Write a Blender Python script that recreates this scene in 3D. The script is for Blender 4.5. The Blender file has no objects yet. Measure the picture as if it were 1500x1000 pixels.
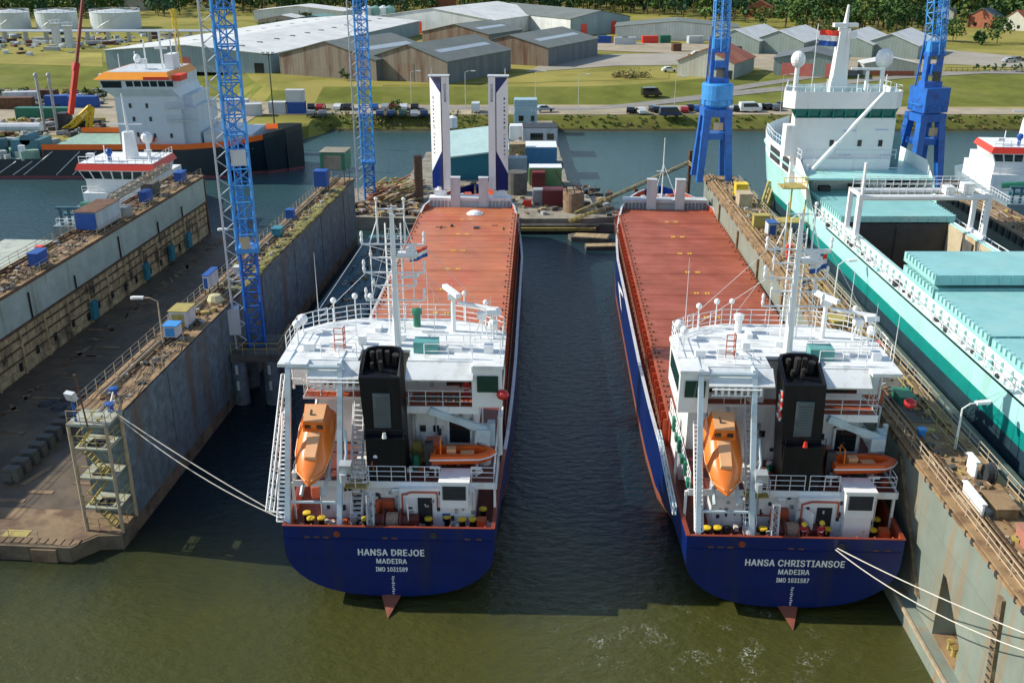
import bpy, math, random
import numpy as np
from mathutils import Vector, Matrix, Euler
R = math.radians
PI = math.pi
random.seed(7)
scn = bpy.context.scene
# ---------------------------------------------------------------- camera
CAM_H = 40.0
PITCH = 21.8
FPX = 1450.0
cam_d = bpy.data.cameras.new('camera')
cam_d.sensor_width = 36.0
cam_d.lens = 36.0 * FPX / 1500.0
cam_d.clip_start = 0.5
cam_d.clip_end = 4000
cam = bpy.data.objects.new('camera', cam_d)
scn.collection.objects.link(cam)
cam.location = (0, 0, CAM_H)
cam.rotation_euler = (R(90 - PITCH), 0, 0)
scn.camera = cam
# ---------------------------------------------------------------- light
SUN_EL, SUN_AZ = 35.0, -80.0      # azimuth measured clockwise from +Y (the view direction)
w = bpy.data.worlds.new('World')
scn.world = w
w.use_nodes = True
nt = w.node_tree
nt.nodes.clear()
sky = nt.nodes.new('ShaderNodeTexSky')
sky.sky_type = 'NISHITA'
sky.sun_disc = False
sky.sun_elevation = R(SUN_EL)
sky.sun_rotation = R(SUN_AZ)
sky.air_density = 1.0
sky.dust_density = 0.25
sky.ozone_density = 0.25
bg = nt.nodes.new('ShaderNodeBackground')
bg.inputs[1].default_value = 0.14
wo = nt.nodes.new('ShaderNodeOutputWorld')
nt.links.new(sky.outputs[0], bg.inputs[0])
nt.links.new(bg.outputs[0], wo.inputs[0])
sd = bpy.data.lights.new('sun', 'SUN')
sd.energy = 4.6
sd.angle = R(0.53)
sd.color = (1.0, 0.94, 0.82)
sun = bpy.data.objects.new('sun', sd)
scn.collection.objects.link(sun)
tos = Vector((math.sin(R(SUN_AZ)) * math.cos(R(SUN_EL)), math.cos(R(SUN_AZ)) * math.cos(R(SUN_EL)), math.sin(R(SUN_EL))))
sun.rotation_euler = (-tos).to_track_quat('-Z', 'Y').to_euler()
scn.view_settings.view_transform = 'Standard'
scn.view_settings.look = 'None'
scn.view_settings.exposure = 0.26
scn.view_settings.gamma = 1.0
scn.render.engine = 'CYCLES'
scn.cycles.max_bounces = 6
C = scn.collection

# ---------------------------------------------------------------- placing: pixel of the 1500 x 1000 photograph -> real point at height z
def G(px, py, z=0.0):
    v = (py - 500.0) / FPX
    zc = (CAM_H - z) / (math.sin(R(PITCH)) + v * math.cos(R(PITCH)))
    return Vector(((px - 750.0) / FPX * zc, zc * (math.cos(R(PITCH)) - v * math.sin(R(PITCH))), z))

# ---------------------------------------------------------------- materials
MATS = {}
def mat(name, col, rough=0.6, metal=0.0, var=0.12, scale=0.8, dirt=None, dirt_amt=0.0, dirt_scale=0.25, streak=False, bump=0.0, bump_scale=8.0, spec=0.5, dirt_lo=0.5, coords='Object', coat=0.0, plates=None):
    if name in MATS: return MATS[name]
    m = bpy.data.materials.new(name); m.use_nodes = True
    t = m.node_tree; N = t.nodes; L = t.links
    b = N['Principled BSDF']
    b.inputs['Roughness'].default_value = rough
    b.inputs['Metallic'].default_value = metal
    b.inputs['Specular IOR Level'].default_value = spec
    if coat: b.inputs['Coat Weight'].default_value = coat
    tc = N.new('ShaderNodeTexCoord')
    def noise(sc, det=5, vec=None):
        n = N.new('ShaderNodeTexNoise'); n.inputs['Scale'].default_value = sc; n.inputs['Detail'].default_value = det
        n.inputs['Roughness'].default_value = 0.62
        L.new(vec if vec else tc.outputs[coords], n.inputs['Vector']); return n
    c = list(col) + [1]
    last = None
    n1 = noise(scale)
    mr = N.new('ShaderNodeMapRange'); mr.inputs[1].default_value = 0.3; mr.inputs[2].default_value = 0.7
    mr.inputs[3].default_value = 1 - var; mr.inputs[4].default_value = 1 + var
    L.new(n1.outputs[0], mr.inputs[0])
    mx = N.new('ShaderNodeMix'); mx.data_type = 'RGBA'; mx.blend_type = 'MULTIPLY'; mx.inputs[0].default_value = 1
    mx.inputs[6].default_value = c
    L.new(mr.outputs[0], mx.inputs[7])
    last = mx.outputs[2]
    if dirt:
        vec = None
        if streak:
            mp = N.new('ShaderNodeMapping'); mp.inputs['Scale'].default_value = (1, 1, 0.12)
            L.new(tc.outputs[coords], mp.inputs[0]); vec = mp.outputs[0]
        n2 = noise(dirt_scale, 8, vec)
        m2 = N.new('ShaderNodeMapRange'); m2.inputs[1].default_value = dirt_lo; m2.inputs[2].default_value = dirt_lo + 0.14
        m2.inputs[3].default_value = 0; m2.inputs[4].default_value = dirt_amt
        L.new(n2.outputs[0], m2.inputs[0])
        x2 = N.new('ShaderNodeMix'); x2.data_type = 'RGBA'; x2.inputs[7].default_value = list(dirt) + [1]
        L.new(m2.outputs[0], x2.inputs[0]); L.new(last, x2.inputs[6]); last = x2.outputs[2]
    if plates:
        sp = N.new('ShaderNodeSeparateXYZ'); L.new(tc.outputs['Object'], sp.inputs[0]); ad = N.new('ShaderNodeMath'); ad.operation = 'ADD'
        L.new(sp.outputs[0], ad.inputs[0]); L.new(sp.outputs[1], ad.inputs[1]); cx = N.new('ShaderNodeCombineXYZ'); L.new(ad.outputs[0], cx.inputs[0]); L.new(sp.outputs[2], cx.inputs[1])
        bk = N.new('ShaderNodeTexBrick'); bk.inputs['Scale'].default_value = 1; bk.inputs['Brick Width'].default_value = plates[0]; bk.inputs['Row Height'].default_value = plates[1]; bk.inputs['Mortar Size'].default_value = plates[3] if len(plates) > 3 else .03; bk.inputs['Mortar Smooth'].default_value = .4
        v0 = 1 - plates[2]; bk.inputs['Color1'].default_value = (1, 1, 1, 1); bk.inputs['Color2'].default_value = (.93, .93, .93, 1); bk.inputs['Mortar'].default_value = (v0, v0, v0, 1); L.new(cx.outputs[0], bk.inputs['Vector'])
        x3 = N.new('ShaderNodeMix'); x3.data_type = 'RGBA'; x3.blend_type = 'MULTIPLY'; x3.inputs[0].default_value = 1; L.new(last, x3.inputs[6]); L.new(bk.outputs['Color'], x3.inputs[7]); last = x3.outputs[2]
    L.new(last, b.inputs['Base Color'])
    if bump:
        n3 = noise(bump_scale, 4)
        bp = N.new('ShaderNodeBump'); bp.inputs['Strength'].default_value = bump; bp.inputs['Distance'].default_value = 0.1
        L.new(n3.outputs[0], bp.inputs['Height']); L.new(bp.outputs[0], b.inputs['Normal'])
    MATS[name] = m
    return m

RUST = (0.16, 0.07, 0.03)
M_white = mat('white paint', (0.82, 0.83, 0.82), 0.4, var=0.04, dirt=(0.40, 0.28, 0.19), dirt_amt=0.4, dirt_scale=1.3, streak=True, dirt_lo=0.57)
M_white2 = mat('deck white paint', (0.74, 0.76, 0.75), 0.55, var=0.07, dirt=(0.45, 0.45, 0.42), dirt_amt=0.5, dirt_scale=1.1, dirt_lo=0.5)
M_navy = mat('navy hull paint', (0.001, 0.014, 0.125), 0.28, var=0.15, scale=0.5, dirt=(0.022, 0.026, 0.06), dirt_amt=0.6, dirt_scale=0.7, streak=True, dirt_lo=0.52, plates=(5.5, 1.6, .3))
M_boot = mat('red brown antifouling', (0.24, 0.075, 0.045), 0.6, var=0.2)
M_hatch = mat('red brown hatch paint', (0.345, 0.082, 0.036), 0.5, var=0.2, scale=0.3, dirt=(0.42, 0.12, 0.075), dirt_amt=0.5, dirt_scale=0.3, dirt_lo=0.48)
M_hatch2 = mat('weathered orange brown hatch paint', (0.50, 0.155, 0.062), 0.42, var=0.2, scale=0.3, dirt=(0.50, 0.10, 0.045), dirt_amt=0.7, dirt_scale=0.14, dirt_lo=0.5)
M_deck = mat('red brown deck', (0.16, 0.035, 0.025), 0.6, var=0.25, scale=1.5, dirt=(0.06, 0.03, 0.02), dirt_amt=0.7, dirt_scale=0.9)
M_redor = mat('orange red primer', (0.48, 0.085, 0.03), 0.5, var=0.15, dirt=(0.2, 0.05, 0.02), dirt_amt=0.5, dirt_scale=1.2)
M_black = mat('black paint', (0.005, 0.006, 0.009), 0.4, var=0.2, spec=0.3, dirt=(0.02, 0.02, 0.024), dirt_amt=0.35, dirt_scale=1.5, streak=True)
M_dark = mat('dark steel', (0.035, 0.038, 0.042), 0.6, var=0.3)
M_glass = mat('dark window glass', (0.010, 0.020, 0.022), 0.08, var=0.1, spec=0.8)
M_orange = mat('orange lifeboat plastic', (0.85, 0.20, 0.02), 0.33, var=0.06, coat=0.3, dirt=(0.6, 0.3, 0.14), dirt_amt=0.3, dirt_scale=1.4, dirt_lo=0.55)
M_rescue = mat('red orange boat tube', (0.82, 0.13, 0.015), 0.4, var=0.08)
M_rim = mat('dark red brown bulwark paint', (0.24, 0.045, 0.022), 0.5, var=0.15)
M_orange2 = mat('pale orange lifeboat roof', (0.80, 0.42, 0.20), 0.5, var=0.06)
M_yellow = mat('yellow paint', (0.75, 0.52, 0.03), 0.5, var=0.15, dirt=RUST, dirt_amt=0.5, dirt_scale=1.3, dirt_lo=0.55)
M_dullyel = mat('dull yellow rail paint', (0.42, 0.34, 0.09), 0.6, var=0.2, dirt=RUST, dirt_amt=0.7, dirt_scale=0.8)
M_green = mat('green paint', (0.02, 0.17, 0.10), 0.5, var=0.2)
M_red = mat('red paint', (0.50, 0.02, 0.02), 0.45, var=0.15)
M_suit = mat('red coverall cloth', (0.42, 0.02, 0.025), 0.85, var=0.2)
M_skin = mat('skin', (0.42, 0.23, 0.15), 0.6)
M_grey = mat('grey paint', (0.36, 0.38, 0.38), 0.5, var=0.1, dirt=(0.2, 0.17, 0.13), dirt_amt=0.4, dirt_scale=1)
M_lgrey = mat('light grey paint', (0.55, 0.58, 0.60), 0.5, var=0.06, dirt=(0.3, 0.29, 0.27), dirt_amt=0.35, dirt_scale=0.9, streak=True)
M_dockgrey = mat('pale green grey dock plating', (0.21, 0.245, 0.205), 0.7, var=0.14, scale=0.35, dirt=(0.30, 0.17, 0.075), dirt_amt=0.7, dirt_scale=0.9, streak=True, dirt_lo=0.52, plates=(7, 2.4, .25))
M_dockband = mat('pale grey dock top plating', (0.44, 0.48, 0.41), 0.7, var=0.16, scale=0.5, dirt=(0.2, 0.17, 0.11), dirt_amt=0.6, dirt_scale=0.7, streak=True, dirt_lo=0.54, plates=(6, 1.85, .2))
M_dockblue = mat('worn blue grey dock plating', (0.115, 0.16, 0.18), 0.65, var=0.45, scale=1.1, dirt=(0.12, 0.085, 0.055), dirt_amt=0.8, dirt_scale=0.4, streak=True, dirt_lo=0.5, bump=0.3, bump_scale=2, plates=(4, 2.4, .25))
M_docklow = mat('stained dock side plating', (0.56, 0.40, 0.22), 0.8, var=0.45, scale=1.1, dirt=(0.05, 0.045, 0.035), dirt_amt=0.9, dirt_scale=0.35, dirt_lo=0.5, bump=0.3, bump_scale=1.5, plates=(2.6, .95, .5, .05))
M_dockfloor = mat('wet muddy dock floor', (0.095, 0.07, 0.045), 0.6, var=0.45, scale=0.5, dirt=(0.17, 0.12, 0.065), dirt_amt=0.8, dirt_scale=0.16, dirt_lo=0.52, bump=0.3, bump_scale=1.2)
M_dockapron = mat('rusty sandy pontoon deck', (0.23, 0.155, 0.085), 0.8, var=0.3, scale=0.4, dirt=(0.10, 0.05, 0.03), dirt_amt=0.8, dirt_scale=0.5, dirt_lo=0.47)
M_docktop = mat('rusty brown dock top deck', (0.31, 0.20, 0.10), 0.8, var=0.25, scale=0.6, dirt=(0.15, 0.085, 0.045), dirt_amt=0.85, dirt_scale=0.7, dirt_lo=0.48)
M_moss = mat('moss and weeds on dock top', (0.19, 0.17, 0.05), 0.9, var=0.4, scale=1.0, dirt=(0.30, 0.27, 0.08), dirt_amt=0.7, dirt_scale=1.2)
M_rust = mat('rusted steel', (0.15, 0.07, 0.035), 0.8, var=0.35, scale=1.5, dirt=(0.05, 0.03, 0.02), dirt_amt=0.7, dirt_scale=1)
M_rail = mat('rusty pale handrail', (0.42, 0.33, 0.22), 0.7, var=0.2, scale=2)
M_blue = mat('crane blue paint', (0.014, 0.135, 0.50), 0.42, var=0.12, scale=1, dirt=(0.02, 0.05, 0.2), dirt_amt=0.5, dirt_scale=1.3)
M_ltblue = mat('light crane blue paint', (0.05, 0.28, 0.66), 0.42, var=0.12)
M_boxblue = mat('blue box paint', (0.01, 0.08, 0.34), 0.5, var=0.15, dirt=RUST, dirt_amt=0.4, dirt_scale=1.5, dirt_lo=0.58)
M_galv = mat('galvanised steel', (0.52, 0.55, 0.57), 0.45, 0.3, var=0.15)
M_teal = mat('light teal ship paint', (0.40, 0.74, 0.70), 0.45, var=0.08, scale=0.4, dirt=(0.3, 0.5, 0.42), dirt_amt=0.5, dirt_scale=0.6, streak=True, plates=(6, 1.7, .15))
M_tealdk = mat('dark teal ship paint', (0.0, 0.22, 0.19), 0.45, var=0.12)
M_antif = mat('dark blue antifouling', (0.004, 0.024, 0.04), 0.7, var=0.3, scale=0.9, dirt=(0.012, 0.045, 0.05), dirt_amt=0.6, dirt_scale=0.5)
M_tealcov = mat('teal hatch cover paint', (0.27, 0.56, 0.55), 0.5, var=0.1, scale=0.4, dirt=(0.36, 0.60, 0.57), dirt_amt=0.6, dirt_scale=0.35, plates=(2.9, 50, .14))
M_tealdeep = mat('deep teal glass', (0.0, 0.10, 0.09), 0.12, var=0.2)
M_hold = mat('rusty cargo hold plating', (0.50, 0.42, 0.28), 0.75, var=0.15, dirt=(0.4, 0.2, 0.08), dirt_amt=0.6, dirt_scale=0.4, streak=True)
M_concrete = mat('stained concrete', (0.27, 0.245, 0.19), 0.9, var=0.3, scale=0.4, dirt=(0.13, 0.11, 0.07), dirt_amt=0.7, dirt_scale=0.5)
M_conc_dk = mat('dark wet concrete', (0.11, 0.105, 0.09), 0.8, var=0.3, scale=0.7, dirt=(0.04, 0.04, 0.035), dirt_amt=0.7, dirt_scale=0.5)
M_wood = mat('weathered timber', (0.38, 0.29, 0.16), 0.85, var=0.35, scale=1.5, dirt=(0.2, 0.13, 0.06), dirt_amt=0.7, dirt_scale=1)
M_hullblk = mat('black hull paint', (0.006, 0.016, 0.026), 0.4, var=0.3, scale=0.3)
M_hullor = mat('bright orange band paint', (0.9, 0.15, 0.01), 0.45, var=0.06)
M_bridgeor = mat('amber bridge roof paint', (0.85, 0.30, 0.01), 0.45, var=0.06)
M_redband = mat('signal red paint', (0.75, 0.045, 0.02), 0.45, var=0.06)
M_rope = mat('pale mooring rope', (0.62, 0.58, 0.5), 0.9, var=0.15)
M_tyre = mat('black rubber', (0.015, 0.015, 0.015), 0.9)
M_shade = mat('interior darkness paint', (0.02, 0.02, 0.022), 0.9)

def foliage(name, c1, c2):
    if name in MATS: return MATS[name]
    m = bpy.data.materials.new(name); m.use_nodes = True
    t = m.node_tree; N = t.nodes; L = t.links; b = N['Principled BSDF']
    b.inputs['Roughness'].default_value = 0.75; b.inputs['Specular IOR Level'].default_value = 0.2
    g = N.new('ShaderNodeNewGeometry'); mx = N.new('ShaderNodeMix'); mx.data_type = 'RGBA'
    mx.inputs[6].default_value = list(c1) + [1]; mx.inputs[7].default_value = list(c2) + [1]
    L.new(g.outputs['Random Per Island'], mx.inputs[0]); L.new(mx.outputs[2], b.inputs['Base Color'])
    MATS[name] = m; return m
F1 = foliage('dark green leaves', (0.028, 0.068, 0.02), (0.075, 0.145, 0.04))
F2 = foliage('mid green leaves', (0.055, 0.105, 0.024), (0.125, 0.20, 0.05))
F3 = foliage('olive green leaves', (0.06, 0.085, 0.018), (0.13, 0.165, 0.04))
F4 = foliage('blue green leaves', (0.02, 0.06, 0.034), (0.045, 0.12, 0.058))
M_bark = mat('bark', (0.09, 0.065, 0.04), 0.9, var=0.3)

# ---------------------------------------------------------------- mesh builder
class B:
    def __init__(s): s.v = []; s.f = []; s.m = []; s.c = 0; s.T = None
    def add(s, vs, fs, mi=None):
        n = len(s.v)
        if s.T is not None: vs = [s.T @ Vector(p) for p in vs]
        s.v += [tuple(p) for p in vs]; s.f += [tuple(i + n for i in f) for f in fs]
        s.m += [s.c if mi is None else mi] * len(fs); return s
    def box(s, x0, x1, y0, y1, z0, z1, mi=None):
        vs = [(x0, y0, z0), (x1, y0, z0), (x1, y1, z0), (x0, y1, z0), (x0, y0, z1), (x1, y0, z1), (x1, y1, z1), (x0, y1, z1)]
        return s.add(vs, [(0, 3, 2, 1), (4, 5, 6, 7), (0, 1, 5, 4), (1, 2, 6, 5), (2, 3, 7, 6), (3, 0, 4, 7)], mi)
    def cb(s, c, d, rz=0, rx=0, ry=0, mi=None):     # centred box with rotation
        e = Euler((rx, ry, rz)).to_matrix(); c = Vector(c)
        vs = [c + e @ Vector((a * d[0] / 2, b * d[1] / 2, g * d[2] / 2)) for a, b, g in ((-1, -1, -1), (1, -1, -1), (1, 1, -1), (-1, 1, -1), (-1, -1, 1), (1, -1, 1), (1, 1, 1), (-1, 1, 1))]
        return s.add(vs, [(0, 3, 2, 1), (4, 5, 6, 7), (0, 1, 5, 4), (1, 2, 6, 5), (2, 3, 7, 6), (3, 0, 4, 7)], mi)
    def tube(s, p, q, r, n=5, r2=None, mi=None, cap=True):
        p = Vector(p); q = Vector(q); d = q - p
        if d.length < 1e-6: return s
        r2 = r if r2 is None else r2
        a = d.normalized().orthogonal().normalized(); b = d.normalized().cross(a)
        vs = []
        for k in range(n):
            t = 2 * PI * (k + 0.5) / n; o = a * math.cos(t) + b * math.sin(t)
            vs += [p + o * r, q + o * r2]
        fs = [(2 * k, 2 * ((k + 1) % n), 2 * ((k + 1) % n) + 1, 2 * k + 1) for k in range(n)]
        if cap: fs += [tuple(2 * k for k in range(n))[::-1], tuple(2 * k + 1 for k in range(n))]
        return s.add(vs, fs, mi)
    def path(s, pts, r, n=5, mi=None):
        for a, b in zip(pts[:-1], pts[1:]): s.tube(a, b, r, n, mi=mi)
        return s
    def prism(s, poly, z0, z1, mi=None, top=None):
        n = len(poly); top = top or poly
        vs = [(p[0], p[1], z0) for p in poly] + [(p[0], p[1], z1) for p in top]
        fs = [tuple(range(n))[::-1], tuple(range(n, 2 * n))] + [(k, (k + 1) % n, (k + 1) % n + n, k + n) for k in range(n)]
        return s.add(vs, fs, mi)
    def extrude(s, prof, axis, a0, a1, mi=None):   # profile (u,w) in the plane across an axis; 'x': (y,z), 'y': (x,z)
        n = len(prof)
        P = (lambda a, u, w: (a, u, w)) if axis == 'x' else (lambda a, u, w: (u, a, w))
        vs = [P(a0, *p) for p in prof] + [P(a1, *p) for p in prof]
        fs = [tuple(range(n)), tuple(range(n, 2 * n))[::-1]] + [((k + 1) % n, k, k + n, (k + 1) % n + n) for k in range(n)]
        return s.add(vs, fs, mi)
    def lathe(s, prof, c=(0, 0, 0), n=12, mi=None):
        vs = []; c = Vector(c)
        for (r, z) in prof:
            for k in range(n):
                t = 2 * PI * k / n; vs.append(c + Vector((r * math.cos(t), r * math.sin(t), z)))
        fs = []
        for j in range(len(prof) - 1):
            for k in range(n):
                k2 = (k + 1) % n; fs.append((j * n + k, j * n + k2, (j + 1) * n + k2, (j + 1) * n + k))
        fs.append(tuple(range(n))[::-1]); fs.append(tuple((len(prof) - 1) * n + k for k in range(n)))
        return s.add(vs, fs, mi)
    def ball(s, c, r, n=8, sz=1.0, mi=None):
        prof = [(max(0.02 * r, r * math.sin(PI * k / (n // 2 + 1))), -r * sz * math.cos(PI * k / (n // 2 + 1))) for k in range(n // 2 + 2)]
        return s.lathe(prof, c, n, mi)
    def sheet(s, rows, mi=None):                    # grid of points
        n = len(rows[0]); vs = [p for r_ in rows for p in r_]
        fs = [(j * n + k, j * n + k + 1, (j + 1) * n + k + 1, (j + 1) * n + k) for j in range(len(rows) - 1) for k in range(n - 1)]
        return s.add(vs, fs, mi)
    def rail(s, pts, h=1.1, sp=1.5, r=0.03, n=2, closed=False, mi=None):
        pts = [Vector(p) for p in pts]
        if closed: pts = pts + [pts[0]]
        for a, b in zip(pts[:-1], pts[1:]):
            for k in range(1, n + 1):
                z = Vector((0, 0, h * k / n)); s.tube(a + z, b + z, r, 4, mi=mi, cap=False)
            L_ = (b - a).length; m = max(1, round(L_ / sp))
            for i in range(m + 1):
                p = a.lerp(b, i / m); s.tube(p, p + Vector((0, 0, h)), r, 4, mi=mi, cap=False)
        return s
    def truss(s, a, b, w, h, r=0.05, seg=1.2, mi=None, up=(0, 0, 1)):   # four-chord lattice from a to b
        a = Vector(a); b = Vector(b); d = (b - a).normalized(); u = Vector(up)
        x = d.cross(u).normalized(); y = x.cross(d).normalized()
        L_ = (b - a).length; m = max(1, round(L_ / seg))
        cs = [x * w / 2 + y * h / 2, -x * w / 2 + y * h / 2, -x * w / 2 - y * h / 2, x * w / 2 - y * h / 2]
        for c_ in cs: s.tube(a + c_, b + c_, r, 4, mi=mi, cap=False)
        for i in range(m + 1):
            p = a.lerp(b, i / m)
            for k in range(4):
                s.tube(p + cs[k], p + cs[(k + 1) % 4], r * 0.55, 3, mi=mi, cap=False)
                if i < m:
                    q = a.lerp(b, (i + 1) / m); j = (k + 1) % 4
                    if i % 2: s.tube(p + cs[k], q + cs[j], r * 0.55, 3, mi=mi, cap=False)
                    else: s.tube(p + cs[j], q + cs[k], r * 0.55, 3, mi=mi, cap=False)
        return s
    def build(s, name, mats, parent=None, smooth=False, loc=None, rot=None):
        me = bpy.data.meshes.new(name)
        me.from_pydata(s.v, [], s.f)
        for m_ in (mats if isinstance(mats, (list, tuple)) else [mats]): me.materials.append(m_)
        me.polygons.foreach_set('material_index', s.m)
        if smooth: me.polygons.foreach_set('use_smooth', [True] * len(s.f))
        me.update()
        o = bpy.data.objects.new(name, me); C.objects.link(o)
        if parent is not None: o.parent = parent
        if loc is not None: o.location = loc
        if rot is not None: o.rotation_euler = rot
        return o

def tag(o, label=None, cat=None, group=None, kind=None):
    if label: o['label'] = label
    if cat: o['category'] = cat
    if group: o['group'] = group
    if kind: o['kind'] = kind
    return o
def thing(name, label, cat, loc=(0, 0, 0), rz=0.0, group=None):
    o = bpy.data.objects.new(name, None); C.objects.link(o)
    o.location = loc; o.rotation_euler = (0, 0, rz); o.empty_display_size = 0.2
    return tag(o, label, cat, group)
def kids(o): return [c for c in bpy.data.objects if c.parent == o]
def dup(root, loc, rz=None, label=None):
    r = root.copy(); C.objects.link(r); r.location = loc
    if rz is not None: r.rotation_euler = (0, 0, rz)
    if label: r['label'] = label
    for ch in kids(root):
        c = ch.copy(); C.objects.link(c); c.parent = r
        for g in kids(ch):
            d = g.copy(); C.objects.link(d); d.parent = c
    return r
class Frame:                                        # local frame: origin, heading
    def __init__(s, x, y, rz): s.o = Vector((x, y, 0)); s.rz = rz; s.M = Matrix.Translation(s.o) @ Matrix.Rotation(rz, 4, 'Z')
    def p(s, u, v, z=0): return s.M @ Vector((u, v, z))
try: SANS = bpy.data.fonts.load(bpy.utils.system_resource('DATAFILES', path='fonts') + '/Inter.woff2')   # Blender's own interface font
except Exception: SANS = None
def text_mesh(txt, size, name, m, parent, loc, rot, offset=0.012, align='CENTER', extrude=0.004, spacing=1.0, fit=None):
    cu = bpy.data.curves.new(name, 'FONT'); cu.body = txt; cu.size = size; cu.align_x = align; cu.align_y = 'CENTER'
    if SANS: cu.font = SANS
    cu.offset = offset * size; cu.extrude = extrude; cu.space_character = spacing; cu.resolution_u = 3
    tmp = bpy.data.objects.new('tmp', cu); C.objects.link(tmp)
    dg = bpy.context.evaluated_depsgraph_get()
    me = bpy.data.meshes.new_from_object(tmp.evaluated_get(dg))
    C.objects.unlink(tmp); bpy.data.objects.remove(tmp)
    me.materials.clear(); me.materials.append(m)
    if fit:                                         # fit = (width, capital height) in metres
        vx = [v.co.x for v in me.vertices]; vy = [v.co.y for v in me.vertices]
        me.transform(Matrix.Diagonal((fit[0] / (max(vx) - min(vx)), fit[1] / (max(vy) - min(vy)), 1, 1)))
        V0 = [tuple(v.co) for v in me.vertices]; F0 = [tuple(p.vertices) for p in me.polygons]; V = []; F = []; w_ = fit[1] * .045
        for i, (dx, dy) in enumerate(((0, 0), (w_, 0), (-w_, 0), (0, w_ * .6), (0, -w_ * .6))):   # heavier strokes
            F += [tuple(q + len(V) for q in f) for f in F0]; V += [(x + dx, y + dy, z + .0015 * i) for x, y, z in V0]
        me = bpy.data.meshes.new(name); me.from_pydata(V, [], F); me.materials.append(m)
    o = bpy.data.objects.new(name, me); C.objects.link(o)
    if parent is not None: o.parent = parent
    o.location = loc; o.rotation_euler = rot
    return o
def smooth01(t):
    t = min(1, max(0, t)); return t * t * (3 - 2 * t)
def lerp(a, b, t): return a + (b - a) * t
# ================================================================ water
def water_mat():
    m = bpy.data.materials.new('river water'); m.use_nodes = True
    t = m.node_tree; N = t.nodes; L = t.links; b = N['Principled BSDF']
    tc = N.new('ShaderNodeTexCoord')
    n0 = N.new('ShaderNodeTexNoise'); n0.inputs['Scale'].default_value = 0.035; n0.inputs['Detail'].default_value = 4
    L.new(tc.outputs['Object'], n0.inputs['Vector'])
    mx = N.new('ShaderNodeMix'); mx.data_type = 'RGBA'
    mx.inputs[6].default_value = (0.044, 0.050, 0.010, 1); mx.inputs[7].default_value = (0.082, 0.080, 0.022, 1)
    L.new(n0.outputs[0], mx.inputs[0])
    # silty near mouth; basin darkened to hide shadow edges, far blue paints sky reflection
    sp = N.new('ShaderNodeSeparateXYZ'); L.new(tc.outputs['Object'], sp.inputs[0])
    nz = N.new('ShaderNodeTexNoise'); nz.inputs['Scale'].default_value = 0.09; nz.inputs['Detail'].default_value = 5
    L.new(tc.outputs['Object'], nz.inputs['Vector'])
    ad = N.new('ShaderNodeMath'); ad.operation = 'MULTIPLY_ADD'; ad.inputs[1].default_value = 22; L.new(nz.outputs[0], ad.inputs[0]); L.new(sp.outputs[1], ad.inputs[2])
    mr = N.new('ShaderNodeMapRange'); mr.inputs[1].default_value = 62; mr.inputs[2].default_value = 78; L.new(ad.outputs[0], mr.inputs[0])
    m2 = N.new('ShaderNodeMix'); m2.data_type = 'RGBA'; m2.inputs[7].default_value = (0.003, 0.013, 0.02, 1)
    L.new(mr.outputs[0], m2.inputs[0]); L.new(mx.outputs[2], m2.inputs[6])
    mr3 = N.new('ShaderNodeMapRange'); mr3.inputs[1].default_value = 125; mr3.inputs[2].default_value = 185; L.new(ad.outputs[0], mr3.inputs[0])
    m3 = N.new('ShaderNodeMix'); m3.data_type = 'RGBA'; m3.inputs[7].default_value = (0.038, 0.092, 0.10, 1); L.new(mr3.outputs[0], m3.inputs[0]); L.new(m2.outputs[2], m3.inputs[6])
    L.new(m3.outputs[2], b.inputs['Base Color'])
    b.inputs['Roughness'].default_value = 0.12; b.inputs['IOR'].default_value = 1.33
    n1 = N.new('ShaderNodeTexNoise'); n1.inputs['Scale'].default_value = 0.9; n1.inputs['Detail'].default_value = 6; n1.inputs['Roughness'].default_value = 0.6
    mp = N.new('ShaderNodeMapping'); mp.inputs['Scale'].default_value = (1, 1.7, 1); L.new(tc.outputs['Object'], mp.inputs[0]); L.new(mp.outputs[0], n1.inputs['Vector'])
    bp = N.new('ShaderNodeBump'); bp.inputs['Strength'].default_value = 0.8; bp.inputs['Distance'].default_value = 0.26
    L.new(n1.outputs[0], bp.inputs['Height']); L.new(bp.outputs[0], b.inputs['Normal'])
    return m
wb = B(); wb.add([(-900, -60, 0), (900, -60, 0), (900, 245, 0), (-900, 245, 0)], [(0, 1, 2, 3)])
tag(wb.build('water', water_mat()), kind='structure')
bb_ = B(); bb_.box(-900, 900, -60, 250, -9, -8)
tag(bb_.build('river_bed', M_conc_dk), kind='structure')

# ================================================================ land
def shore(x): return lerp(197, 229, smooth01((x + 54) / 12))
def flat_end(x): return lerp(276, lerp(253, 250, smooth01((x - 30) / 50)), smooth01((x + 95) / 35))
def crest(x): return lerp(335, lerp(271, 300, smooth01((x - 15) / 70)), smooth01((x + 95) / 35))
def H(x, y):
    s = y - shore(x)
    if s < 0: return max(-6, s * 0.5 - 0.5)
    if s < 6.8: return -0.5 + 3.2 * smooth01(s / 6.8)
    a, b = flat_end(x), crest(x)
    z = 2.7
    if y > a: z = lerp(2.7, 5.2, smooth01((y - a) / (b - a)))
    return z
def drape(name, A, Bp, mt, dz=0.1, nv=6, sub=3.0, label=None):     # strip between two polylines
    rows = []
    for (a0, b0), (a1, b1) in zip(zip(A[:-1], Bp[:-1]), zip(A[1:], Bp[1:])):
        m = max(1, int((Vector(a1) - Vector(a0)).length / sub))
        for i in range(m + (1 if a1 is A[-1] else 0)):
            t = i / m; p = Vector(a0).lerp(Vector(a1), t); q = Vector(b0).lerp(Vector(b1), t)
            rows.append([(lambda r: (r.x, r.y, H(r.x, r.y) + dz))(p.lerp(q, k / nv)) for k in range(nv + 1)])
    b = B(); b.sheet(rows); o = b.build(name, mt); return tag(o, kind='structure')
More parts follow.
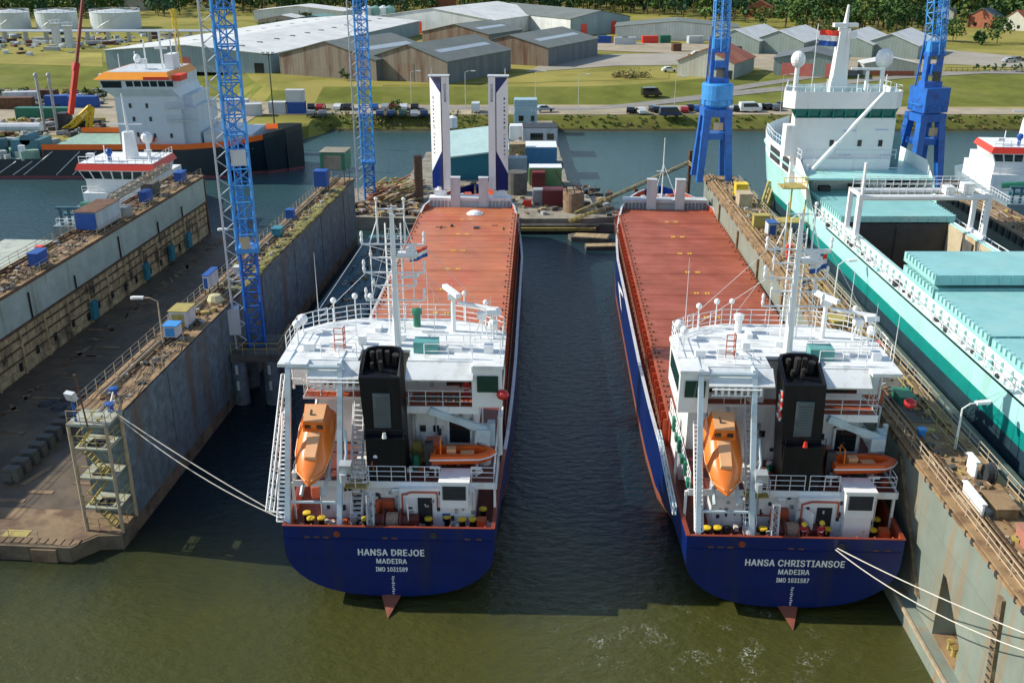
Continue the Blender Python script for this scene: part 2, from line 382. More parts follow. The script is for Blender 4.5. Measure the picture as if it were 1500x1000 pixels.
xs = list(range(-640, -110, 15)) + list(range(-110, 140, 4)) + list(range(140, 700, 15))
ys = list(np.arange(192, 345, 1.5)) + list(range(345, 1900, 30))
b = B(); b.sheet([[(x, y, H(x, y)) for x in xs] for y in ys])
M_grass = mat('mown grass', (0.215, 0.205, 0.045), 0.95, var=0.3, scale=0.05, dirt=(0.33, 0.28, 0.08), dirt_amt=0.85, dirt_scale=0.03, dirt_lo=0.43, spec=0.1, bump=0.4, bump_scale=1.0)
M_grass2 = mat('darker dyke grass', (0.15, 0.165, 0.032), 0.95, var=0.28, scale=0.12, dirt=(0.21, 0.205, 0.06), dirt_amt=0.7, dirt_scale=0.035, spec=0.1, bump=0.4, bump_scale=1.2)
M_dry = mat('dry yellow grass', (0.31, 0.27, 0.07), 0.95, var=0.25, scale=0.06, dirt=(0.17, 0.19, 0.04), dirt_amt=0.8, dirt_scale=0.03, spec=0.1)
M_bank = mat('rough bank grass', (0.15, 0.155, 0.035), 0.95, var=0.35, scale=0.4, dirt=(0.10, 0.085, 0.03), dirt_amt=0.8, dirt_scale=0.2, spec=0.1, bump=0.6, bump_scale=1.5)
M_mud = mat('tidal mud', (0.05, 0.042, 0.02), 0.6, var=0.3, scale=0.3, dirt=(0.07, 0.08, 0.02), dirt_amt=0.7, dirt_scale=0.2)
M_road = mat('old asphalt road', (0.25, 0.235, 0.21), 0.9, var=0.12, scale=0.3, dirt=(0.33, 0.3, 0.24), dirt_amt=0.5, dirt_scale=0.15)
M_gravel = mat('sandy gravel', (0.36, 0.30, 0.21), 0.95, var=0.2, scale=0.2, dirt=(0.22, 0.21, 0.11), dirt_amt=0.6, dirt_scale=0.08)
M_yard = mat('concrete yard', (0.34, 0.31, 0.25), 0.9, var=0.15, scale=0.08, dirt=(0.24, 0.23, 0.13), dirt_amt=0.7, dirt_scale=0.03)
tag(b.build('ground', M_grass), kind='structure')
# bank and mud strips follow the shore
bx = list(range(-180, 360, 6))
drape('mud_shore', [(x, shore(x) + 0.6) for x in bx], [(x, shore(x) + 2.4) for x in bx], M_mud, 0.05, 4, 6)
drape('grass_bank', [(x, shore(x) + 2.4) for x in bx], [(x, shore(x) + 7.4) for x in bx], M_bank, 0.07, 5, 6)
bx = list(range(-50, 360, 6))
drape('dyke_slope', [(x, flat_end(x) + 1) for x in bx], [(x, crest(x) - 2) for x in bx], M_grass2, 0.05, 12, 6)
bx = list(range(-260, -50, 6))
drape('dyke_slope', [(x, flat_end(x) + 2) for x in bx], [(x, crest(x) - 6) for x in bx], M_grass2, 0.05, 14, 6)
# car park and roads
drape('car_park', [(-60, 237.2), (-20, 237.2), (40, 237.2), (90, 237.2), (150, 238)], [(-60, 255), (-20, 252.6), (40, 252.4), (90, 249), (150, 247)], M_gravel, 0.13, 5)
def road(name, pix, wd, mt, z=4.0, dz=0.17):
    P = [G(px, py, z) for px, py in pix]; A = []; Q = []
    for i, p in enumerate(P):
        d = (P[min(i + 1, len(P) - 1)] - P[max(i - 1, 0)]).normalized(); n = Vector((-d.y, d.x, 0)) * wd / 2
        A.append(((p + n).x, (p + n).y)); Q.append(((p - n).x, (p - n).y))
    return drape(name, A, Q, mt, dz, 4, 3)
road('road', [(560, 156), (700, 156), (760, 158), (860, 157), (950, 150), (1100, 138), (1300, 124), (1500, 114)], 4.6, M_road, 3.2)
road('road', [(1060, 126), (1180, 113), (1330, 106), (1500, 108)], 4, M_road, 5.2)
drape('yard', [tuple(G(810, 86, 5.2).xy), tuple(G(900, 80, 5.2).xy), tuple(G(1010, 78, 5.2).xy)], [tuple(G(770, 107, 5.2).xy), tuple(G(900, 97, 5.2).xy), tuple(G(1000, 96, 5.2).xy)], M_yard, 0.12, 6, 8)
drape('yard', [tuple(G(880, 62, 5.2).xy), tuple(G(1060, 66, 5.2).xy), tuple(G(1200, 84, 5.2).xy), tuple(G(1380, 88, 5.2).xy)], [tuple(G(860, 74, 5.2).xy), tuple(G(1010, 80, 5.2).xy), tuple(G(1130, 106, 5.2).xy), tuple(G(1340, 112, 5.2).xy)], M_gravel, 0.15, 6, 8)
drape('yard', [tuple(G(1370, 72, 5.2).xy), tuple(G(1500, 84, 5.2).xy)], [tuple(G(1370, 94, 5.2).xy), tuple(G(1500, 100, 5.2).xy)], M_yard, 0.13, 6, 8)
drape('dry_field', [tuple(G(560, 122, 5.2).xy), tuple(G(760, 108, 5.2).xy), tuple(G(980, 104, 5.2).xy)], [tuple(G(560, 126, 5.2).xy), tuple(G(760, 122, 5.2).xy), tuple(G(980, 116, 5.2).xy)], M_dry, 0.08, 6, 8)
drape('dry_field', [tuple(G(-40, 74, 5.2).xy), tuple(G(150, 78, 5.2).xy)], [tuple(G(-40, 92, 5.2).xy), tuple(G(150, 96, 5.2).xy)], M_dry, 0.09, 6, 10)
drape('dry_field', [tuple(G(1380, 96, 5.2).xy), tuple(G(1560, 98, 5.2).xy)], [tuple(G(1380, 104, 5.2).xy), tuple(G(1560, 106, 5.2).xy)], M_dry, 0.08, 6, 10)
drape('yard', [(-200, 210), (-150, 210), (-100, 210), (-60, 212)], [(-200, 274), (-150, 274), (-100, 274), (-60, 256)], M_gravel, 0.1, 10, 6)
# harbour quay: a concrete apron between the docks and a jetty to the bank
QZ = 2.0
qb = B(); qb.prism([(-27, 146), (-14, 144.5), (12, 144.5), (19, 147), (18.5, 149), (13, 152), (12, 166), (9.6, 170), (9.6, 190), (-17, 190), (-19, 168), (-27, 164)], -3, QZ)
qb.box(0.5, 9.4, 189.5, 243, -3, QZ - 0.006)
qb.box(-17, 0.48, 189.4, 196, -3, QZ - 0.006)
tag(qb.build('quay', M_concrete), kind='structure')
qf = B(); qf.box(-16, 17, 143.9, 144.5, -1, 1.3); qf.box(-13.5, 13, 143.4, 143.9, 0.9, 1.25)
tag(qf.build('quay_front', M_conc_dk), kind='structure')

# ================================================================ vegetation
def leaf_cloud(n, cx, cy, z0, rad, hgt, q, rng):
    # clumps spread through the crown, leaves spread through the clumps
    nc = max(5, n // 16)
    th = rng.uniform(0, 2 * PI, nc); ph = rng.uniform(-0.75, 1, nc); rr = rng.uniform(0.45, 1.0, nc) ** 0.6
    cc = np.stack([np.cos(th) * np.sqrt(1 - np.clip(ph, -1, 1) ** 2) * rr * rad, np.sin(th) * np.sqrt(1 - np.clip(ph, -1, 1) ** 2) * rr * rad, (ph * rr * 0.5 + 0.5) * hgt], 1)
    idx = rng.integers(0, nc, n)
    p = cc[idx] + rng.normal(0, rad * 0.17, (n, 3)) + np.array([cx, cy, z0])
    a = rng.normal(0, 1, (n, 3)); a /= np.linalg.norm(a, axis=1)[:, None]
    b_ = rng.normal(0, 1, (n, 3)); b_ -= (a * b_).sum(1)[:, None] * a; b_ /= np.linalg.norm(b_, axis=1)[:, None]
    s = rng.uniform(0.6, 1.3, n)[:, None] * q
    return np.stack([p + a * s, p + b_ * s * 0.7, p - a * s, p - b_ * s * 0.7], 1).reshape(-1, 3)
def leaf_mesh(name, clouds, mats, mids):
    V = np.concatenate(clouds); n = len(V) // 4
    me = bpy.data.meshes.new(name); me.vertices.add(len(V)); me.vertices.foreach_set('co', V.astype(np.float32).ravel())
    me.loops.add(len(V)); me.loops.foreach_set('vertex_index', np.arange(len(V), dtype=np.int32))
    me.polygons.add(n); me.polygons.foreach_set('loop_start', np.arange(0, len(V), 4, dtype=np.int32)); me.polygons.foreach_set('loop_total', np.full(n, 4, dtype=np.int32))
    for m_ in mats: me.materials.append(m_)
    me.polygons.foreach_set('material_index', np.array(mids, dtype=np.int32)); me.update(calc_edges=True)
    o = bpy.data.objects.new(name, me); C.objects.link(o); return o
rng = np.random.default_rng(11)
def wood_front(x):     # distance at which the far wood begins
    return lerp(525, lerp(560, 425, smooth01((x - 60) / 90)), smooth01((x + 200) / 80))
HOUSE = [(G(px, py, 5.2).x, G(px, py, 5.2).y) for px, py in [(1118, 27), (1385, 34), (1447, 42), (1490, 46), (288, 14), (660, 14), (205, 16)]]
clouds = []; mids = []; tb = B()
y = 400
while y < 860:
    x = -0.56 * y - 20
    while x < 0.56 * y + 20:
        px_, py_ = x + random.uniform(-3.5, 3.5), y + random.uniform(-3.5, 3.5)
        if any(abs(px_ - hx * py_ / hy) < 8.5 and hy - 110 < py_ < hy + 12 for hx, hy in HOUSE): x += 9.0; continue
        if py_ > wood_front(px_) + random.uniform(0, 16) and random.random() < 0.93:
            hh = random.uniform(9, 17); rad = random.uniform(3.6, 6.2); near = py_ < wood_front(px_) + 70
            n = 150 if near else 70
            clouds.append(leaf_cloud(n, px_, py_, 5.2 + hh * 0.12, rad, hh * 0.92, 0.95 if near else 1.5, rng)); mids += [random.choice([0, 0, 1, 1, 2, 3])] * n
            if near: tb.tube((px_, py_, 4.8), (px_, py_, 5.2 + hh * 0.5), 0.3, 4)
        x += 9.0
    y += 9.5
o = leaf_mesh('wood', clouds, [F1, F2, F3, F4], mids); tag(o, 'dense dark green wood of broadleaf trees filling the far background', 'wood', kind='stuff')
o2 = tb.build('wood_trunks', M_bark); o2.parent = o
TREE = []
def tree(px, py, hh, rad, label, mi=1, q=0.55, n=420, group='single trees and bushes in front of the far wood', name='tree', cat='tree'):
    p = G(px, py, 5.2); p.z = H(p.x, p.y) - 0.1
    t = thing(name, label, cat, p, 0, group)
    tr = B(); tr.tube((0, 0, 0), (0.1, 0, hh * 0.45), 0.22 * hh / 10, 6, 0.13 * hh / 10)
    for k in range(5):
        a = k * 1.3; tr.tube((0.1, 0, hh * (0.25 + 0.05 * k)), (math.cos(a) * rad * 0.6, math.sin(a) * rad * 0.6, hh * (0.5 + 0.06 * k)), 0.09 * hh / 10, 4, 0.04)
    tr.build('trunk', M_bark, t)
    c = leaf_mesh('crown', [leaf_cloud(n, 0, 0, hh * 0.14, rad, hh * 0.86, q, rng)], [[F1, F2, F3, F4][mi]], [0] * n); c.parent = t
    return t
side = ['first', 'second', 'third', 'fourth', 'fifth', 'sixth', 'seventh', 'eighth', 'ninth', 'tenth', 'eleventh', 'twelfth', 'thirteenth', 'fourteenth', 'fifteenth', 'sixteenth', 'seventeenth', 'eighteenth', 'nineteenth', 'twentieth']
for k, px in enumerate([385, 398, 411, 424, 437, 450, 463, 476, 490]):
    tree(px, 47 + (k % 2), 4.2 + (k % 3) * 0.6, 2.2, side[k] + ' round bush from the left in the hedge before the far left industrial sheds', 1, 0.4, 260, 'hedge bushes before the far sheds', 'bush', 'bush')
for k, (px, py, hh, rad, mi) in enumerate([(1210, 66, 9, 5, 2), (1434, 66, 5, 2.2, 0), (1395, 62, 9, 4, 1), (1460, 64, 10, 4.5, 0), (1118, 40, 9, 4, 1), (1370, 60, 8, 3.5, 3), (450, 38, 6, 3.5, 2)]):
    tree(px, py, hh, rad, ['broad olive tree between the two grey green hangar pairs', 'small dark lone tree in the meadow at far right', 'rounded green tree at the wood edge right of the tall right portal crane', 'tall dark tree at the wood edge in the far right corner', 'green tree beside the red roofed house', 'bluish green tree just right of the right portal crane jib', 'olive tree beside the far left grey shed'][k], mi)
for k, (px, py) in enumerate([(4, 132), (33, 133), (66, 131), (128, 133), (150, 132), (283, 133), (295, 134), (578, 150), (505, 118)]):
    tree(px, py, 3.2, 1.6, ['dark shrub at the left picture edge behind the scrap yard', 'dark shrub second from the left behind the scrap yard', 'dark shrub third from the left behind the scrap yard', 'shrub just right of the red boom behind the yard', 'shrub left of the grey ship bridge behind the yard', 'left of two shrubs beside the blue container behind the grey ship', 'right of two shrubs beside the blue container behind the grey ship', 'small dark conifer behind the parked cars left of the sails', 'tiny bush on the dyke top before the timber sheds'][k], 0, 0.3, 160, 'shrubs behind the yards', 'shrub', 'shrub')
for k, (px, py) in enumerate([(1428, 104), (1443, 104), (1455, 105), (1470, 104), (1484, 105), (1495, 104)]):
    tree(px, py, 2.4, 0.9, side[k] + ' small dark shrub from the left along the fence on the far right dyke', 0, 0.25, 90, 'shrubs along the far right dyke fence', 'shrub', 'shrub')
# rough bank growth
cl = []; mi_ = []
for k in range(520):
    x = random.uniform(-46, 190); s_ = random.uniform(2.6, 7.0) if x > -20 else random.uniform(2.4, 8)
    n = 14; r_ = random.uniform(0.4, 1.0) * (1.5 if x < -8 else 0.5)
    if 0 < x < 11.5: continue
    cl.append(leaf_cloud(n, x, shore(x) + s_, H(x, shore(x) + s_) - 0.1, r_, r_ * 1.1, 0.28, rng)); mi_ += [random.choice([0, 1, 1, 2])] * n
tag(leaf_mesh('bank_growth', cl, [F2, F3, mat('dry reeds', (0.24, 0.19, 0.07), 0.9)], mi_), 'rough green weeds and reeds along the far river bank', 'weeds', kind='stuff')
# hay heap
hp = G(925, 114, 5.2); hc = []
for k in range(26):
    a = random.uniform(0, 2 * PI); d = random.uniform(0, 1); r_ = random.uniform(.8, 2.0) * (1.2 - .6 * d)
    hc.append(leaf_cloud(40, math.cos(a) * d * 7.5, math.sin(a) * d * 3, -.2, r_ * 1.3, r_ * 1.2, .3, rng))
ho = leaf_mesh('earth_heap', hc, [foliage('heap of dry stalks', (.22, .18, .07), (.36, .31, .13))], [0] * (26 * 40)); ho.location = (hp.x, hp.y, 5.1)
tag(ho, 'low heap of dry grass and earth on the meadow behind the dyke', 'heap')

# ================================================================ far buildings
def corr(name, col, dirt, amt=0.7, sc=0.3, lo=0.48):
    return mat(name, col, 0.75, var=0.1, scale=0.3, dirt=dirt, dirt_amt=amt, dirt_scale=sc, streak=True, dirt_lo=lo, plates=(1.1, 60, .2, .1))
MW_brown = corr('weathered grey brown cladding', (0.23, 0.195, 0.15), (0.13, 0.07, 0.04), 0.85)
MW_brown2 = corr('rust streaked brown cladding', (0.22, 0.165, 0.115), (0.13, 0.055, 0.03), 0.9)
MW_dark = corr('grey cladding', (0.13, 0.15, 0.16), (0.20, 0.22, 0.22), 0.6)  # the timber sheds' side walls have their shade painted in with this tone
MW_roof = corr('grey green roof sheet', (0.155, 0.18, 0.165), (0.20, 0.215, 0.19), 0.7, 0.1)
MW_strip = mat('pale roof light sheet', (0.40, 0.46, 0.50), 0.5)
MW_white = corr('white cladding', (0.66, 0.68, 0.66), (0.5, 0.52, 0.5), 0.5, 0.15)
MW_whroof = corr('white roof sheet', (0.68, 0.69, 0.66), (0.5, 0.52, 0.52), 0.6, 0.08)
MW_blgrey = corr('blue grey cladding', (0.27, 0.35, 0.37), (0.2, 0.27, 0.3), 0.6, 0.15)
MW_green = corr('grey green cladding', (0.24, 0.30, 0.27), (0.19, 0.24, 0.22), 0.6, 0.15)
MW_redroof = mat('rust red roof', (0.36, 0.10, 0.045), 0.7, var=0.2, scale=0.2, dirt=(0.45, 0.2, 0.1), dirt_amt=0.5, dirt_scale=0.15)
MW_cream = corr('cream cladding', (0.50, 0.50, 0.42), (0.4, 0.36, 0.27), 0.5, 0.2)
MW_tile = mat('red roof tiles', (0.36, 0.12, 0.06), 0.8, var=0.2)
MW_door = mat('faded red door', (0.55, 0.15, 0.12), 0.6)
MW_doord = mat('dark doorway', (0.02, 0.02, 0.022), 0.9)
def building(name, px, py, W, L, e, r, label, wall, roof, hd=28, side_wall=None, doors=(), strips=0, side_doors=(), cat='warehouse', group='sheds beyond the dyke', z=5.2, left_corner=False, wins=()):
    p = G(px, py, z); t = thing(name, label, cat, (p.x, p.y, z - 0.15), -R(hd), group)
    x1 = W if left_corner else 0; x0 = x1 - W; xm = (x0 + x1) / 2
    b = B(); b.add([(x0, 0, 0), (x1, 0, 0), (x1, 0, e), (xm, 0, r), (x0, 0, e), (x0, L, 0), (x1, L, 0), (x1, L, e), (xm, L, r), (x0, L, e)],
                   [(0, 1, 2, 3, 4), (6, 5, 9, 8, 7)], 0)
    b.add([(x1, 0, 0), (x1, L, 0), (x1, L, e), (x1, 0, e)], [(0, 1, 2, 3)], 1); b.add([(x0, 0, 0), (x0, L, 0), (x0, L, e), (x0, 0, e)], [(3, 2, 1, 0)], 1)
    b.build('wall', [wall, side_wall or wall], t)
    o_ = 0.4
    rb = B()
    for sx in (-1, 1):
        xe = x1 + o_ if sx > 0 else x0 - o_; sl = (r - e) / (W / 2); ze = e - o_ * sl
        rb.add([(xm, -o_, r + 0.12), (xe, -o_, ze + 0.12), (xe, L + o_, ze + 0.12), (xm, L + o_, r + 0.12), (xm, -o_, r - 0.06), (xe, -o_, ze - 0.06), (xe, L + o_, ze - 0.06), (xm, L + o_, r - 0.06)],
               [(0, 1, 2, 3), (7, 6, 5, 4), (0, 4, 5, 1), (1, 5, 6, 2), (2, 6, 7, 3)])
    rb.build('roof', roof, t)
    for k in range(strips):
        f0, f1 = 0.46, 0.62; s_ = B()
        zz = lambda f: r - (r - e) * f + 0.16
        s_.add([(xm + W / 2 * f0, L * 0.12, zz(f0)), (xm + W / 2 * f1, L * 0.12, zz(f1)), (xm + W / 2 * f1, L * 0.9, zz(f1)), (xm + W / 2 * f0, L * 0.9, zz(f0))], [(0, 1, 2, 3)])
        s_.build('roof_light', MW_strip, t)
    for (u, w_, h_, m_) in doors:
        d = B(); d.box(x0 + u * W - w_ / 2, x0 + u * W + w_ / 2, -0.08, 0.02, 0.02, h_); d.build('door', m_, t)
    for (v, w_, h_, m_) in side_doors:
        d = B(); d.box(x1 - 0.02, x1 + 0.08, v * L - w_ / 2, v * L + w_ / 2, 0.02, h_); d.build('door', m_, t)
    for (u, z_, w_, h_) in wins:
        d = B(); d.box(x0 + u * W - w_ / 2, x0 + u * W + w_ / 2, -0.06, 0.02, z_, z_ + h_); d.build('window', M_glass, t)
    return t
building('timber_shed', 656, 124, 25, 36, 6.2, 10.0, 'weathered brown gabled shed nearest the dyke, behind the two white sails', MW_brown, MW_roof, side_wall=MW_dark, strips=1, doors=[(0.47, 5, 5, MW_brown2)])
building('timber_shed', 552, 119, 34, 32, 5.8, 10.0, 'wide grey brown gabled shed left of the shed behind the sails', MW_brown, MW_roof, side_wall=MW_dark, strips=1)
building('timber_shed', 803, 98, 27, 38, 5.8, 9.0, 'rust streaked brown shed right of the sails with dark open doorway', MW_brown2, MW_roof, side_wall=MW_dark, strips=1, doors=[(0.3, 5, 5.4, MW_doord)])
building('timber_shed', 716, 74, 28, 26, 5.6, 8.6, 'brown gabled shed behind the three nearer brown sheds', MW_brown2, MW_roof, side_wall=MW_dark, strips=1)
# long hall: its long side faces the dyke
building('long_hall', 398, 108, 54, 140, 5.6, 7.6, 'long low hall with white roof and faded red door, behind the left lattice crane', MW_blgrey, MW_whroof, hd=13, doors=[(0.48, 4.6, 4.2, MW_door), (0.93, 3, 3, MW_doord)])
LH = [o for o in bpy.data.objects if o.name == 'long_hall'][0]
b = B()
for i in range(11):
    for u in (-36, -14): b.cb((u, 10 + i * 12, 6.9 if u < -27 else 6.75), (1.6, .9, .5))
b.build('roof_vent', MW_dark, LH)
building('white_hall', 724, 54, 58, 60, 6.5, 10.5, 'large white hall with one red door on its gable, left of centre background', MW_white, MW_whroof, hd=26, doors=[(0.36, 5, 5, M_redband)])
t = building('white_hall', 922, 48, 31, 70, 6.8, 9.6, 'broad hall with pale blue gable, two red doors and long white side', MW_blgrey, MW_roof, hd=-32, side_wall=MW_white, doors=[(0.22, 3, 4.6, M_redband), (0.72, 2.6, 5.2, M_redband)])
building('white_hall', 1082, 61, 48, 22, 5.2, 7.4, 'long white walled hall with grey roof, right of the pale blue gable', MW_white, MW_roof, hd=8, doors=[(0.3, 5, 4, MW_whroof), (0.72, 6, 4, MW_whroof)])
building('red_roof_shed', 1074, 116, 16.5, 21, 4.4, 8.0, 'pale shed with rust red roof behind the first blue portal crane', MW_cream, MW_redroof, side_wall=MW_green, doors=[(0.93, 1.4, 2.4, MW_doord)])
for k, (px, py, lab) in enumerate([(1111, 80, 'leftmost grey green hangar gable with white roof, behind the red roofed shed'), (1176, 82, 'second grey green hangar gable from the left, joined to its twin'), (1276, 86, 'grey green hangar left of the right portal crane, with white roof'), (1343, 88, 'grey green hangar directly behind the right portal crane')]):
    building('hangar', px, py, 18, 30, 4.6, 8.0, lab, MW_green, MW_whroof, hd=32, doors=[(0.55, 4, 2.5, MW_doord)] if k == 0 else [], group='grey green hangars')
building('workshop', 1238, 114, 20, 17, 4.8, 7.0, 'dark roofed workshop with two faded red doors behind the teal ship bridge', MW_green, MW_dark, hd=20, doors=[(0.22, 4.2, 3.6, MW_door), (0.45, 3.6, 3.6, MW_door), (0.82, 4.0, 3.8, MW_door)], cat='workshop')
building('low_shed', 1345, 111, 15.5, 7, 3.4, 5.0, 'long low shed with rust streaked front left of the right portal crane', MW_cream, MW_whroof, hd=4, doors=[(0.5, 13, 1.4, MW_redroof)], cat='shed')
building('grey_shed', 503, 31, 46, 20, 4.6, 7, 'pale grey shed at far upper left of the background', MW_white, MW_whroof, hd=8)
building('grey_shed', 500, 47, 26, 14, 4.5, 6.8, 'small green roofed shed behind the far left hedge', MW_blgrey, mat('green roof sheet', (0.15, 0.3, 0.26), 0.6), hd=10)
building('grey_shed', 448, 43, 22, 12, 4, 6, 'small pinkish walled shed left of the green roofed shed', mat('pinkish cladding', (0.34, 0.27, 0.25), 0.7), MW_whroof, hd=8)
for k, (px, py, w_, lab) in enumerate([(668, 14, 16, 'long pale house in the wood above the large white hall'), (213, 16, 14, 'small house in the wood above the right storage tank'), (1132, 27, 14, 'red roofed brick house half hidden in the wood left of the second crane'), (1395, 34, 12, 'grey roofed house in the wood right of the tall right crane'), (1455, 42, 12, 'grey roofed house with brown walls at far right in the wood'), (1500, 46, 10, 'red roofed house at the right picture edge in the wood'), (300, 12, 14, 'pale house in the wood above the left lattice crane')]):
    building('house', px, py, w_, 9, 5.0, 8.5, lab, MW_cream if k % 2 else MW_tile, MW_tile if k in (1, 2, 5) else MW_roof, hd=-10 + 14 * k, cat='house', group='houses in the far wood', wins=[(0.3, 1, 1.4, 1.4), (0.7, 1, 1.4, 1.4)])
# storage tanks
MW_tank = mat('white tank paint', (0.60, 0.65, 0.66), 0.5, var=0.06, dirt=(0.4, 0.44, 0.44), dirt_amt=0.5, dirt_scale=0.1, streak=True)
for k, (px, lab) in enumerate([(8, 'white storage tank cut by the left picture edge'), (73, 'middle white storage tank with shallow cone roof'), (158, 'right one of the white storage tanks, nearest the red boom')]):
    p = G(px, 44, 5.2); rad = (7.6, 8.8, 10.8)[k]
    t = thing('storage_tank', lab, 'tank', (p.x, p.y + rad, 5.1), 0, 'white storage tanks')
    b = B(); b.lathe([(rad, 0), (rad, 7.0)], n=32); b.build('wall', MW_tank, t)
    b = B(); b.lathe([(rad + 0.1, 7.0), (rad + 0.1, 7.2), (0.2, 8.4)], n=32); b.build('roof', MW_tank, t)
    b = B(); b.rail([(math.cos(a) * rad, math.sin(a) * rad, 7.2) for a in np.linspace(0, 2 * PI, 17)], 1.1, 3, 0.07, 2)
    for i in range(26):
        a = -2.2 + i * 0.05; b.tube((math.cos(a) * (rad + 0.5), math.sin(a) * (rad + 0.5), i * 0.27), (math.cos(a + .05) * (rad + 0.5), math.sin(a + .05) * (rad + 0.5), i * 0.27 + .27), 0.07, 4)
    b.build('stair', M_galv, t)
# pipe rack and two small towers in front of the tanks
p = G(115, 62, 5.2); t = thing('pipe_rack', 'long pale pipe rack running in front of the white tanks', 'pipe rack', (p.x, p.y, 5.1))
b = B()
for i in range(5): b.tube((-45, i * 0.8, 4 + 0.1 * i), (60, i * 0.8, 4 + 0.1 * i), 0.22, 5)
b.build('pipe', M_galv, t)
b = B()
for i in range(14): b.box(-45 + i * 8, -44.6 + i * 8, 0, 3.4, 0, 4)
b.build('support', MW_cream, t)
for k, (px, py, hh) in enumerate([(85, 68, 8), (103, 70, 7.5)]):
    p = G(px, py, 5.2); b = B(); b.box(-1.1, 1.1, -1.1, 1.1, 0, hh); b.box(-1.8, 1.8, -1.8, 1.8, hh, hh + .3); b.rail([(-1.7, -1.7, hh + .3), (1.7, -1.7, hh + .3), (1.7, 1.7, hh + .3), (-1.7, 1.7, hh + .3)], 1.1, 1.7, .08, closed=True)
    tag(b.build('concrete_tower', M_lgrey, loc=(p.x, p.y, 5.1)), ['left pale concrete tower in front of the storage tanks', 'right pale concrete tower beside the red boom'][k], 'tower', 'concrete towers by the tanks')
for k, (px, py) in enumerate([(540, 42), (552, 42), (563, 42), (572, 42)]):
    p = G(px, py, 5.2); b = B(); b.lathe([(2.4, 0), (2.4, 9), (0.3, 10)], n=12)
    tag(b.build('silo', MATS['green roof sheet'] if k % 2 else MW_tank, loc=(p.x, p.y, 5.1)), side[k] + ' small silo from the left beside the white hall', 'silo', 'silos by the white hall')
b = B()
for k in range(230):
    px, py = random.uniform(-20, 330), random.gauss(62, 9)
    if py < 48 or py > 84: continue
    p = G(px, py, 5.2); s_ = random.uniform(.4, 1.8); b.c = random.randrange(5); b.cb((p.x, p.y, 5.2 + s_ * .3), (s_ * random.uniform(.6, 4), s_, s_ * .8), random.uniform(0, 3))
tag(b.build('field_clutter', [M_galv, M_dark, M_grey, M_lgrey, M_rust]), 'pipework, cabins and dark gear scattered in the field before the white tanks', 'gear', kind='stuff')
# crates and containers in the yards beyond the dyke
CL = [(M_boxblue, 'blue'), (M_yellow, 'yellow'), (M_green, 'green'), (M_lgrey, 'pale grey'), (M_redband, 'red'), (M_rust, 'rust brown')]
def container(px, py, z, L_, lab, m_, rz=0.0, h=2.6, w_=2.44, wp=None, group='shipping containers', roofm=None, name='container'):
    p = wp if wp is not None else G(px, py, z)
    t = thing(name, lab, 'container', (p[0], p[1], z), rz, group)
    b = B(); b.box(-L_ / 2, L_ / 2, 0, w_, 0, h)
    for i in range(int(L_ / 0.5)):
        x = -L_ / 2 + 0.3 + i * 0.5
        b.box(x, x + 0.2, -0.05, 0, 0.2, h - 0.2)
    for i in range(int(w_ / 0.5)): b.box(L_ / 2, L_ / 2 + .05, 0.2 + i * .5, .4 + i * .5, .2, h - .2)
    b.build('body', m_, t)
    b = B(); b.box(-L_ / 2 - .06, L_ / 2 + .06, -.06, w_ + .06, h, h + .1); b.build('roof', roofm or m_, t)
    b = B(); b.box(-L_ / 2 - .1, -L_ / 2 + .02, 0.25, w_ - .25, 0.15, h - .15)
    for q in (0.7, 1.7): b.tube((-L_ / 2 - .13, q, .2), (-L_ / 2 - .13, q, h - .2), .04, 4)
    b.build('door', m_, t)
    return t
for k, (px, py, L_, ci, lab) in enumerate([(885, 64, 5, 0, 'small blue container left in the yard before the white hall'), (897, 63, 4, 1, 'yellow crate beside the small blue container'), (910, 66, 5, 3, 'pale grey container row, left one'), (922, 66, 5, 3, 'pale grey container row, right one'), (953, 64, 6, 4, 'red container in the yard before the long white hall'), (992, 76, 3, 5, 'upright rust brown container alone in the yard'), (975, 63, 4, 2, 'green container at the foot of the long white hall'), (1020, 64, 6, 3, 'pale container at the foot of the long white hall')]):
    container(px, py, 5.2, L_, lab, CL[ci][0], -0.1 + k * 0.05, group='containers in the far yard')
for k, (px, py, L_, ci, lab) in enumerate([(62, 176, 12, 2, 'long green container in the yard behind the black ship stern'), (20, 160, 9, 5, 'rust brown container at the left edge of the yard'), (85, 157, 6, 0, 'blue container left of the red boom'), (121, 158, 7, 0, 'bright blue container right of the red boom'), (284, 162, 5, 0, 'blue container just right of the grey ship bridge'), (30, 151, 8, 3, 'grey shed container behind the rusty one'), (62, 148, 7, 5, 'brown container in the row at the back of the yard'), (345, 163, 6, 3, 'pale container behind the left lattice crane'), (371, 170, 4, 3, 'white cabin right of the left lattice crane'), (408, 167, 4.5, 3, 'white box cabin left of the blue and white tower cabin')]):
    container(px, py, 2.8, L_, lab, CL[ci][0], 0.08 * (k % 3), group='containers in the left yard')
t = container(433, 167, 2.8, 4.4, 'blue cabin with pale grey cabin stacked on top, beside the car park', M_boxblue, 0, name='stacked_cabin')
b = B(); b.box(-2.1, 2.1, .1, 2.3, 2.7, 5.4); b.box(-2.2, 2.2, 0, 2.4, 5.4, 5.5); b.build('upper_cabin', M_lgrey, t)
# scrap heaps in the left yard
b = B()
for k in range(420):
    px, py = random.uniform(-30, 150), random.uniform(133, 158)
    if k > 260: px, py = random.uniform(0, 150), random.uniform(176, 202)
    p = G(px, py, 2.8); s_ = random.uniform(0.3, 1.5)
    b.c = random.randrange(5)
    b.cb((p.x, p.y, 2.8 + s_ * 0.3), (s_ * random.uniform(.6, 2.2), s_, s_ * .6), random.uniform(0, 3), random.uniform(-.3, .3))
tag(b.build('scrap', [M_rust, M_dark, M_grey, M_conc_dk, M_dullyel]), 'heaps of scrap metal and dark machinery in the left yard', 'scrap', kind='stuff')
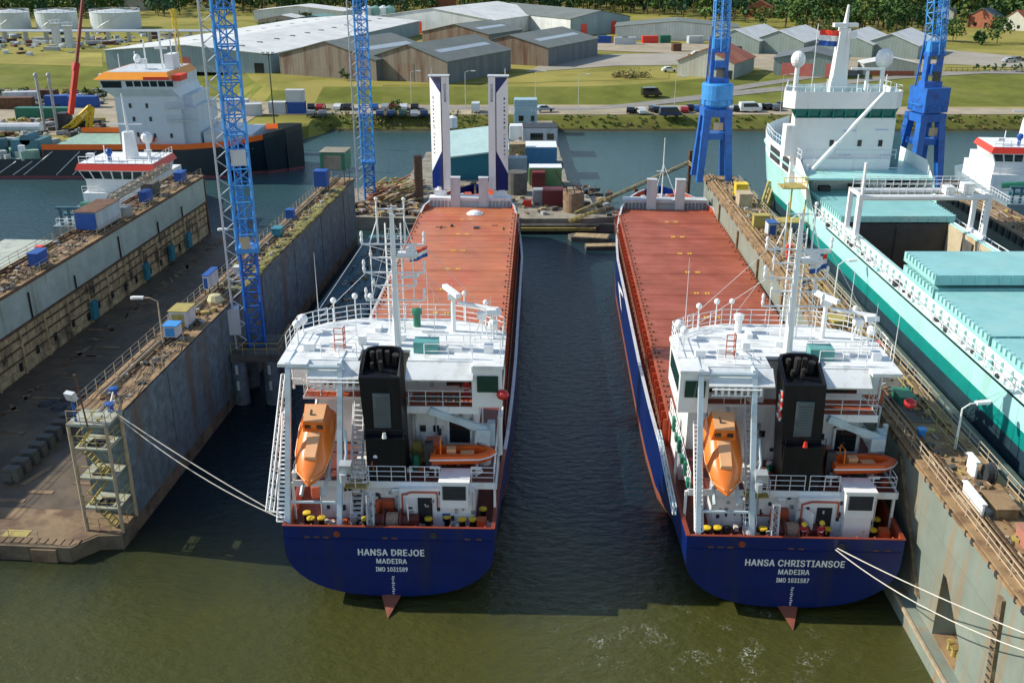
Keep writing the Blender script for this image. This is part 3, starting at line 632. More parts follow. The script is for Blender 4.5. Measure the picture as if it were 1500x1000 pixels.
# field posts and street lamps along the dyke
def lamp(px, py, z, h, lab, m_=M_galv, arm=1.6, rz=0.0, wp=None, group='street lamps by the car park', r=0.09):
    p = wp if wp is not None else G(px, py, z)
    t = thing('street_lamp', lab, 'lamp post', (p[0], p[1], z), rz, group)
    b = B(); b.tube((0, 0, 0), (0, 0, h), r, 6, r * 0.6); b.tube((0, 0, h), (arm * .5, 0, h + .3), r * .6, 5); b.tube((arm * .5, 0, h + .3), (arm, 0, h + .3), r * .6, 5); b.build('pole', m_, t)
    b = B(); b.prism([(arm - .1, -.16), (arm + .8, -.2), (arm + .95, 0), (arm + .8, .2), (arm - .1, .16)], h + .22, h + .4); b.build('lamp_head', M_white, t)
    return t
for k, (px, py, lab) in enumerate([(603, 158, 'thin lamp post left of the first sail'), (847, 164, 'tall lamp post in the middle of the car park road'), (784, 158, 'lamp post beside the pale blue tower cabin'), (987, 168, 'lamp post among the right group of parked cars'), (1143, 164, 'lamp post at the right end of the parked cars'), (682, 158, 'lamp post seen between the two sails')]):
    lamp(px, py, 2.8, 8.5, lab)
p = G(403, 195, 2.8)
t = thing('light_mast', 'tall dark floodlight mast left of the stacked cabins', 'light mast', (p.x, p.y, 2.6))
b = B(); b.tube((0, 0, 0), (0, 0, 16.5), .16, 6, .1); b.box(-1.2, 1.2, -.1, .1, 16.3, 16.5); b.build('mast', M_dark, t)
b = B(); [b.cb((x, -.3, 16.8), (.6, .3, .5), 0, .5) for x in (-1, 0, 1)]; b.build('floodlight', M_white, t)
# fence along the far right dyke
b = B(); P = [G(x, 106 - 0.0 * x, 5.2) for x in range(1385, 1520, 8)]
b.rail([(q.x, q.y, 5.2) for q in P], 1.3, 2.5, .06, 2)
tag(b.build('field_fence', M_dark), 'dark wire fence along the top of the far right dyke', 'fence')

# ================================================================ cars
def car_parts(van=False):
    L_, W_, Hh = (5.2, 1.9, 2.3) if van else (4.4, 1.78, 1.45)
    if van: prof = [(-2.6, .35), (2.55, .35), (2.6, .9), (2.1, 1.15), (1.35, 2.2), (1.1, 2.3), (-2.5, 2.3), (-2.6, 1.2)]; glass = [(2.02, 1.2), (1.36, 2.1), (-1.9, 2.1), (-1.95, 1.25)]
    else: prof = [(-2.15, .3), (2.15, .3), (2.2, .7), (1.9, .88), (1.05, .95), (.35, 1.4), (.1, 1.45), (-1.1, 1.43), (-1.75, 1.0), (-2.15, .95)]; glass = [(.95, .97), (.3, 1.36), (-1.08, 1.36), (-1.6, 1.0)]
    bd = B(); bd.extrude([(p[0], p[1]) for p in prof], 'y', -W_ / 2, W_ / 2)
    gl = B()
    for sy in (-1, 1):
        y0, y1 = (W_ / 2 - .02, W_ / 2 + .012) if sy > 0 else (-W_ / 2 - .012, -W_ / 2 + .02)
        gl.extrude(glass, 'y', y0, y1)
    f = glass[0], glass[1]
    gl.add([(f[0][0] + .03, -.75, f[0][1]), (f[0][0] + .03, .75, f[0][1]), (f[1][0] + .05, .68, f[1][1] + .02), (f[1][0] + .05, -.68, f[1][1] + .02)], [(0, 1, 2, 3)])
    g2 = glass[-1], glass[-2]
    gl.add([(g2[0][0] - .08, -.75, g2[0][1]), (g2[0][0] - .08, .75, g2[0][1]), (g2[1][0] - .06, .68, g2[1][1] + .02), (g2[1][0] - .06, -.68, g2[1][1] + .02)], [(3, 2, 1, 0)])
    wh = B(); wh.tube((0, -.1, 0), (0, .1, 0), .32, 10)
    return bd, gl, wh, L_, W_
CARM = [mat('car paint ' + n, c, 0.25, 0.2, var=0.03, coat=0.5) for n, c in [('white', (.75, .76, .76)), ('black', (.01, .011, .013)), ('dark blue', (.01, .03, .09)), ('silver', (.4, .42, .44)), ('red', (.35, .02, .02)), ('grey', (.12, .13, .14)), ('blue', (.02, .1, .35)), ('dark green', (.01, .05, .035))]]
CARN = ['white', 'black', 'dark blue', 'silver', 'red', 'grey', 'blue', 'dark green']
CARMESH = {}
def car(x, y, z, rz, ci, lab, van=False, group='parked cars'):
    key = (van,)
    if key not in CARMESH:
        bd, gl, wh, L_, W_ = car_parts(van)
        o1, o2, o3 = bd.build('body', CARM[0]), gl.build('window', M_glass), wh.build('wheel', M_tyre)
        CARMESH[key] = (o1.data, o2.data, o3.data)
        for o in (o1, o2, o3): bpy.data.objects.remove(o)
    d1, d2, d3 = CARMESH[key]
    t = thing('parked_van' if van else 'parked_car', lab, 'van' if van else 'car', (x, y, z), rz, group)
    o = bpy.data.objects.new('body', d1); C.objects.link(o); o.parent = t
    o.material_slots[0].link = 'OBJECT'; o.material_slots[0].material = CARM[ci]
    o = bpy.data.objects.new('window', d2); C.objects.link(o); o.parent = t
    for sx in (-1.35, 1.35):
        for sy in (-.82, .82):
            o = bpy.data.objects.new('wheel', d3); C.objects.link(o); o.parent = t; o.location = (sx, sy, .32)
rowA = [(456, 1), (470, 4), (497, 0), (511, 1), (549, 6), (565, 3), (577, 4), (592, 0), (608, 1)]
for k, (px, ci) in enumerate(rowA):
    p = G(px, 160, 2.9); car(p.x, p.y, 2.86, R(90 + random.uniform(-12, 12)), ci, f'{CARN[ci]} car, {side[k]} from the left in the upper row of the left car park', group='cars in the upper row of the left car park')
rowB = [(457, 5), (473, 5), (558, 2), (574, 2), (591, 7), (607, 3), (621, 2)]
for k, (px, ci) in enumerate(rowB):
    p = G(px, 170, 2.9); car(p.x, p.y, 2.86, R(90 + random.uniform(-10, 10)), ci, f'{CARN[ci]} car, {side[k]} from the left in the lower row of the left car park', group='cars in the lower row of the left car park')
rowC = [(924, 1), (938, 0), (955, 5), (961, 1), (969, 4), (1002, 4), (1011, 1), (1021, 6), (1066, 0), (1080, 1), (1092, 3), (1108, 0), (1122, 1), (1135, 5), (1143, 1)]
for k, (px, ci) in enumerate(rowC):
    p = G(px, 165 - 6 * (px - 920) / 230 + (0, 1.5, -2, 0)[k % 4], 2.9); car(p.x, p.y, 2.86, R(100 + random.uniform(-30, 12)), ci, f'{CARN[ci]} car, {side[k]} from the left in the right car park row', group='cars in the right car park row')
for (px, py, ci, rz, lab) in [(982, 170, 2, 4, 'large dark blue van parked in front of the right car row'), (1098, 163, 0, 8, 'white van parked at the right end of the car row'), (954, 145, 1, 10, 'black van driving on the dyke road above the parked cars'), (697, 163, 0, 90, 'white van seen between the two sails beside the right sail')]:
    p = G(px, py, 3.0); z_ = max(2.86, H(p.x, p.y) + .18); car(p.x, p.y, z_, R(rz), ci, lab, True, 'vans by the car park')
for (px, py, ci, lab) in [(798, 164, 3, 'silver car on the road right of the pale blue tower cabin'), (1022, 82, 0, 'white car beside the far rust red roofed shed'), (980, 106, 0, 'white car parked on the meadow left of the red roofed shed'), (1478, 92, 3, 'silver car in the far right yard'), (1490, 90, 5, 'grey car in the far right yard'), (388, 48, 1, 'black car parked far left before the hedge')]:
    zz = 2.9 if py > 130 else 5.2
    p = G(px, py, zz); car(p.x, p.y, zz + .18, R(10), ci, lab, group='scattered far cars')
# ================================================================ the two coasters
def halfb(s):
    pts = [(0, 6.75), (6, 6.95), (14, 7.25), (24, 7.5), (62, 7.5), (72, 6.9), (80, 5.3), (85, 3.2), (88, 1.1), (89, .15)]
    for (a, p), (b_, q) in zip(pts[:-1], pts[1:]):
        if s <= b_: return lerp(p, q, (s - a) / (b_ - a))
    return .15
def toph(s):
    if s < 9: return 5.6
    if s < 13: return lerp(5.6, 5.3, (s - 9) / 4)
    if s < 70: return 5.3
    return lerp(5.3, 7.6, smooth01((s - 70) / 6))
def make_ship(sp):
    g = sp['g']; T = thing('cargo_ship', sp['label'], 'ship', (sp['x'], sp['y'], 0), sp['rz'], 'blue cargo coasters side by side')
    # ---- hull
    S = [0, 1.5, 3, 5, 7, 9, 11, 14, 20, 28, 36, 44, 52, 60, 66, 70, 73, 76, 79, 82, 84.5, 86.5, 88, 89]
    st = [(1, 1), (.8, 1), (.66, .998)]                                # transom section: height fraction, breadth fraction
    for k in range(1, 12):
        a = k / 11 * PI / 2; st.append((.66 - .69 * math.sin(a), math.cos(a) ** (2 / 2.6)))
    md = [(1, 1), (.8, 1), (.66, 1), (.56, 1), (.47, 1), (.38, 1), (.28, 1), (.19, 1), (.1, 1), (0.0, .99), (-.15, .97), (-.3, .93), (-.45, .7), (-.6, 0)]
    rows = []
    for s_ in S:
        t = smooth01(s_ / 22); zt = toph(s_); hb = halfb(s_); row = []
        for (a, b_), (c, d) in zip(st, md):
            za = .55 + a * (zt - .55); zm = c * zt
            x = lerp(b_, d, smooth01(s_ / 16)) * hb
            if s_ > 70: x *= lerp(1, .35 + .65 * max(0, min(1, (zm + 1) / (zt + 1))), (s_ - 70) / 19)
            row.append((x, s_, lerp(za, zm, t)))
        rows.append(row)
    h = B(); nr = len(st)
    for sx in (-1, 1):
        vs = [(p[0] * sx, p[1], p[2]) for r_ in rows for p in r_]
        for j in range(len(rows) - 1):
            for k in range(nr - 1):
                q = (j * nr + k, j * nr + k + 1, (j + 1) * nr + k + 1, (j + 1) * nr + k)
                if sx < 0: q = q[::-1]
                h.add([vs[i] for i in q], [(0, 1, 2, 3)], 1 if (k >= 7 and rows[j][0][1] >= 5) else 0, )
    tr = [(-p[0], 0, p[2]) for p in rows[0]] + [(p[0], 0, p[2]) for p in rows[0][::-1]][1:]
    h.add(tr, [tuple(range(len(tr)))[::-1]], 0)
    h.add([(0.0, -1.9, .03), (-1.05, 1.2, .75), (1.05, 1.2, .75), (0, 3, -.6), (0, -.05, .5)], [(0, 1, 4), (0, 4, 2), (0, 3, 1), (0, 2, 3)], 1)
    hull = h.build('hull', [M_navy, M_boot], T)
    # name, port and number on the transom; draught marks
    ym = -0.03
    for (txt, sz, z, of, wd) in [(sp['name'], .48, 3.78, .0, 4.25 if not g else 6.2), ('MADEIRA', .36, 3.12, .0, 1.95), (sp['imo'], .33, 2.5, .0, 2.05)]:
        text_mesh(txt, sz * 1.03, 'lettering', M_white, hull, (.12, ym, z), (R(90), 0, 0), of, spacing=1.08, fit=(wd, sz))
    b = B()
    for k in range(9): b.box(.1 - (k % 2) * .03, .2 + .03 * (k % 3), -.03, -.005, .6 + k * .16, .67 + k * .16)
    b.build('draught_marks', M_white, hull)
    b = B(); b.box(-6.6, 6.6, -.05, -.0, 4.62, 4.7); b.build('rubbing_strake', M_navy, hull)
    for x in (-3.3, 2.9):
        b = B(); b.lathe([(.22, 0), (.22, .06), (.12, .06)], n=12)
        b.build('fairlead', M_rim if x < 0 else M_dark, hull, loc=(x, -.01, 5.1), rot=(R(90), 0, 0))
    b = B()
    for x in (-5.4, -4.8, -4.2, -.4, .2, 4.9, 5.6): b.box(x, x + .36, -.03, .02, 4.78, 4.9)
    b.build('scupper', M_rust, hull)
    # white mark on the port side
    b = B()
    def side(s_, z): return (-halfb(s_) - .03, s_, z)
    b.add([side(48, 4.6), side(50, 4.6), side(57, 3.5), side(51.5, 2.4), side(49.5, 2.4), side(53.5, 3.5)], [(0, 1, 2, 5), (5, 2, 3, 4)])
    b.build('side_emblem', M_white, hull)
    # bulwark inner skin and cap rail
    b = B()
    for sx in (-1, 1):
        for s0, s1 in zip(S[:-1], S[1:]):
            if s0 >= 86.5: continue
            p = [(sx * (halfb(s0) - .14), s0, 4.3), (sx * (halfb(s1) - .14), s1, 4.3), (sx * (halfb(s1) - .14), s1, toph(s1)), (sx * (halfb(s0) - .14), s0, toph(s0))]
            b.add(p, [(0, 1, 2, 3)], 0)
            c = [(sx * (halfb(s0) - .2), s0, toph(s0) + .04), (sx * (halfb(s1) - .2), s1, toph(s1) + .04), (sx * (halfb(s1) + .06), s1, toph(s1) + .04), (sx * (halfb(s0) + .06), s0, toph(s0) + .04)]
            b.add(c, [(0, 1, 2, 3)], 2 if s0 < 11 else 1)
            b.add([(q[0], q[1], q[2] - .1) for q in c[2:]] + [c[3], c[2]], [(0, 1, 2, 3)], 2 if s0 < 11 else 1)
    b.box(-6.6, 6.6, .12, .2, 4.4, 5.58, 2); b.box(-6.7, 6.7, .01, .2, 5.6, 5.63, 2)
    for k in range(12): b.box(-6.2 + k * 1.12, -6.12 + k * 1.12, .2, .55, 4.5, 5.5, 0)
    b.build('bulwark', [M_redor, M_lgrey, M_rim], T)
    # deck
    d = B(); ss = [0.1, 4, 9, 14, 24, 62, 72, 77]
    d.prism([(halfb(s_) - .15, s_) for s_ in ss] + [(-halfb(s_) + .15, s_) for s_ in ss[::-1]], 4.3, 4.5)
    d.build('deck', M_deck, T)
    d = B(); ss = [76, 79, 82, 85, 87.5]
    d.prism([(halfb(s_) - .15, s_) for s_ in ss] + [(-halfb(s_) + .15, s_) for s_ in ss[::-1]], 6.3, 6.5)
    d.build('forecastle_deck', M_redor, T)
    # ---- hold coaming with stays, hatch covers
    c = B(); c.box(-6.35, 6.35, 14.2, 77.5, 4.5, 6.6)
    for k in range(43):
        for sx in (-1, 1): c.box(sx * 6.35 - (.42 if sx < 0 else 0), sx * 6.35 + (.42 if sx > 0 else 0), 14.6 + k * 1.46, 14.72 + k * 1.46, 4.5, 6.5)
    c.build('coaming', M_redor if not g else M_redor, T)
    c = B()
    for sx in (-1, 1):
        c.path([(sx * 6.95, 15, 6.0), (sx * 6.95, 76, 6.0)], .05, 5); c.path([(sx * 6.95, 15, 5.6), (sx * 6.95, 76, 5.6)], .04, 5)
        for k in range(41): c.tube((sx * 6.95, 15 + k * 1.5, 4.5), (sx * 6.95, 15 + k * 1.5, 6.0), .04, 4)
    c.build('side_railing', M_rust, T)
    mh = M_hatch if g else M_hatch2
    for k in range(9):
        s0 = 14.2 + k * 7.02; s1 = s0 + 7.01
        c = B(); c.box(-6.5, 6.5, s0, s1, 6.62, 6.98)
        for i in range(5): c.box(-6.4, 6.4, s0 + .5 + i * 1.45, s0 + .55 + i * 1.45, 6.98, 6.99)
        c.box(-6.5, 6.5, s0 + .02, s0 + .1, 6.98, 7.005); c.box(-6.5, 6.5, s1 - .1, s1 - .02, 6.98, 7.005)
        cov = c.build('hatch_cover', mh, T)
        c = B()
        for x in (-.75, .35):
            for q in (0, .28): c.box(x + q, x + q + .17, s0 + .35, s0 + .85, 6.985, 7.02)
        c.build('yellow_marking', M_yellow, cov)
        c = B()
        for i in range(7):
            for sx in (-1, 1):
                for e in (6.28, 5.95) if i % 2 else (6.28,): c.box(sx * e - .07, sx * e + .07, s0 + .4 + i * 1.0, s0 + .58 + i * 1.0, 6.98, 7.12)
        c.build('cleat', M_dark if not g else M_rust, cov)
    if not g:
        c = B(); c.ball((.9, 74, 7.0), 1.0, 12, .45); c.tube((.9, 74, 6.98), (.9, 74, 7.1), 1.1, 14); tag(c.build('satellite_dome', M_white, T), 'white dome on the front hatch cover')
        c = B(); c.box(1.2, 1.9, 66.5, 67.3, 7.02, 7.1); c.box(-3.6, -2.2, 67, 67.1, 7.03, 7.08); c.box(-3.0, -2.9, 66.3, 67.7, 7.03, 7.08); c.ball((-1.6, 67.5, 7.1), .22, 8); c.box(3.4, 4.2, 68.0, 68.1, 7.03, 7.08); c.box(4.9, 4.98, 66, 67.2, 7.03, 7.1); c.build('hatch_fitting', M_dark, T)
    # ---- foredeck: breakwater with two vent trunks
    c = B(); c.box(-5.6, 5.6, 78.2, 80, 7.7, 8.1); c.box(-5.4, 5.4, 78.6, 78.7, 6.5, 7.7)
    for k in range(23):
        if abs(-5.5 + k * .5) > 1.0: c.box(-5.55 + k * .5, -5.45 + k * .5, 78.1, 78.6, 6.5, 7.7)
    fp = c.build('foredeck_platform', M_white if not g else M_lgrey, T)
    for x in (-1.95, 1.85):
        c = B(); c.box(x - .62, x + .62, 77.6, 78.6, 6.5, 10.9); c.box(x - .68, x + .68, 77.55, 78.65, 10.9, 11.0); c.build('vent_trunk', M_lgrey, T)
    c = B()
    for k in range(26):
        a = random.uniform(-5, 5); q = random.uniform(80, 85); c.c = random.randrange(3); c.cb((a * (1 - (q - 80) / 8), q, 6.8), (random.uniform(.3, 1.1), random.uniform(.3, 1.2), random.uniform(.4, 1.2)), random.uniform(0, 3))
    c.build('foredeck_winches', [M_redor, M_dark, M_lgrey], T)
    if g:
      c = B(); c.tube((.0, 83, 6.5), (0, 83, 15.6), .12, 6, .05); c.tube((-.9, 83, 11), (.9, 83, 11), .05, 5); c.tube((0, 83, 12), (-1.6, 79, 8), .02, 4); c.tube((0, 83, 12), (1.6, 79, 8), .02, 4); c.build('foremast', M_white, T)
    if not g:
        # ---- two wing sails
        for sx in (-1, 1):
            x0 = -4.15 if sx < 0 else 3.95
            base = B(); base.box(x0 - .8, x0 + .8, 79.4, 80.6, 8.1, 8.9); base.tube((x0, 80, 8.1), (x0, 80, 9.2), .5, 10)
            base.build('sail_foot', M_white, T)
            z0, z1, zt, zb = 8.8, 23.9, 21.9, 14.2
            A = x0 - sx * -1.2; M_ = x0 + sx * -.35; E = x0 + sx * -1.42     # outer edge, seam, inner edge
            s = B(); yf, yo, yr = 79.35, (81.0 if sx < 0 else 79.7), 81.7
            # main panel: outer edge raked back, front painted in white with navy corners
            s.add([(A, yo, zt + 1.8 if 0 else z1), (M_, yf, z1), (M_, yf, zt)], [(0, 1, 2)], 1)
            s.add([(A, yo, z1), (M_, yf, zt), (M_, yf, zb), (A, yo, zb - 3.1)], [(0, 1, 2, 3)], 0)
            s.add([(A, yo, zb - 3.1), (M_, yf, zb), (M_, yf, z0), (A, yo, z0)], [(0, 1, 2, 3)], 1)
            s.add([(A, yo, z0), (A, yo, z1), (A + sx * -.1, yr, z1), (A + sx * -.1, yr, z0)], [(0, 1, 2, 3)], 0)
            s.add([(A + sx * -.1, yr, z0), (M_, yr, z0), (M_, yr, z1), (A + sx * -.1, yr, z1)], [(0, 1, 2, 3)], 0)
            s.add([(A, yo, z1), (M_, yf, z1), (M_, yr, z1), (A + sx * -.1, yr, z1)], [(0, 1, 2, 3)], 0)
            s.add([(A, yo, z0), (M_, yf, z0), (M_, yr, z0), (A + sx * -.1, yr, z0)], [(0, 1, 2, 3)], 0)
            sail = s.build('wing_sail', [M_white, M_navy], T)
            f = B(); a0, a1 = sorted((M_ + sx * -.14, E)); f.box(a0, a1, 79.35, 80.5, z0 + .2, z1 + .05); f.build('sail_flap', M_white, sail)
            f = B(); a0, a1 = sorted((M_, M_ + sx * -.14)); f.box(a0, a1, 79.55, 80.6, z0, z1); f.build('sail_seam', M_navy, sail)
            f = B(); a0, a1 = min(A, E) - .1, max(A, E) + .1; f.box(a0, a1, 79.3, 81, z1 + .06, z1 + .2); f.tube((x0 + sx * .8, 80, z1 + .2), (x0 + sx * .8, 80, z1 + 1.1), .06, 5); f.build('sail_cap', M_lgrey, sail)
            text_mesh('ECONOWIND', .52, 'lettering', mat('muted blue lettering', (.05, .12, .2), .6), sail, ((M_ + sx * -.14 + E) / 2, 79.31, 21.9), (R(90), R(90), 0), .01)
            f = B()
            for k in range(15):
                if k in (8, 9): continue
                zc_ = 21.0 - k * .52; xx = A + (M_ - A) * .32; yy = yo + (yf - yo) * .32 - .03
                f.box(xx - .1, xx + .1, yy, yy + .02, zc_, zc_ + (.16 if k % 3 else .28))
            for zc_ in (17.2, 16.4): f.lathe([(.16, 0), (.16, .02)], (A + (M_ - A) * .32, yo + (yf - yo) * .32 - .035, zc_), 4)
            f.build('small_marks', M_dark, sail)
    # ---- deckhouse: aft wall at the mooring deck
    c = B(); c.box(-4.9, -2.8, 2.9, 9, 4.5, 7.3); c.box(-2.0, .5, 2.9, 9, 4.5, 7.3); c.box(.5, 5.4, 2.0, 9, 4.5, 7.3); c.box(-2.8, -2.0, 5.4, 9, 4.5, 7.3); c.box(-6.2, 6.2, 9, 14, 4.5, 7.3)
    dh = c.build('deckhouse', M_white, T)
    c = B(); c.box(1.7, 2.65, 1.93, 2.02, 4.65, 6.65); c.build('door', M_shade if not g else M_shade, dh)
    c = B(); c.cb((1.05, 1.55, 5.65), (.9, .06, 2.0), R(-75 if not g else -60)); c.build('door', M_white, dh)
    c = B(); c.box(3.25, 5.05, 1.35, 3.1, 6.3, 8.05); c.box(3.15, 5.15, 1.3, 3.2, 8.05, 8.2); vt = c.build('ventilation_unit', M_white, T)
    c = B(); c.box(3.4, 4.9, 1.3, 1.36, 6.9, 7.9)
    for i in range(7): c.box(3.4, 4.9, 1.26, 1.3, 6.95 + i * .14, 7.0 + i * .14)
    c.build('grille', M_dark, vt)
    if g: c = B(); c.box(3.3, 5.0, 1.4, 2.0, 4.5, 6.4); c.build('ventilation_duct', M_white, T)
    c = B(); c.box(3.3, 3.8, 1.94, 2.01, 4.9, 5.5); c.build('notice_board', M_boxblue, dh)
    c = B(); c.box(-4.2, -3.3, 2.84, 2.91, 5.9, 7.0); c.box(-1.8, -1.4, 2.84, 2.9, 5.9, 6.4); c.box(-.4, 0, 2.84, 2.9, 5.5, 6.0); c.build('locker', M_white, dh)
    c = B()
    for (x, z) in [(-4.5, 5.2), (-3.0, 6.6), (-1.2, 6.2), (.0, 6.7), (2.95, 5.7), (3.1, 6.9), (-1.7, 5.4), (5.2, 5.5)]: c.box(x, x + .2, 2.82 if x < .5 else 1.92, 2.92 if x < .5 else 2.02, z, z + .25)
    c.build('fittings', M_dark, dh)
    c = B(); c.path([(.7, 1.9, 4.6), (.7, 1.9, 6.9), (1.3, 1.9, 7.1), (3.0, 1.9, 7.1)], .06, 5); c.path([(-1.9, 2.8, 5.5), (-.1, 2.8, 5.5), (.3, 2.8, 5.0)], .05, 5); c.path([(3.0, 1.9, 7.1), (3.0, 1.9, 6.0)], .05, 5); c.build('pipe', M_redor, dh)
    for x in (-3.1, -.55):
        c = B(); c.cb((x + (0 if g else .8), 2.2, 7.0), (.45, .2, .25), 0, R(25)); c.build('floodlight', M_white, dh)
    c = B(); rr = random.Random(31 + g)
    for k in range(34): x = rr.uniform(-4.7, 5.2); z = rr.uniform(4.9, 7.0); w_ = rr.uniform(.06, .28); yy = 2.9 if x < .5 else 2.0; c.c = rr.randrange(3); c.box(x, x + w_, yy - .1, yy - .0, z, z + rr.uniform(.06, .4))
    for k in range(26): x = rr.uniform(-2.6, 5.0); z = rr.uniform(7.8, 11.4); w_ = rr.uniform(.06, .3); yy = 6.1 if x > 1.0 else 6.6; c.c = rr.randrange(3); c.box(x, x + w_, yy - .1, yy - .0, z, z + rr.uniform(.06, .5))
    for k in range(18): x = rr.uniform(-5.4, 5.6); z = rr.uniform(12.1, 14.0); w_ = rr.uniform(.06, .3); c.c = rr.randrange(3); c.box(x, x + w_, 6.8, 6.9, z, z + rr.uniform(.06, .4))
    c.c = 2
    for x in (-4.85, -1.9, .45, 5.3): c.tube((x, 2.84 if x < .4 else 1.94, 4.6), (x, 2.84 if x < .4 else 1.94, 7.2), .04, 4)
    for x in (1.2, 2.6, 5.1): c.tube((x, 6.02, 7.6), (x, 6.02, 11.6), .04, 4)
    c.build('wall_fitting', [M_dark, M_grey, M_lgrey], T)['kind'] = 'stuff'
    # portholes and extra openings
    for (x, z) in [(-1.2, 9.3), (.3, 9.3), (1.7, 9.4), (2.6, 9.4)]: c = B(); c.box(x - .2, x + .2, (6.02 if x > 1 else 6.52), (6.1 if x > 1 else 6.6), z, z + .45); c.build('porthole', M_glass, mh_ if False else dh)
    for k in range(10): 
        pass
    c = B()
    for k in range(30): x, y_, = rr.uniform(-6, 6.4), rr.uniform(.9, 2.6); s_ = rr.uniform(.1, .35); c.c = rr.randrange(4); c.cb((x, y_, 4.6 + s_ / 2), (s_ * rr.uniform(.7, 2), s_, s_ * rr.uniform(.6, 2.2)), rr.uniform(0, 3))
    c.path([(-6.2, 1.0, 4.7), (-4, 1.5, 4.7), (-2.5, 1.2, 4.75), (-1, 1.6, 4.9)], .06, 5, 3); c.path([(6.2, 1.2, 4.7), (4, 1.0, 4.7), (2.5, 1.8, 4.7), (1.2, 1.5, 5.0)], .06, 5, 3)
    c.build('deck_gear', [M_redor, M_dark, M_lgrey, M_rope], T)['kind'] = 'stuff'
    c = B()
    for k in range(26): x, y_, = rr.uniform(-1.8, 6.4), rr.uniform(2.9, 5.9); s_ = rr.uniform(.1, .32); c.c = rr.randrange(4); c.cb((x, y_, 7.55 + s_ / 2), (s_ * rr.uniform(.7, 2), s_, s_ * rr.uniform(.6, 3)), rr.uniform(0, 3))
    c.build('boat_deck_gear', [M_redor, M_grey, M_white, M_green], T)['kind'] = 'stuff'
    # deck A
    c = B(); c.box(-6.5, -2.85, 2.5, 14, 7.3, 7.5); c.box(-1.95, 6.75, 2.5, 14, 7.3, 7.5); c.box(-2.85, -1.95, 5.5, 14, 7.3, 7.5)
    c.box(-6.5, -2.85, 2.42, 2.5, 7.1, 7.56); c.box(-1.95, 3.2, 2.42, 2.5, 7.1, 7.56); c.box(5.1, 6.8, 2.42, 2.5, 7.1, 7.56); c.box(6.75, 6.85, 2.42, 14, 7.1, 7.56)
    c.build('boat_deck_edge', M_white, T)
    c = B(); c.box(-6.4, -2.9, 2.52, 14, 7.504, 7.53); c.box(-1.9, 6.7, 2.52, 14, 7.504, 7.53); c.build('boat_deck', M_deck, T)
    c = B()
    for x, y_ in [(-6.6, 2.6), (-6.6, 8), (6.7, 2.6), (6.7, 8), (6.7, 12)]: c.box(x - .08, x + .08, y_, y_ + .16, 4.5, 7.3)
    c.build('pillar', M_white, T)
    c = B(); c.rail([(-1.9, 2.55, 7.52), (.9, 2.55, 7.52)], 1.1, .9, .028, 3); c.rail([(1.2, 2.55, 7.52), (3.1, 2.55, 7.52)], 1.1, .9, .028, 3); c.rail([(5.2, 2.55, 7.52), (6.65, 2.55, 7.52), (6.65, 14, 7.52)], 1.1, 1.3, .028, 3); c.rail([(-6.4, 2.6, 7.52), (-6.4, 14, 7.52)], 1.1, 1.3, .028, 3)
    c.build('boat_deck_railing', M_white, T)
    # stairs beside the funnel
    def stairs(x0, x1, y0, z0, y1, z1, n, nm='stair'):
        c = B()
        for i in range(n):
            t = (i + .5) / n; y_ = lerp(y0, y1, t); z_ = lerp(z0, z1, t); c.box(x0, x1, y_ - .14, y_ + .14, z_ - .025, z_ + .025)
        for x in (x0, x1):
            c.tube((x, y0, z0), (x, y1, z1), .05, 4); c.tube((x, y0, z0 + .95), (x, y1, z1 + .95), .035, 4)
            for t in (0, .33, .66, 1): c.tube((x, lerp(y0, y1, t), lerp(z0, z1, t)), (x, lerp(y0, y1, t), lerp(z0, z1, t) + .95), .03, 4)
        return c.build(nm, M_white, T)
    stairs(-2.75, -2.05, 3.0, 7.5, 5.6, 11.7, 15); stairs(-2.75, -2.05, 2.0, 4.5, 4.2, 7.3, 11)
    # level between boat deck and bridge deck
    c = B(); c.box(1.0, 5.2, 6.1, 13.6, 7.52, 11.75); c.box(-3.0, 1.0, 6.6, 13.6, 7.52, 11.75); c.box(-6.0, -3.0, 8.0, 13.6, 7.52, 11.75)
    mh_ = c.build('middle_house', M_white, T)
    c = B(); c.box(3.5, 4.9, 6.02, 6.12, 8.6, 10.2); c.build('window', M_glass, mh_)
    c = B(); c.box(3.35, 3.5, 5.9, 6.1, 8.0, 10.4); c.box(4.9, 5.05, 5.9, 6.1, 8.0, 10.4); c.box(3.35, 5.05, 5.9, 6.1, 10.25, 10.4); c.rail([(3.6, 5.7, 7.6), (4.8, 5.7, 7.6)], 1.1, .6, .03, 2); c.build('window_frame', M_white, mh_)
    c = B(); c.box(-2.0, -1.2, 6.52, 6.6, 7.7, 9.6); c.build('door', M_lgrey, mh_)
    # bridge deck
    c = B(); c.box(.9, 5.6, 4.6, 14, 11.75, 11.93); c.box(-6.3, .9, 6.0, 14, 11.75, 11.93); c.box(.9, 5.6, 4.52, 4.6, 11.5, 12.0); c.build('bridge_deck', M_white, T)
    c = B(); c.box(1.0, 5.5, 4.65, 7, 11.935, 11.96); c.box(-6.2, .8, 6.05, 7.4, 11.935, 11.96); c.build('bridge_deck_floor', M_redor, T)
    c = B(); c.rail([(1.0, 4.65, 11.95), (5.5, 4.65, 11.95), (5.5, 6.4, 11.95)], 1.1, 1.1, .03, 3); c.rail([(-2.9, 6.1, 11.95), (-6.2, 6.1, 11.95), (-6.2, 8, 11.95)], 1.1, 1.1, .03, 3); c.build('bridge_deck_railing', M_white, T)
    c = B()
    for x in np.arange(1.7, 4.6, .5): c.cb((x, 4.7, 12.55), (.4, .12, .5), 0)
    if not g: c.build('bench', M_dark, T)
    # bridge house
    c = B(); c.box(-5.6, 5.9, 6.9, 11.6, 11.96, 14.7); br = c.build('bridge_house', M_white, T)
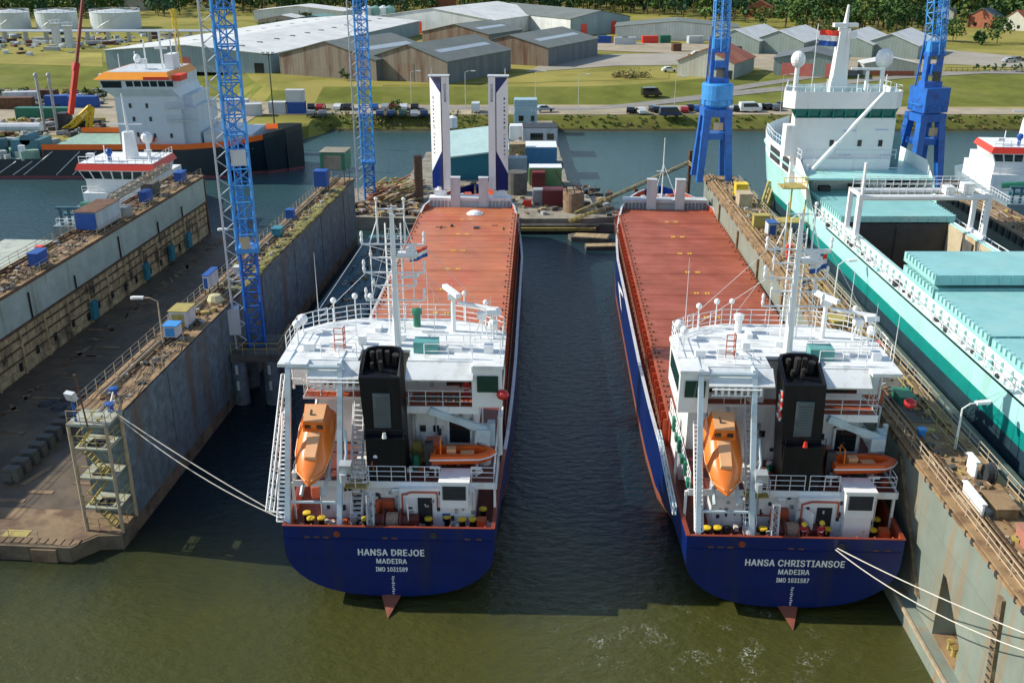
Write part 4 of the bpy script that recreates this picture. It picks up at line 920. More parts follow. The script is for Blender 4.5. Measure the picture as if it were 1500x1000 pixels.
    c = B(); c.box(3.3, 5.5, 6.84, 6.92, 12.45, 13.35); c.build('window', M_glass, br)
    c = B(); c.box(-3.6, -2.4, 6.84, 6.92, 12.4, 13.4); c.box(-5.0, -3.9, 6.84, 6.92, 12.4, 13.4); c.build('window', M_glass, br)
    c = B(); c.box(-5.66, -5.6, 7.4, 11.2, 13, 14.3); c.build('window', M_glass, br)
    c = B(); c.box(5.9, 5.96, 7.4, 11.2, 13, 14.3); c.build('window', M_glass, br)
    c = B(); c.box(-5.2, 5.5, 11.6, 11.66, 13, 14.3); c.build('window', M_glass, br)
    c = B()
    for z in (12.4, 13.35): c.box(3.2, 5.6, 6.8, 6.9, z, z + .06)
    c.build('window_frame', M_white, br)
    if g:
        c = B(); c.box(-1.95, -1.0, 6.2, 6.3, 12.0, 14.1); c.cb((-1.9, 6.3, 13), (.1, .9, 2.1), .2); c.build('door', M_white, br)
    # wings with their glazed ends
    for sx in (-1, 1):
        xa, xb = sorted((sx * 5.2, sx * 7.15)); c = B()
        if sx == (-1 if not g else 1):                  # the open wing: only a low wing front and a canopy
            c.box(xa, xb, 7.4, 9.6, 12.15, 13.6); c.box(xa, xb, 6.6, 9.6, 14.7, 15.0); c.tube((xb - .1 if sx > 0 else xa + .1, 6.8, 12.15), (xb - .1 if sx > 0 else xa + .1, 6.8, 14.7), .08, 6)
            c.build('bridge_wing', M_white, T); continue
        c.prism([(xa, 4.2), (xb, 4.2), (xb, 9.6), (xa, 11.4)] if sx > 0 else [(xa, 4.2), (xb, 4.2), (xb, 11.4), (xa, 9.6)], 12.15, 15.15, top=[(xa, 3.9), (xb, 3.9), (xb, 9.6), (xa, 11.4)] if sx > 0 else [(xa, 3.9), (xb, 3.9), (xb, 11.4), (xa, 9.6)])
        wg = c.build('bridge_wing', M_white, T)
        c = B(); c.add([(xa + .35, 4.01, 13.3), (xb - .25, 4.01, 13.3), (xb - .25, 3.9, 14.5), (xa + .35, 3.9, 14.5)], [(0, 1, 2, 3)]); c.build('window', mat('green tinted glass', (.012, .05, .04), .1, spec=.8), wg)
        c = B(); xo = sx * 7.16; c.add([(xo, 4.5, 13.4), (xo, 9.0, 13.4), (xo, 9.0, 14.6), (xo, 4.5, 14.6)], [(0, 1, 2, 3)] if sx > 0 else [(3, 2, 1, 0)]); c.build('window', MATS['green tinted glass'], wg)
    # roof with sloping visor
    fx_ = 1.0 if g else 0; out = [(-7.2, 3.8), (-5.3, 3.8), (-5.3, 4.6), (-2.15 + fx_, 4.6), (-2.15 + fx_, 6.4), (1.05 + fx_, 6.4), (1.05 + fx_, 4.6), (5.3, 4.6), (5.3, 3.8), (7.25, 3.8), (7.25, 9.7), (5.4, 11.4), (3.2, 12.3), (-3.2, 12.3), (-5.4, 11.4), (-7.25, 9.7)]
    c = B(); c.prism(out, 15.0, 15.22); rf = c.build('wheelhouse_roof', M_white2, T)
    c = B()
    for a, b_ in ((-5.3, -2.0 + fx_), (1.0 + fx_ * 1.05, 5.3)):
        c.add([(a, 4.6, 15.16), (b_, 4.6, 15.16), (b_, 3.5, 14.35), (a, 3.5, 14.35), (a, 4.6, 14.9), (b_, 4.6, 14.9), (b_, 3.62, 14.2), (a, 3.62, 14.2)], [(0, 3, 2, 1), (4, 5, 6, 7), (3, 7, 6, 2), (0, 4, 7, 3), (1, 2, 6, 5)])
    c.build('roof_visor', M_white2, rf)
    c = B()
    for k in range(8): c.box(-4.9 + k * .42, -4.75 + k * .42, 3.45, 3.6, 13.7, 14.2)
    c.tube((-5.1, 3.5, 13.7), (-1.9, 3.5, 13.7), .05, 5); c.tube((-5.1, 3.3, 14.2), (-1.9, 3.3, 14.2), .06, 5); c.build('cable_rack', M_white, rf)
    rz_ = 15.22; c = B()
    c.rail([(-5.9, 10.6, rz_), (-3.2, 12.1, rz_), (3.2, 12.1, rz_), (5.4, 11.2, rz_), (7.1, 9.6, rz_), (7.1, 6.0, rz_)], 1.15, 1.1, .03, 3)
    c.rail([(-7.1, 6.0, rz_), (-7.1, 9.6, rz_), (-5.4, 11.2, rz_)], 1.15, 1.1, .03, 3)
    c.rail([(-4.6, 5.0, rz_), (-2.3, 5.0, rz_)], 1.0, 1.1, .03, 2); c.rail([(2.1, 5.0, rz_), (5.2, 5.0, rz_)], 1.0, 1.3, .03, 2)
    c.rail([(2.2, 7.3, rz_), (5.6, 7.3, rz_)], .7, 1.3, .03, 1)
    c.build('roof_railing', M_white, rf)
    # roof equipment
    def post(x, y_, h_, r_=.06, m_=M_white, nm='antenna'):
        q = B(); q.tube((x, y_, rz_), (x, y_, rz_ + h_), r_, 6, r_ * .6); return q, nm, m_
    for (x, y_, h_, br_) in [(-6.7, 9.2, .9, .36), (-5.0, 11.5, 1.5, .22), (-3.6, 12.2, 1.6, .22), (-2.5, 12.3, 1.6, .2), (-6.6, 7.2, 1.3, .3), (4.2, 11.9, 2.0, .18), (6.6, 9.4, 1.5, .34), (5.8, 10.3, 1.9, .2)]:
        q, nm, m_ = post(x, y_, h_); q.ball((x, y_, rz_ + h_ + br_ * .4), br_, 10); q.build('antenna_dome', M_white, rf)
    for (x, y_, h_) in [(-6.0, 11, 5.2), (1.55, 12.3, 3.6), (2.4, 8.6, 3.3), (-.2, 10.3, 2.2), (3.4, 11.2, 3.0), (6.3, 7.4, 3.4), (5.0, 6.1, 2.6), (-3.0, 8.9, 2.0), (7.0, 5.2, 4.6 if g else 2.0), (6.0, 12.0, 6.5 if g else 1.5)]:
        q = B(); q.tube((x, y_, rz_), (x, y_, rz_ + h_), .035, 5, .012); q.build('whip_antenna', M_white, rf)
    # green mushroom vent
    q = B(); vx = .95 if not g else -2.2
    q.lathe([(.26, 0), (.26, .9), (.36, .92), (.36, 1.25), (.1, 1.35)], (vx, 10.8, rz_), 12); q.build('mushroom_vent', M_green if not g else M_white, rf)
    # radars
    q = B(); q.tube((3.6, 9.9, rz_), (3.6, 9.9, rz_ + 2.4), .16, 8); q.cb((3.6, 9.9, rz_ + 2.55), (.7, .5, .4)); q.cb((3.5, 9.8, rz_ + 2.95), (.35, 2.4, .3), R(28)); q.build('radar', M_white, rf)
    q = B()
    for dx in (-.5, .5): q.tube((5.6 + dx, 8.4, rz_), (5.6, 8.8, rz_ + 1.5), .05, 5)
    q.tube((5.6, 9.3, rz_), (5.6, 8.8, rz_ + 1.5), .05, 5); q.box(5.3, 5.9, 8.5, 9.1, rz_ + 1.4, rz_ + 1.8); q.cb((5.3, 9.2, rz_ + 2.1), (3.0, .25, .2), R(-25)); q.build('radar', M_white, rf)
    q = B(); q.tube((6.4, 8.6, rz_), (6.4, 8.6, rz_ + 1.7), .08, 6); q.cb((6.4, 8.5, rz_ + 1.9), (.9, .5, .35), .1, -.3); q.ball((6.4, 8.2, rz_ + 1.2), .35, 8); q.build('search_light', M_white, rf)
    q = B(); q.box(1.3 + fx_ * .4, 2.9 + fx_ * .4, 5.8, 6.9, rz_, rz_ + .75); q.build('teal_box', mat('pale teal box', (.10, .33, .30), .4), rf)
    q = B()
    for (x, y_, a, b_, h_) in [(-5.6, 6.2, .7, .5, .5), (-3.9, 6.8, 1.0, .4, .35), (-2.3, 7.4, .5, .5, .6), (3.9, 6.3, 1.1, .4, .3), (6.2, 6.2, .6, .6, .5), (-4.5, 9.4, 1.8, .25, .2), (.2, 8.2, .6, .5, .4), (2.2, 9.6, 1.6, .2, .2), (-1.6, 9.9, .4, .9, .3)]: q.box(x - a / 2, x + a / 2, y_ - b_ / 2, y_ + b_ / 2, rz_, rz_ + h_)
    q.tube((-4.6, 8.3, rz_ + .4), (-.6, 8.1, rz_ + .4), .05, 5); q.tube((2.0, 7.9, rz_ + .5), (6.0, 8.0, rz_ + .5), .05, 5); q.tube((-3.0, 5.4, rz_ + .9), (-3.0, 8, rz_ + .3), .04, 5)
    q.build('roof_fittings', M_white, rf)
    q = B(); q.rail([(-3.9, 6.0, rz_), (-3.3, 6.0, rz_), (-3.3, 6.5, rz_)], 1.6, .5, .035, 4); q.build('ladder', M_redor, rf)
    # main mast
    mx, my = (0.05, 7.2)
    q = B(); q.tube((mx, my, rz_), (mx, my, 18), .3, 10, .25); q.tube((mx, my, 18), (mx, my, 24.2), .24, 10, .14); q.tube((mx, my, 24.2), (mx, my, 24.8), .05, 5)
    mast = q.build('mast', M_white, T)
    for (z, h_) in [(22.2, 2.05), (21.3, 1.5), (20.3, 2.0), (19.4, 1.4), (18.4, 1.95)]:
        q = B(); q.tube((mx - h_, my, z), (mx + h_, my, z), .06, 6)
        for sx in (-1, 1):
            q.lathe([(.09, 0), (.11, .15), (.06, .36)], (mx + sx * h_ * .98, my, z + .1), 8)
            if h_ > 1.7: q.lathe([(.09, 0), (.11, .15), (.06, .34)], (mx + sx * h_ * .98, my, z + .5), 8)
            q.tube((mx + sx * h_ * .95, my, z), (mx, my, z - .55), .03, 4)
        q.build('yardarm', M_white, mast)
    q = B()
    for sx, xx in ((-1, -.95), (1, .8)):
        q.tube((mx + xx, my, 22.2), (mx + xx * 1.0, my, 25.1), .07, 6, .05); q.tube((mx + xx * 1.6, my, 22.2), (mx + xx, my, 23.8), .035, 4); q.ball((mx + xx, my, 25.15), .13, 6)
        q.tube((mx + xx * 1.55, my, 18.4), (mx + xx * 1.55, my, 22.2), .04, 4); q.tube((mx + sx * .5, my + .3, 16), (mx + sx * .5, my + .3, 23.5), .05, 4)
    q.tube((mx - .95, my, 24.5), (mx + .8, my, 24.5), .05, 5)
    for i in range(22): q.tube((mx - .5, my + .3, 16 + i * .34), (mx + .5, my + .3, 16 + i * .34), .02, 3)
    q.build('mast_frame', M_white, mast)
    q = B(); q.cb((mx + .9, my + .2, 21.5), (1.3, .9, .12)); q.lathe([(.35, 0), (.35, .35), (.1, .5)], (mx + 1.1, my + .2, 21.56), 10); q.cb((mx + 1.0, my + .1, 22.0 if g else 20.0), (2.2 if g else 1.2, .2, .16), R(10)); q.build('mast_radar', M_white, mast)
    q = B()
    for sx in (-1, 1):
        q.tube((mx + sx * 2.0, my, 22.1), (mx + sx * 6.0, my + 3.2, 16.3), .018, 3); q.tube((mx, my, 23.8), (mx + sx * 2.5, 12.0, 16.3), .018, 3); q.tube((mx + sx * 1.9, my, 20.2), (mx + sx * 5.6, my + 2.2, 16.3), .018, 3)
    q.build('stay_wire', M_galv, mast)
    # ---- funnel
    def frr(x0, x1, y0, y1, r_=.7):
        return [(x0, y0), (x1, y0), (x1, y1 - r_), (x1 - r_ * .3, y1 - r_ * .3), (x1 - r_, y1), (x0 + r_, y1), (x0 + r_ * .3, y1 - r_ * .3), (x0, y1 - r_)]
    lo = frr(-1.5, .85, 2.9, 5.9); hi = frr(-1.9, .7, 3.1, 6.0)
    q = B(); q.prism(lo, 7.52, 14.6, top=hi)
    n = len(hi)                                     # raised rim, open at the back
    rim = [(p[0], p[1], 14.6) for p in hi]; rt = [(p[0] * 1.0, p[1] + .05, 14.7 if p[1] < 3.5 else 15.5 + (p[1] - 5) * .15) for p in hi]
    inn = [(-.55 + (p[0] + .55) * .86, 4.6 + (p[1] - 4.6) * .88, 14.62) for p in hi]; it = [(-.55 + (p[0] + .55) * .86, 4.6 + (p[1] - 4.6) * .88 + .05, z_[2]) for p, z_ in zip(hi, rt)]
    for k in range(n):
        j = (k + 1) % n
        q.add([rim[k], rim[j], rt[j], rt[k]], [(0, 1, 2, 3)]); q.add([inn[k], inn[j], it[j], it[k]], [(3, 2, 1, 0)]); q.add([rt[k], rt[j], it[j], it[k]], [(0, 1, 2, 3)])
    fn = q.build('funnel', M_black, T)
    q = B(); q.box(-1.05, .05, 2.93, 3.1, 11.2, 13.6)
    for i in range(12): q.box(-1.0, 0, 2.88, 2.95, 11.3 + i * .19, 11.38 + i * .19)
    q.build('grille', mat('grey grille', (.10, .12, .125), .6), fn)
    q = B(); q.box(-1.6, .9, 2.6, 2.95, 7.52, 10.6); q.box(-1.65, .95, 2.4, 2.95, 10.6, 10.7); q.rail([(-1.6, 2.45, 10.7), (.9, 2.45, 10.7)], .6, 1.2, .025, 1); q.build('funnel_casing', M_black, fn)
    q = B()
    for (x, y_, r_, h_) in [(-1.3, 5.3, .16, 1.0), (-.8, 5.0, .2, 1.2), (-.3, 5.2, .16, 1.1), (.2, 5.3, .24, .8), (-.6, 4.2, .14, .8), (-1.2, 4.4, .12, .6)]: q.tube((x, y_, 14.6), (x, y_ - .2, 14.6 + h_), r_, 8)
    q.build('exhaust_pipe', mat('sooty steel', (.05, .045, .04), .5, .3, var=.4), fn)
    q = B(); q.lathe([(.16, 0), (.1, .35)], (-.35, 2.5, 10.7), 8); q.build('floodlight', M_white if not g else M_redband, fn)
    if g:
        for k, z in enumerate((13.7, 13.1, 12.4)):
            q = B(); 
            for i in range(12):
                a = i * PI / 6; q.c = (i // 2) % 2; q.tube((-1.9, 3.6 + .34 * math.cos(a), z + .34 * math.sin(a)), (-1.9, 3.6 + .34 * math.cos(a + PI / 6), z + .34 * math.sin(a + PI / 6)), .09, 5)
            o = q.build('life_ring', [M_redband, M_white], None); o.parent = fn if False else None
            o.location = (0, 0, 0); o.matrix_world = T.matrix_world; o.location = (sp['x'], sp['y'], 0); o.rotation_euler = (0, 0, sp['rz']); o.location += Vector((0, 0, 0))
            # centre the ring's origin on the ring
            c0 = Vector((-1.98, 3.6, z)); o.data.transform(Matrix.Translation(-c0)); c0.x += .95; o.location = Vector((sp['x'], sp['y'], 0)) + Matrix.Rotation(sp['rz'], 3, 'Z') @ c0
            tag(o, ['top one of three red and white life rings on the funnel side', 'middle one of three red and white life rings on the funnel side', 'bottom one of three red and white life rings on the funnel side'][k], 'life ring', 'life rings on the funnel')
    # ---- launching frame of the free fall boat
    q = B()
    for x in (-6.55, -3.2):
        q.cb(((x), 2.15, 9.9), (.32, .34, 11.3), 0, R(-19.5))
        q.tube((x, 4.0, 15.1), (x, 6.0, 15.2), .14, 6)
    q.tube((-6.55, 3.9, 15.0), (-3.2, 3.9, 15.0), .16, 8); q.tube((-6.55, 1.0, 6.8), (-3.2, 1.0, 6.8), .1, 6)
    for x in (-5.6, -4.1):                          # ramp rails
        q.tube((x, .8, 7.4), (x, 7.4, 11.4), .13, 6); q.tube((x, 6.6, 10.9), (x, 6.6, 7.5), .1, 6); q.tube((x, 2.6, 8.3), (x, 2.6, 7.5), .1, 6)
    q.path([(-3.0, 1.6, 8.6), (-2.75, 1.9, 9.8), (-2.85, 2.6, 11.2)], .09, 6)
    dv = q.build('davit_frame', mat('pale blue grey davit paint', (.50, .60, .64), .45, var=.06, dirt=(.3, .3, .28), dirt_amt=.4, dirt_scale=1), T)
    q = B(); q.cb((-2.75, 1.5, 9.1), (.75, .6, .7), 0, .2); q.lathe([(.25, 0), (.25, .6)], (-2.9, 1.2, 8.2), 10); q.build('winch', M_galv, dv)
    q = B(); q.box(-6.1, -3.9, 7.6, 8.5, 11.3, 11.5); q.box(-5.95, -5.2, 7.5, 8.2, 11.5, 11.9); q.box(-5.0, -4.2, 7.5, 8.2, 11.5, 11.9); q.build('boat_platform', M_yellow, dv)
    # yellow platform beside the funnel
    q = B(); q.box(-3.0, -.6 - .9, 1.7, 2.5, 7.42, 7.5); q.build('grating', M_dullyel, T)
    q = B(); q.rail([(-3.0, 1.7, 7.5), (-1.5, 1.7, 7.5), (-1.5, 2.5, 7.5)], 1.1, .75, .03, 3); q.build('grating_railing', M_white, T)
    # ladder between frame posts and outboard gangway
    q = B(); xg = -5.95 if g else -7.0
    for x in (xg - .25, xg + .25): q.tube((x, .6, 5.6), (x, 4.2, 11.6), .06, 4)
    for i in range(26): t = i / 25; q.box(xg - .25, xg + .25, lerp(.6, 4.2, t) - .12, lerp(.6, 4.2, t) + .12, lerp(5.6, 11.6, t) - .02, lerp(5.6, 11.6, t) + .02)
    q.build('stair', M_white, T)
    q = B()
    if not g:
        q.truss((-7.75, .9, 6.1), (-7.5, 6.5, 13.2), .25, .9, .05, .9)
        q.tube((-7.75, .9, 6.1), (-6.6, .9, 6.1), .06, 4); q.tube((-7.5, 6.5, 13), (-6.4, 6.5, 13), .06, 4)
    else:
        q.truss((-7.35, 2.0, 6.2), (-7.45, 11.5, 6.9), .2, .6, .04, .9)
    q.build('gangway', M_white if not g else MATS['pale blue grey davit paint'], T)
    q = B()
    for k in range(6): q.box(-6.6, -6.3, 2.6 + k * 1.6, 3.2 + k * 1.6, 7.5, 8.5 if k % 2 else 8.0)
    q.build('deck_locker', M_green if g else M_white, T)
    # rescue boat davit
    q = B(); q.lathe([(.45, 0), (.38, 1.6), (.34, 2.4)], (5.9, 5.2, 7.5), 12)
    q.cb((5.85, 5.0, 9.9), (.9, 1.1, .9)); q.cb((4.2, 4.6, 11.0), (4.0, .32, .45), R(8), 0, R(24)); q.tube((5.9, 5.2, 9.6), (4.4, 4.7, 10.7), .12, 6); q.cb((6.35, 5.6, 9.6), (.5, .7, 1.6))
    q.build('rescue_davit', MATS['pale blue grey davit paint'], T)
    q = B()
    for x in (2.7, 5.4): q.box(x, x + .12, 3.3, 4.6, 7.52, 8.25); q.box(x - .3, x + .42, 3.2, 3.35, 8.1, 8.25)
    q.build('boat_cradle', M_white, T)
    # gear on the boat deck
    q = B(); q.lathe([(.3, 0), (.3, .9), (.2, 1.1)], (1.4, 4.2, 7.53), 10); q.build('drum', M_green, T)
    q = B(); q.box(.95, 2.4, 5.2, 5.9, 7.53, 8.5); q.box(1.1, 1.7, 5.0, 5.4, 7.53, 9.1); q.build('locker', M_dullyel, T)
    q = B(); q.box(2.05, 2.95, 4.7, 5.4, 7.53, 9.0); q.cb((2.5, 4.9, 9.2), (.9, .7, .5)); q.build('locker', mat('pale red box', (.55, .16, .1), .5), T)
    q = B(); q.box(5.6, 6.9, 7.8, 9.0, 11.2, 12.3); q.box(5.8, 6.7, 7.8, 8.9, 9.7, 11.0) if False else None; q.build('liferaft_box', M_redor, T)
    q = B(); q.box(5.6, 5.7, 7.7, 7.8, 7.5, 11.2); q.box(6.8, 6.9, 7.7, 7.8, 7.5, 11.2); q.box(5.6, 6.9, 7.7, 9, 11.1, 11.2); q.tube((6.9, 6.5, 7.5), (6.9, 6.5, 10.4), .18, 8); q.build('liferaft_stand', M_white, T)
    q = B(); q.ball((7.2, 3.9, 13.2), .42, 10, .8); q.build('liferaft_canister', M_red, T)
    # ---- mooring deck gear
    for (x, y_) in [(-5.7, 1.4), (-4.6, .8), (-5.3, .75), (-1.0, .9), (.1, .9) if False else (-1.7, .8), (2.4, .9), (3.6, 1.2), (4.6, .9), (5.3, .9), (5.9, 2.2)]:
        q = B(); q.lathe([(.2, 0), (.2, .62), (.27, .64), (.27, .74), (.05, .78)], (x, y_ + .75, 4.6), 12); q.m = [0] * len(q.m)
        # yellow caps
        q.m = [0 if i < 24 else 1 for i in range(len(q.m))]; q.build('mooring_bollard', [M_black, M_yellow], T)
    q = B(); q.tube((-1.1, 1.5, 5.15), (1.2, 1.5, 5.15), .5, 14); q.tube((-.5, 1.5, 5.15), (-.4, 1.5, 5.15), .85, 16); q.tube((.6, 1.5, 5.15), (.7, 1.5, 5.15), .85, 16); q.box(-1.3, 1.5, .9, 2.1, 4.5, 4.85); q.box(1.2, 1.8, 1.1, 1.9, 4.5, 5.5); q.build('mooring_winch', M_deck, T)
    q = B(); q.tube((-.3, 1.5, 5.15), (.5, 1.5, 5.15), .6, 14); q.build('rope_drum', mat('wound rope', (.4, .25, .17), .9, var=.3, scale=6), T)
    q = B(); q.tube((-.95, 2.35, 5.0), (-.95, 2.35, 6.2), .2, 8); q.cb((-.4, 2.6, 5.6), (.9, .5, 1.0)); q.cb((5.9, 1.4, 5.0), (.6, .6, 1.0)); q.cb((-5.6, 4.4, 5.6), (.5, .5, .8), .4); q.build('mooring_gear', M_redor, T)
    q = B(); q.box(-3.1, -2.4, .5, .9, 4.5, 5.0); q.box(2.9, 3.9, .4, .9, 4.5, 5.0); q.lathe([(.28, 0), (.28, .5)], (-2.6, 2.2, 4.6), 10); q.build('roller_fairlead', M_lgrey, T)
    q = B(); q.truss((-1.2, .5, 4.6), (-1.2, .9, 7.5), .4, .3, .04, .4); q.build('gate_frame', M_lgrey, T)
    if g:
        for o in [x for x in bpy.data.objects if x.parent == T]:
            nm = o.name.split('.')[0]; k, dx = 1.0, 0.0
            if nm in ('wheelhouse_roof', 'bridge_wing', 'bridge_house'): k, dx = .955, -.45
            elif nm in ('funnel',): dx = .95
            elif nm == 'davit_frame': dx = .55
            elif nm == 'funnel_casing': dx = .95
            else: continue
            Mx = Matrix.Identity(4); Mx[0][0] = k; Mx[0][3] = dx
            for q in [o] + kids(o): q.data.transform(Mx)
    return T
S1 = dict(g=0, x=-7.9, y=54.1, rz=-.028, name='HANSA DREJOE', imo='IMO 1031589', label='blue hulled cargo ship named HANSA DREJOE with two tall white sails on its bow')
S2 = dict(g=1, x=17.75, y=52.9, rz=-.038, name='HANSA CHRISTIANSOE', imo='IMO 1031587', label='blue hulled cargo ship named HANSA CHRISTIANSOE with red brown hatch covers and no sails')
ship1 = make_ship(S1); ship2 = make_ship(S2)
def SL(sp, x, y, z): return Vector((sp['x'], sp['y'], 0)) + Matrix.Rotation(sp['rz'], 3, 'Z') @ Vector((x, y, z))

# ---- free fall lifeboats and rescue boats
def lifeboat(sp, lab):
    p = SL(sp, -5.0 + (.6 if sp['g'] else 0), 3.0, 9.75)
    t = thing('lifeboat', lab, 'lifeboat', p, sp['rz'], 'enclosed lifeboats on their ramps'); t.scale = (.92, .93, .93); t.rotation_euler = (R(31), 0, sp['rz'])
    # length along y (bow at -y), deck up +z
    sec = [(-3.15, .06, .1, -.05), (-2.7, .5, .42, -.45), (-2.0, .95, .62, -.75), (-1.1, 1.2, .78, -.9), (0, 1.28, .86, -.95), (1.2, 1.27, .9, -.95), (2.3, 1.2, .9, -.9), (2.9, 1.05, .8, -.75)]
    rows = []
    for (y_, hw, top, bot) in sec:
        row = []
        for (fx, fz) in [(0, 1), (.35, .98), (.62, .8), (.8, .45), (.99, .12), (1.0, 0), (1.0, -.08), (.9, -.45), (.6, -.82), (0, -1)]:
            row.append((hw * fx, y_, (top if fz >= 0 else -bot) * fz))
        rows.append([(-x, y, z) for (x, y, z) in row[::-1]][:-1] + row)
    b = B(); b.sheet(rows); b.add(rows[-1], [tuple(range(len(rows[-1])))]); b.add(rows[0], [tuple(range(len(rows[0])))[::-1]])
    hl_ = b.build('hull', M_orange, t, smooth=True); hl_.modifiers.new('soft edges', 'EDGE_SPLIT').split_angle = R(42)
    b = B(); b.prism([(-.85, .75), (.85, .75), (.95, 2.6), (-.95, 2.6)], .6, 1.62, top=[(-.72, .95), (.72, .95), (.8, 2.5), (-.8, 2.5)]); cb_ = b.build('steering_cupola', M_orange, t)
    b = B(); b.prism([(-.68, 1.0), (.68, 1.0), (.76, 2.45), (-.76, 2.45)], 1.621, 1.66); b.build('cupola_roof', M_orange2, cb_)
    b = B(); b.box(-.3, .1, 1.55, 1.6, 1.66, 1.72); b.box(-.3, -.25, 1.55, 2.0, 1.66, 1.72); b.build('hatch_handle', M_dark, cb_)
    for x in (-.42, .42): b = B(); b.add([(x - .22, .77, 1.05), (x + .22, .77, 1.05), (x + .2, .86, 1.4), (x - .2, .86, 1.4)], [(0, 1, 2, 3)]); b.build('window', M_glass, cb_)
    b = B(); b.prism([(-.42, -1.5), (.42, -1.5), (.5, .6), (-.5, .6)], .7, .93, top=[(-.36, -1.4), (.36, -1.4), (.44, .6), (-.44, .6)]); b.build('roof_panel', M_orange2, t)
    b = B()
    for sx in (-1, 1): b.path([(sx * .2, -2.9, .3), (sx * .95, -2.1, .12), (sx * 1.27, -.6, .1), (sx * 1.32, 1.5, .1), (sx * 1.15, 2.8, .08)], .045, 5)
    b.build('grab_line', M_orange2, t)
    return t
def rescue(sp, lab, x=4.5, y=3.9):
    p = SL(sp, x, y, 8.35)
    t = thing('rescue_boat', lab, 'rescue boat', p, sp['rz'] + R(4), 'open rescue boats')
    out = [(-2.05, -.8), (1.1, -.85), (1.75, -.55), (2.2, 0), (1.75, .55), (1.1, .85), (-2.05, .8)]
    inn = [(-1.75, -.5), (1.0, -.52), (1.5, -.3), (1.7, 0), (1.5, .3), (1.0, .52), (-1.75, .5)]
    bot = [(-1.9, -.45), (.9, -.45), (1.5, -.25), (1.85, 0), (1.5, .25), (.9, .45), (-1.9, .45)]
    n = len(out); b = B()
    V = [(p_[0], p_[1], .78) for p_ in out] + [(p_[0], p_[1], .0) for p_ in bot] + [(p_[0], p_[1], .8) for p_ in inn] + [(p_[0] * .97, p_[1] * .95, .3) for p_ in inn] + [(p_[0] * 1.02, p_[1] * 1.04, .5) for p_ in out]
    F = []
    for k in range(n):
        j = (k + 1) % n
        F += [(n + k, n + j, 4 * n + j, 4 * n + k), (4 * n + k, 4 * n + j, j, k), (k, j, 2 * n + j, 2 * n + k), (2 * n + k, 2 * n + j, 3 * n + j, 3 * n + k)]
    F += [tuple(range(n, 2 * n))[::-1], tuple(range(3 * n, 4 * n))]
    b.add(V, F); b.build('hull', M_rescue, t)
    b = B(); b.path([(p_[0] * 1.04, p_[1] * 1.06, .55) for p_ in out], .05, 5); b.build('grab_line', M_white, t)
    b = B(); b.box(-1.0, -.4, -.25, .25, .3, 1.0); b.box(-.1, .8, -.35, .35, .3, .62); b.build('console', M_orange2, t)
    b = B(); b.box(-2.45, -1.9, -.25, .25, .2, 1.45); b.box(-2.4, -2.1, -.12, .12, -.5, .3); b.build('outboard_motor', M_dark, t)
    b = B(); b.path([(-1.4, -.5, .8), (-1.4, -.4, 1.7), (-1.4, .4, 1.7), (-1.4, .5, .8)], .05, 5); b.build('roll_bar', M_orange, t)
    return t
lifeboat(S1, 'orange enclosed lifeboat nose down on the stern ramp of the blue ship with sails')
lifeboat(S2, 'orange enclosed lifeboat nose down on the stern ramp of the blue ship without sails')
rescue(S1, 'open orange rescue boat on the boat deck of the blue ship with sails')
rescue(S2, 'open orange rescue boat on the boat deck of the blue ship without sails', 4.8)

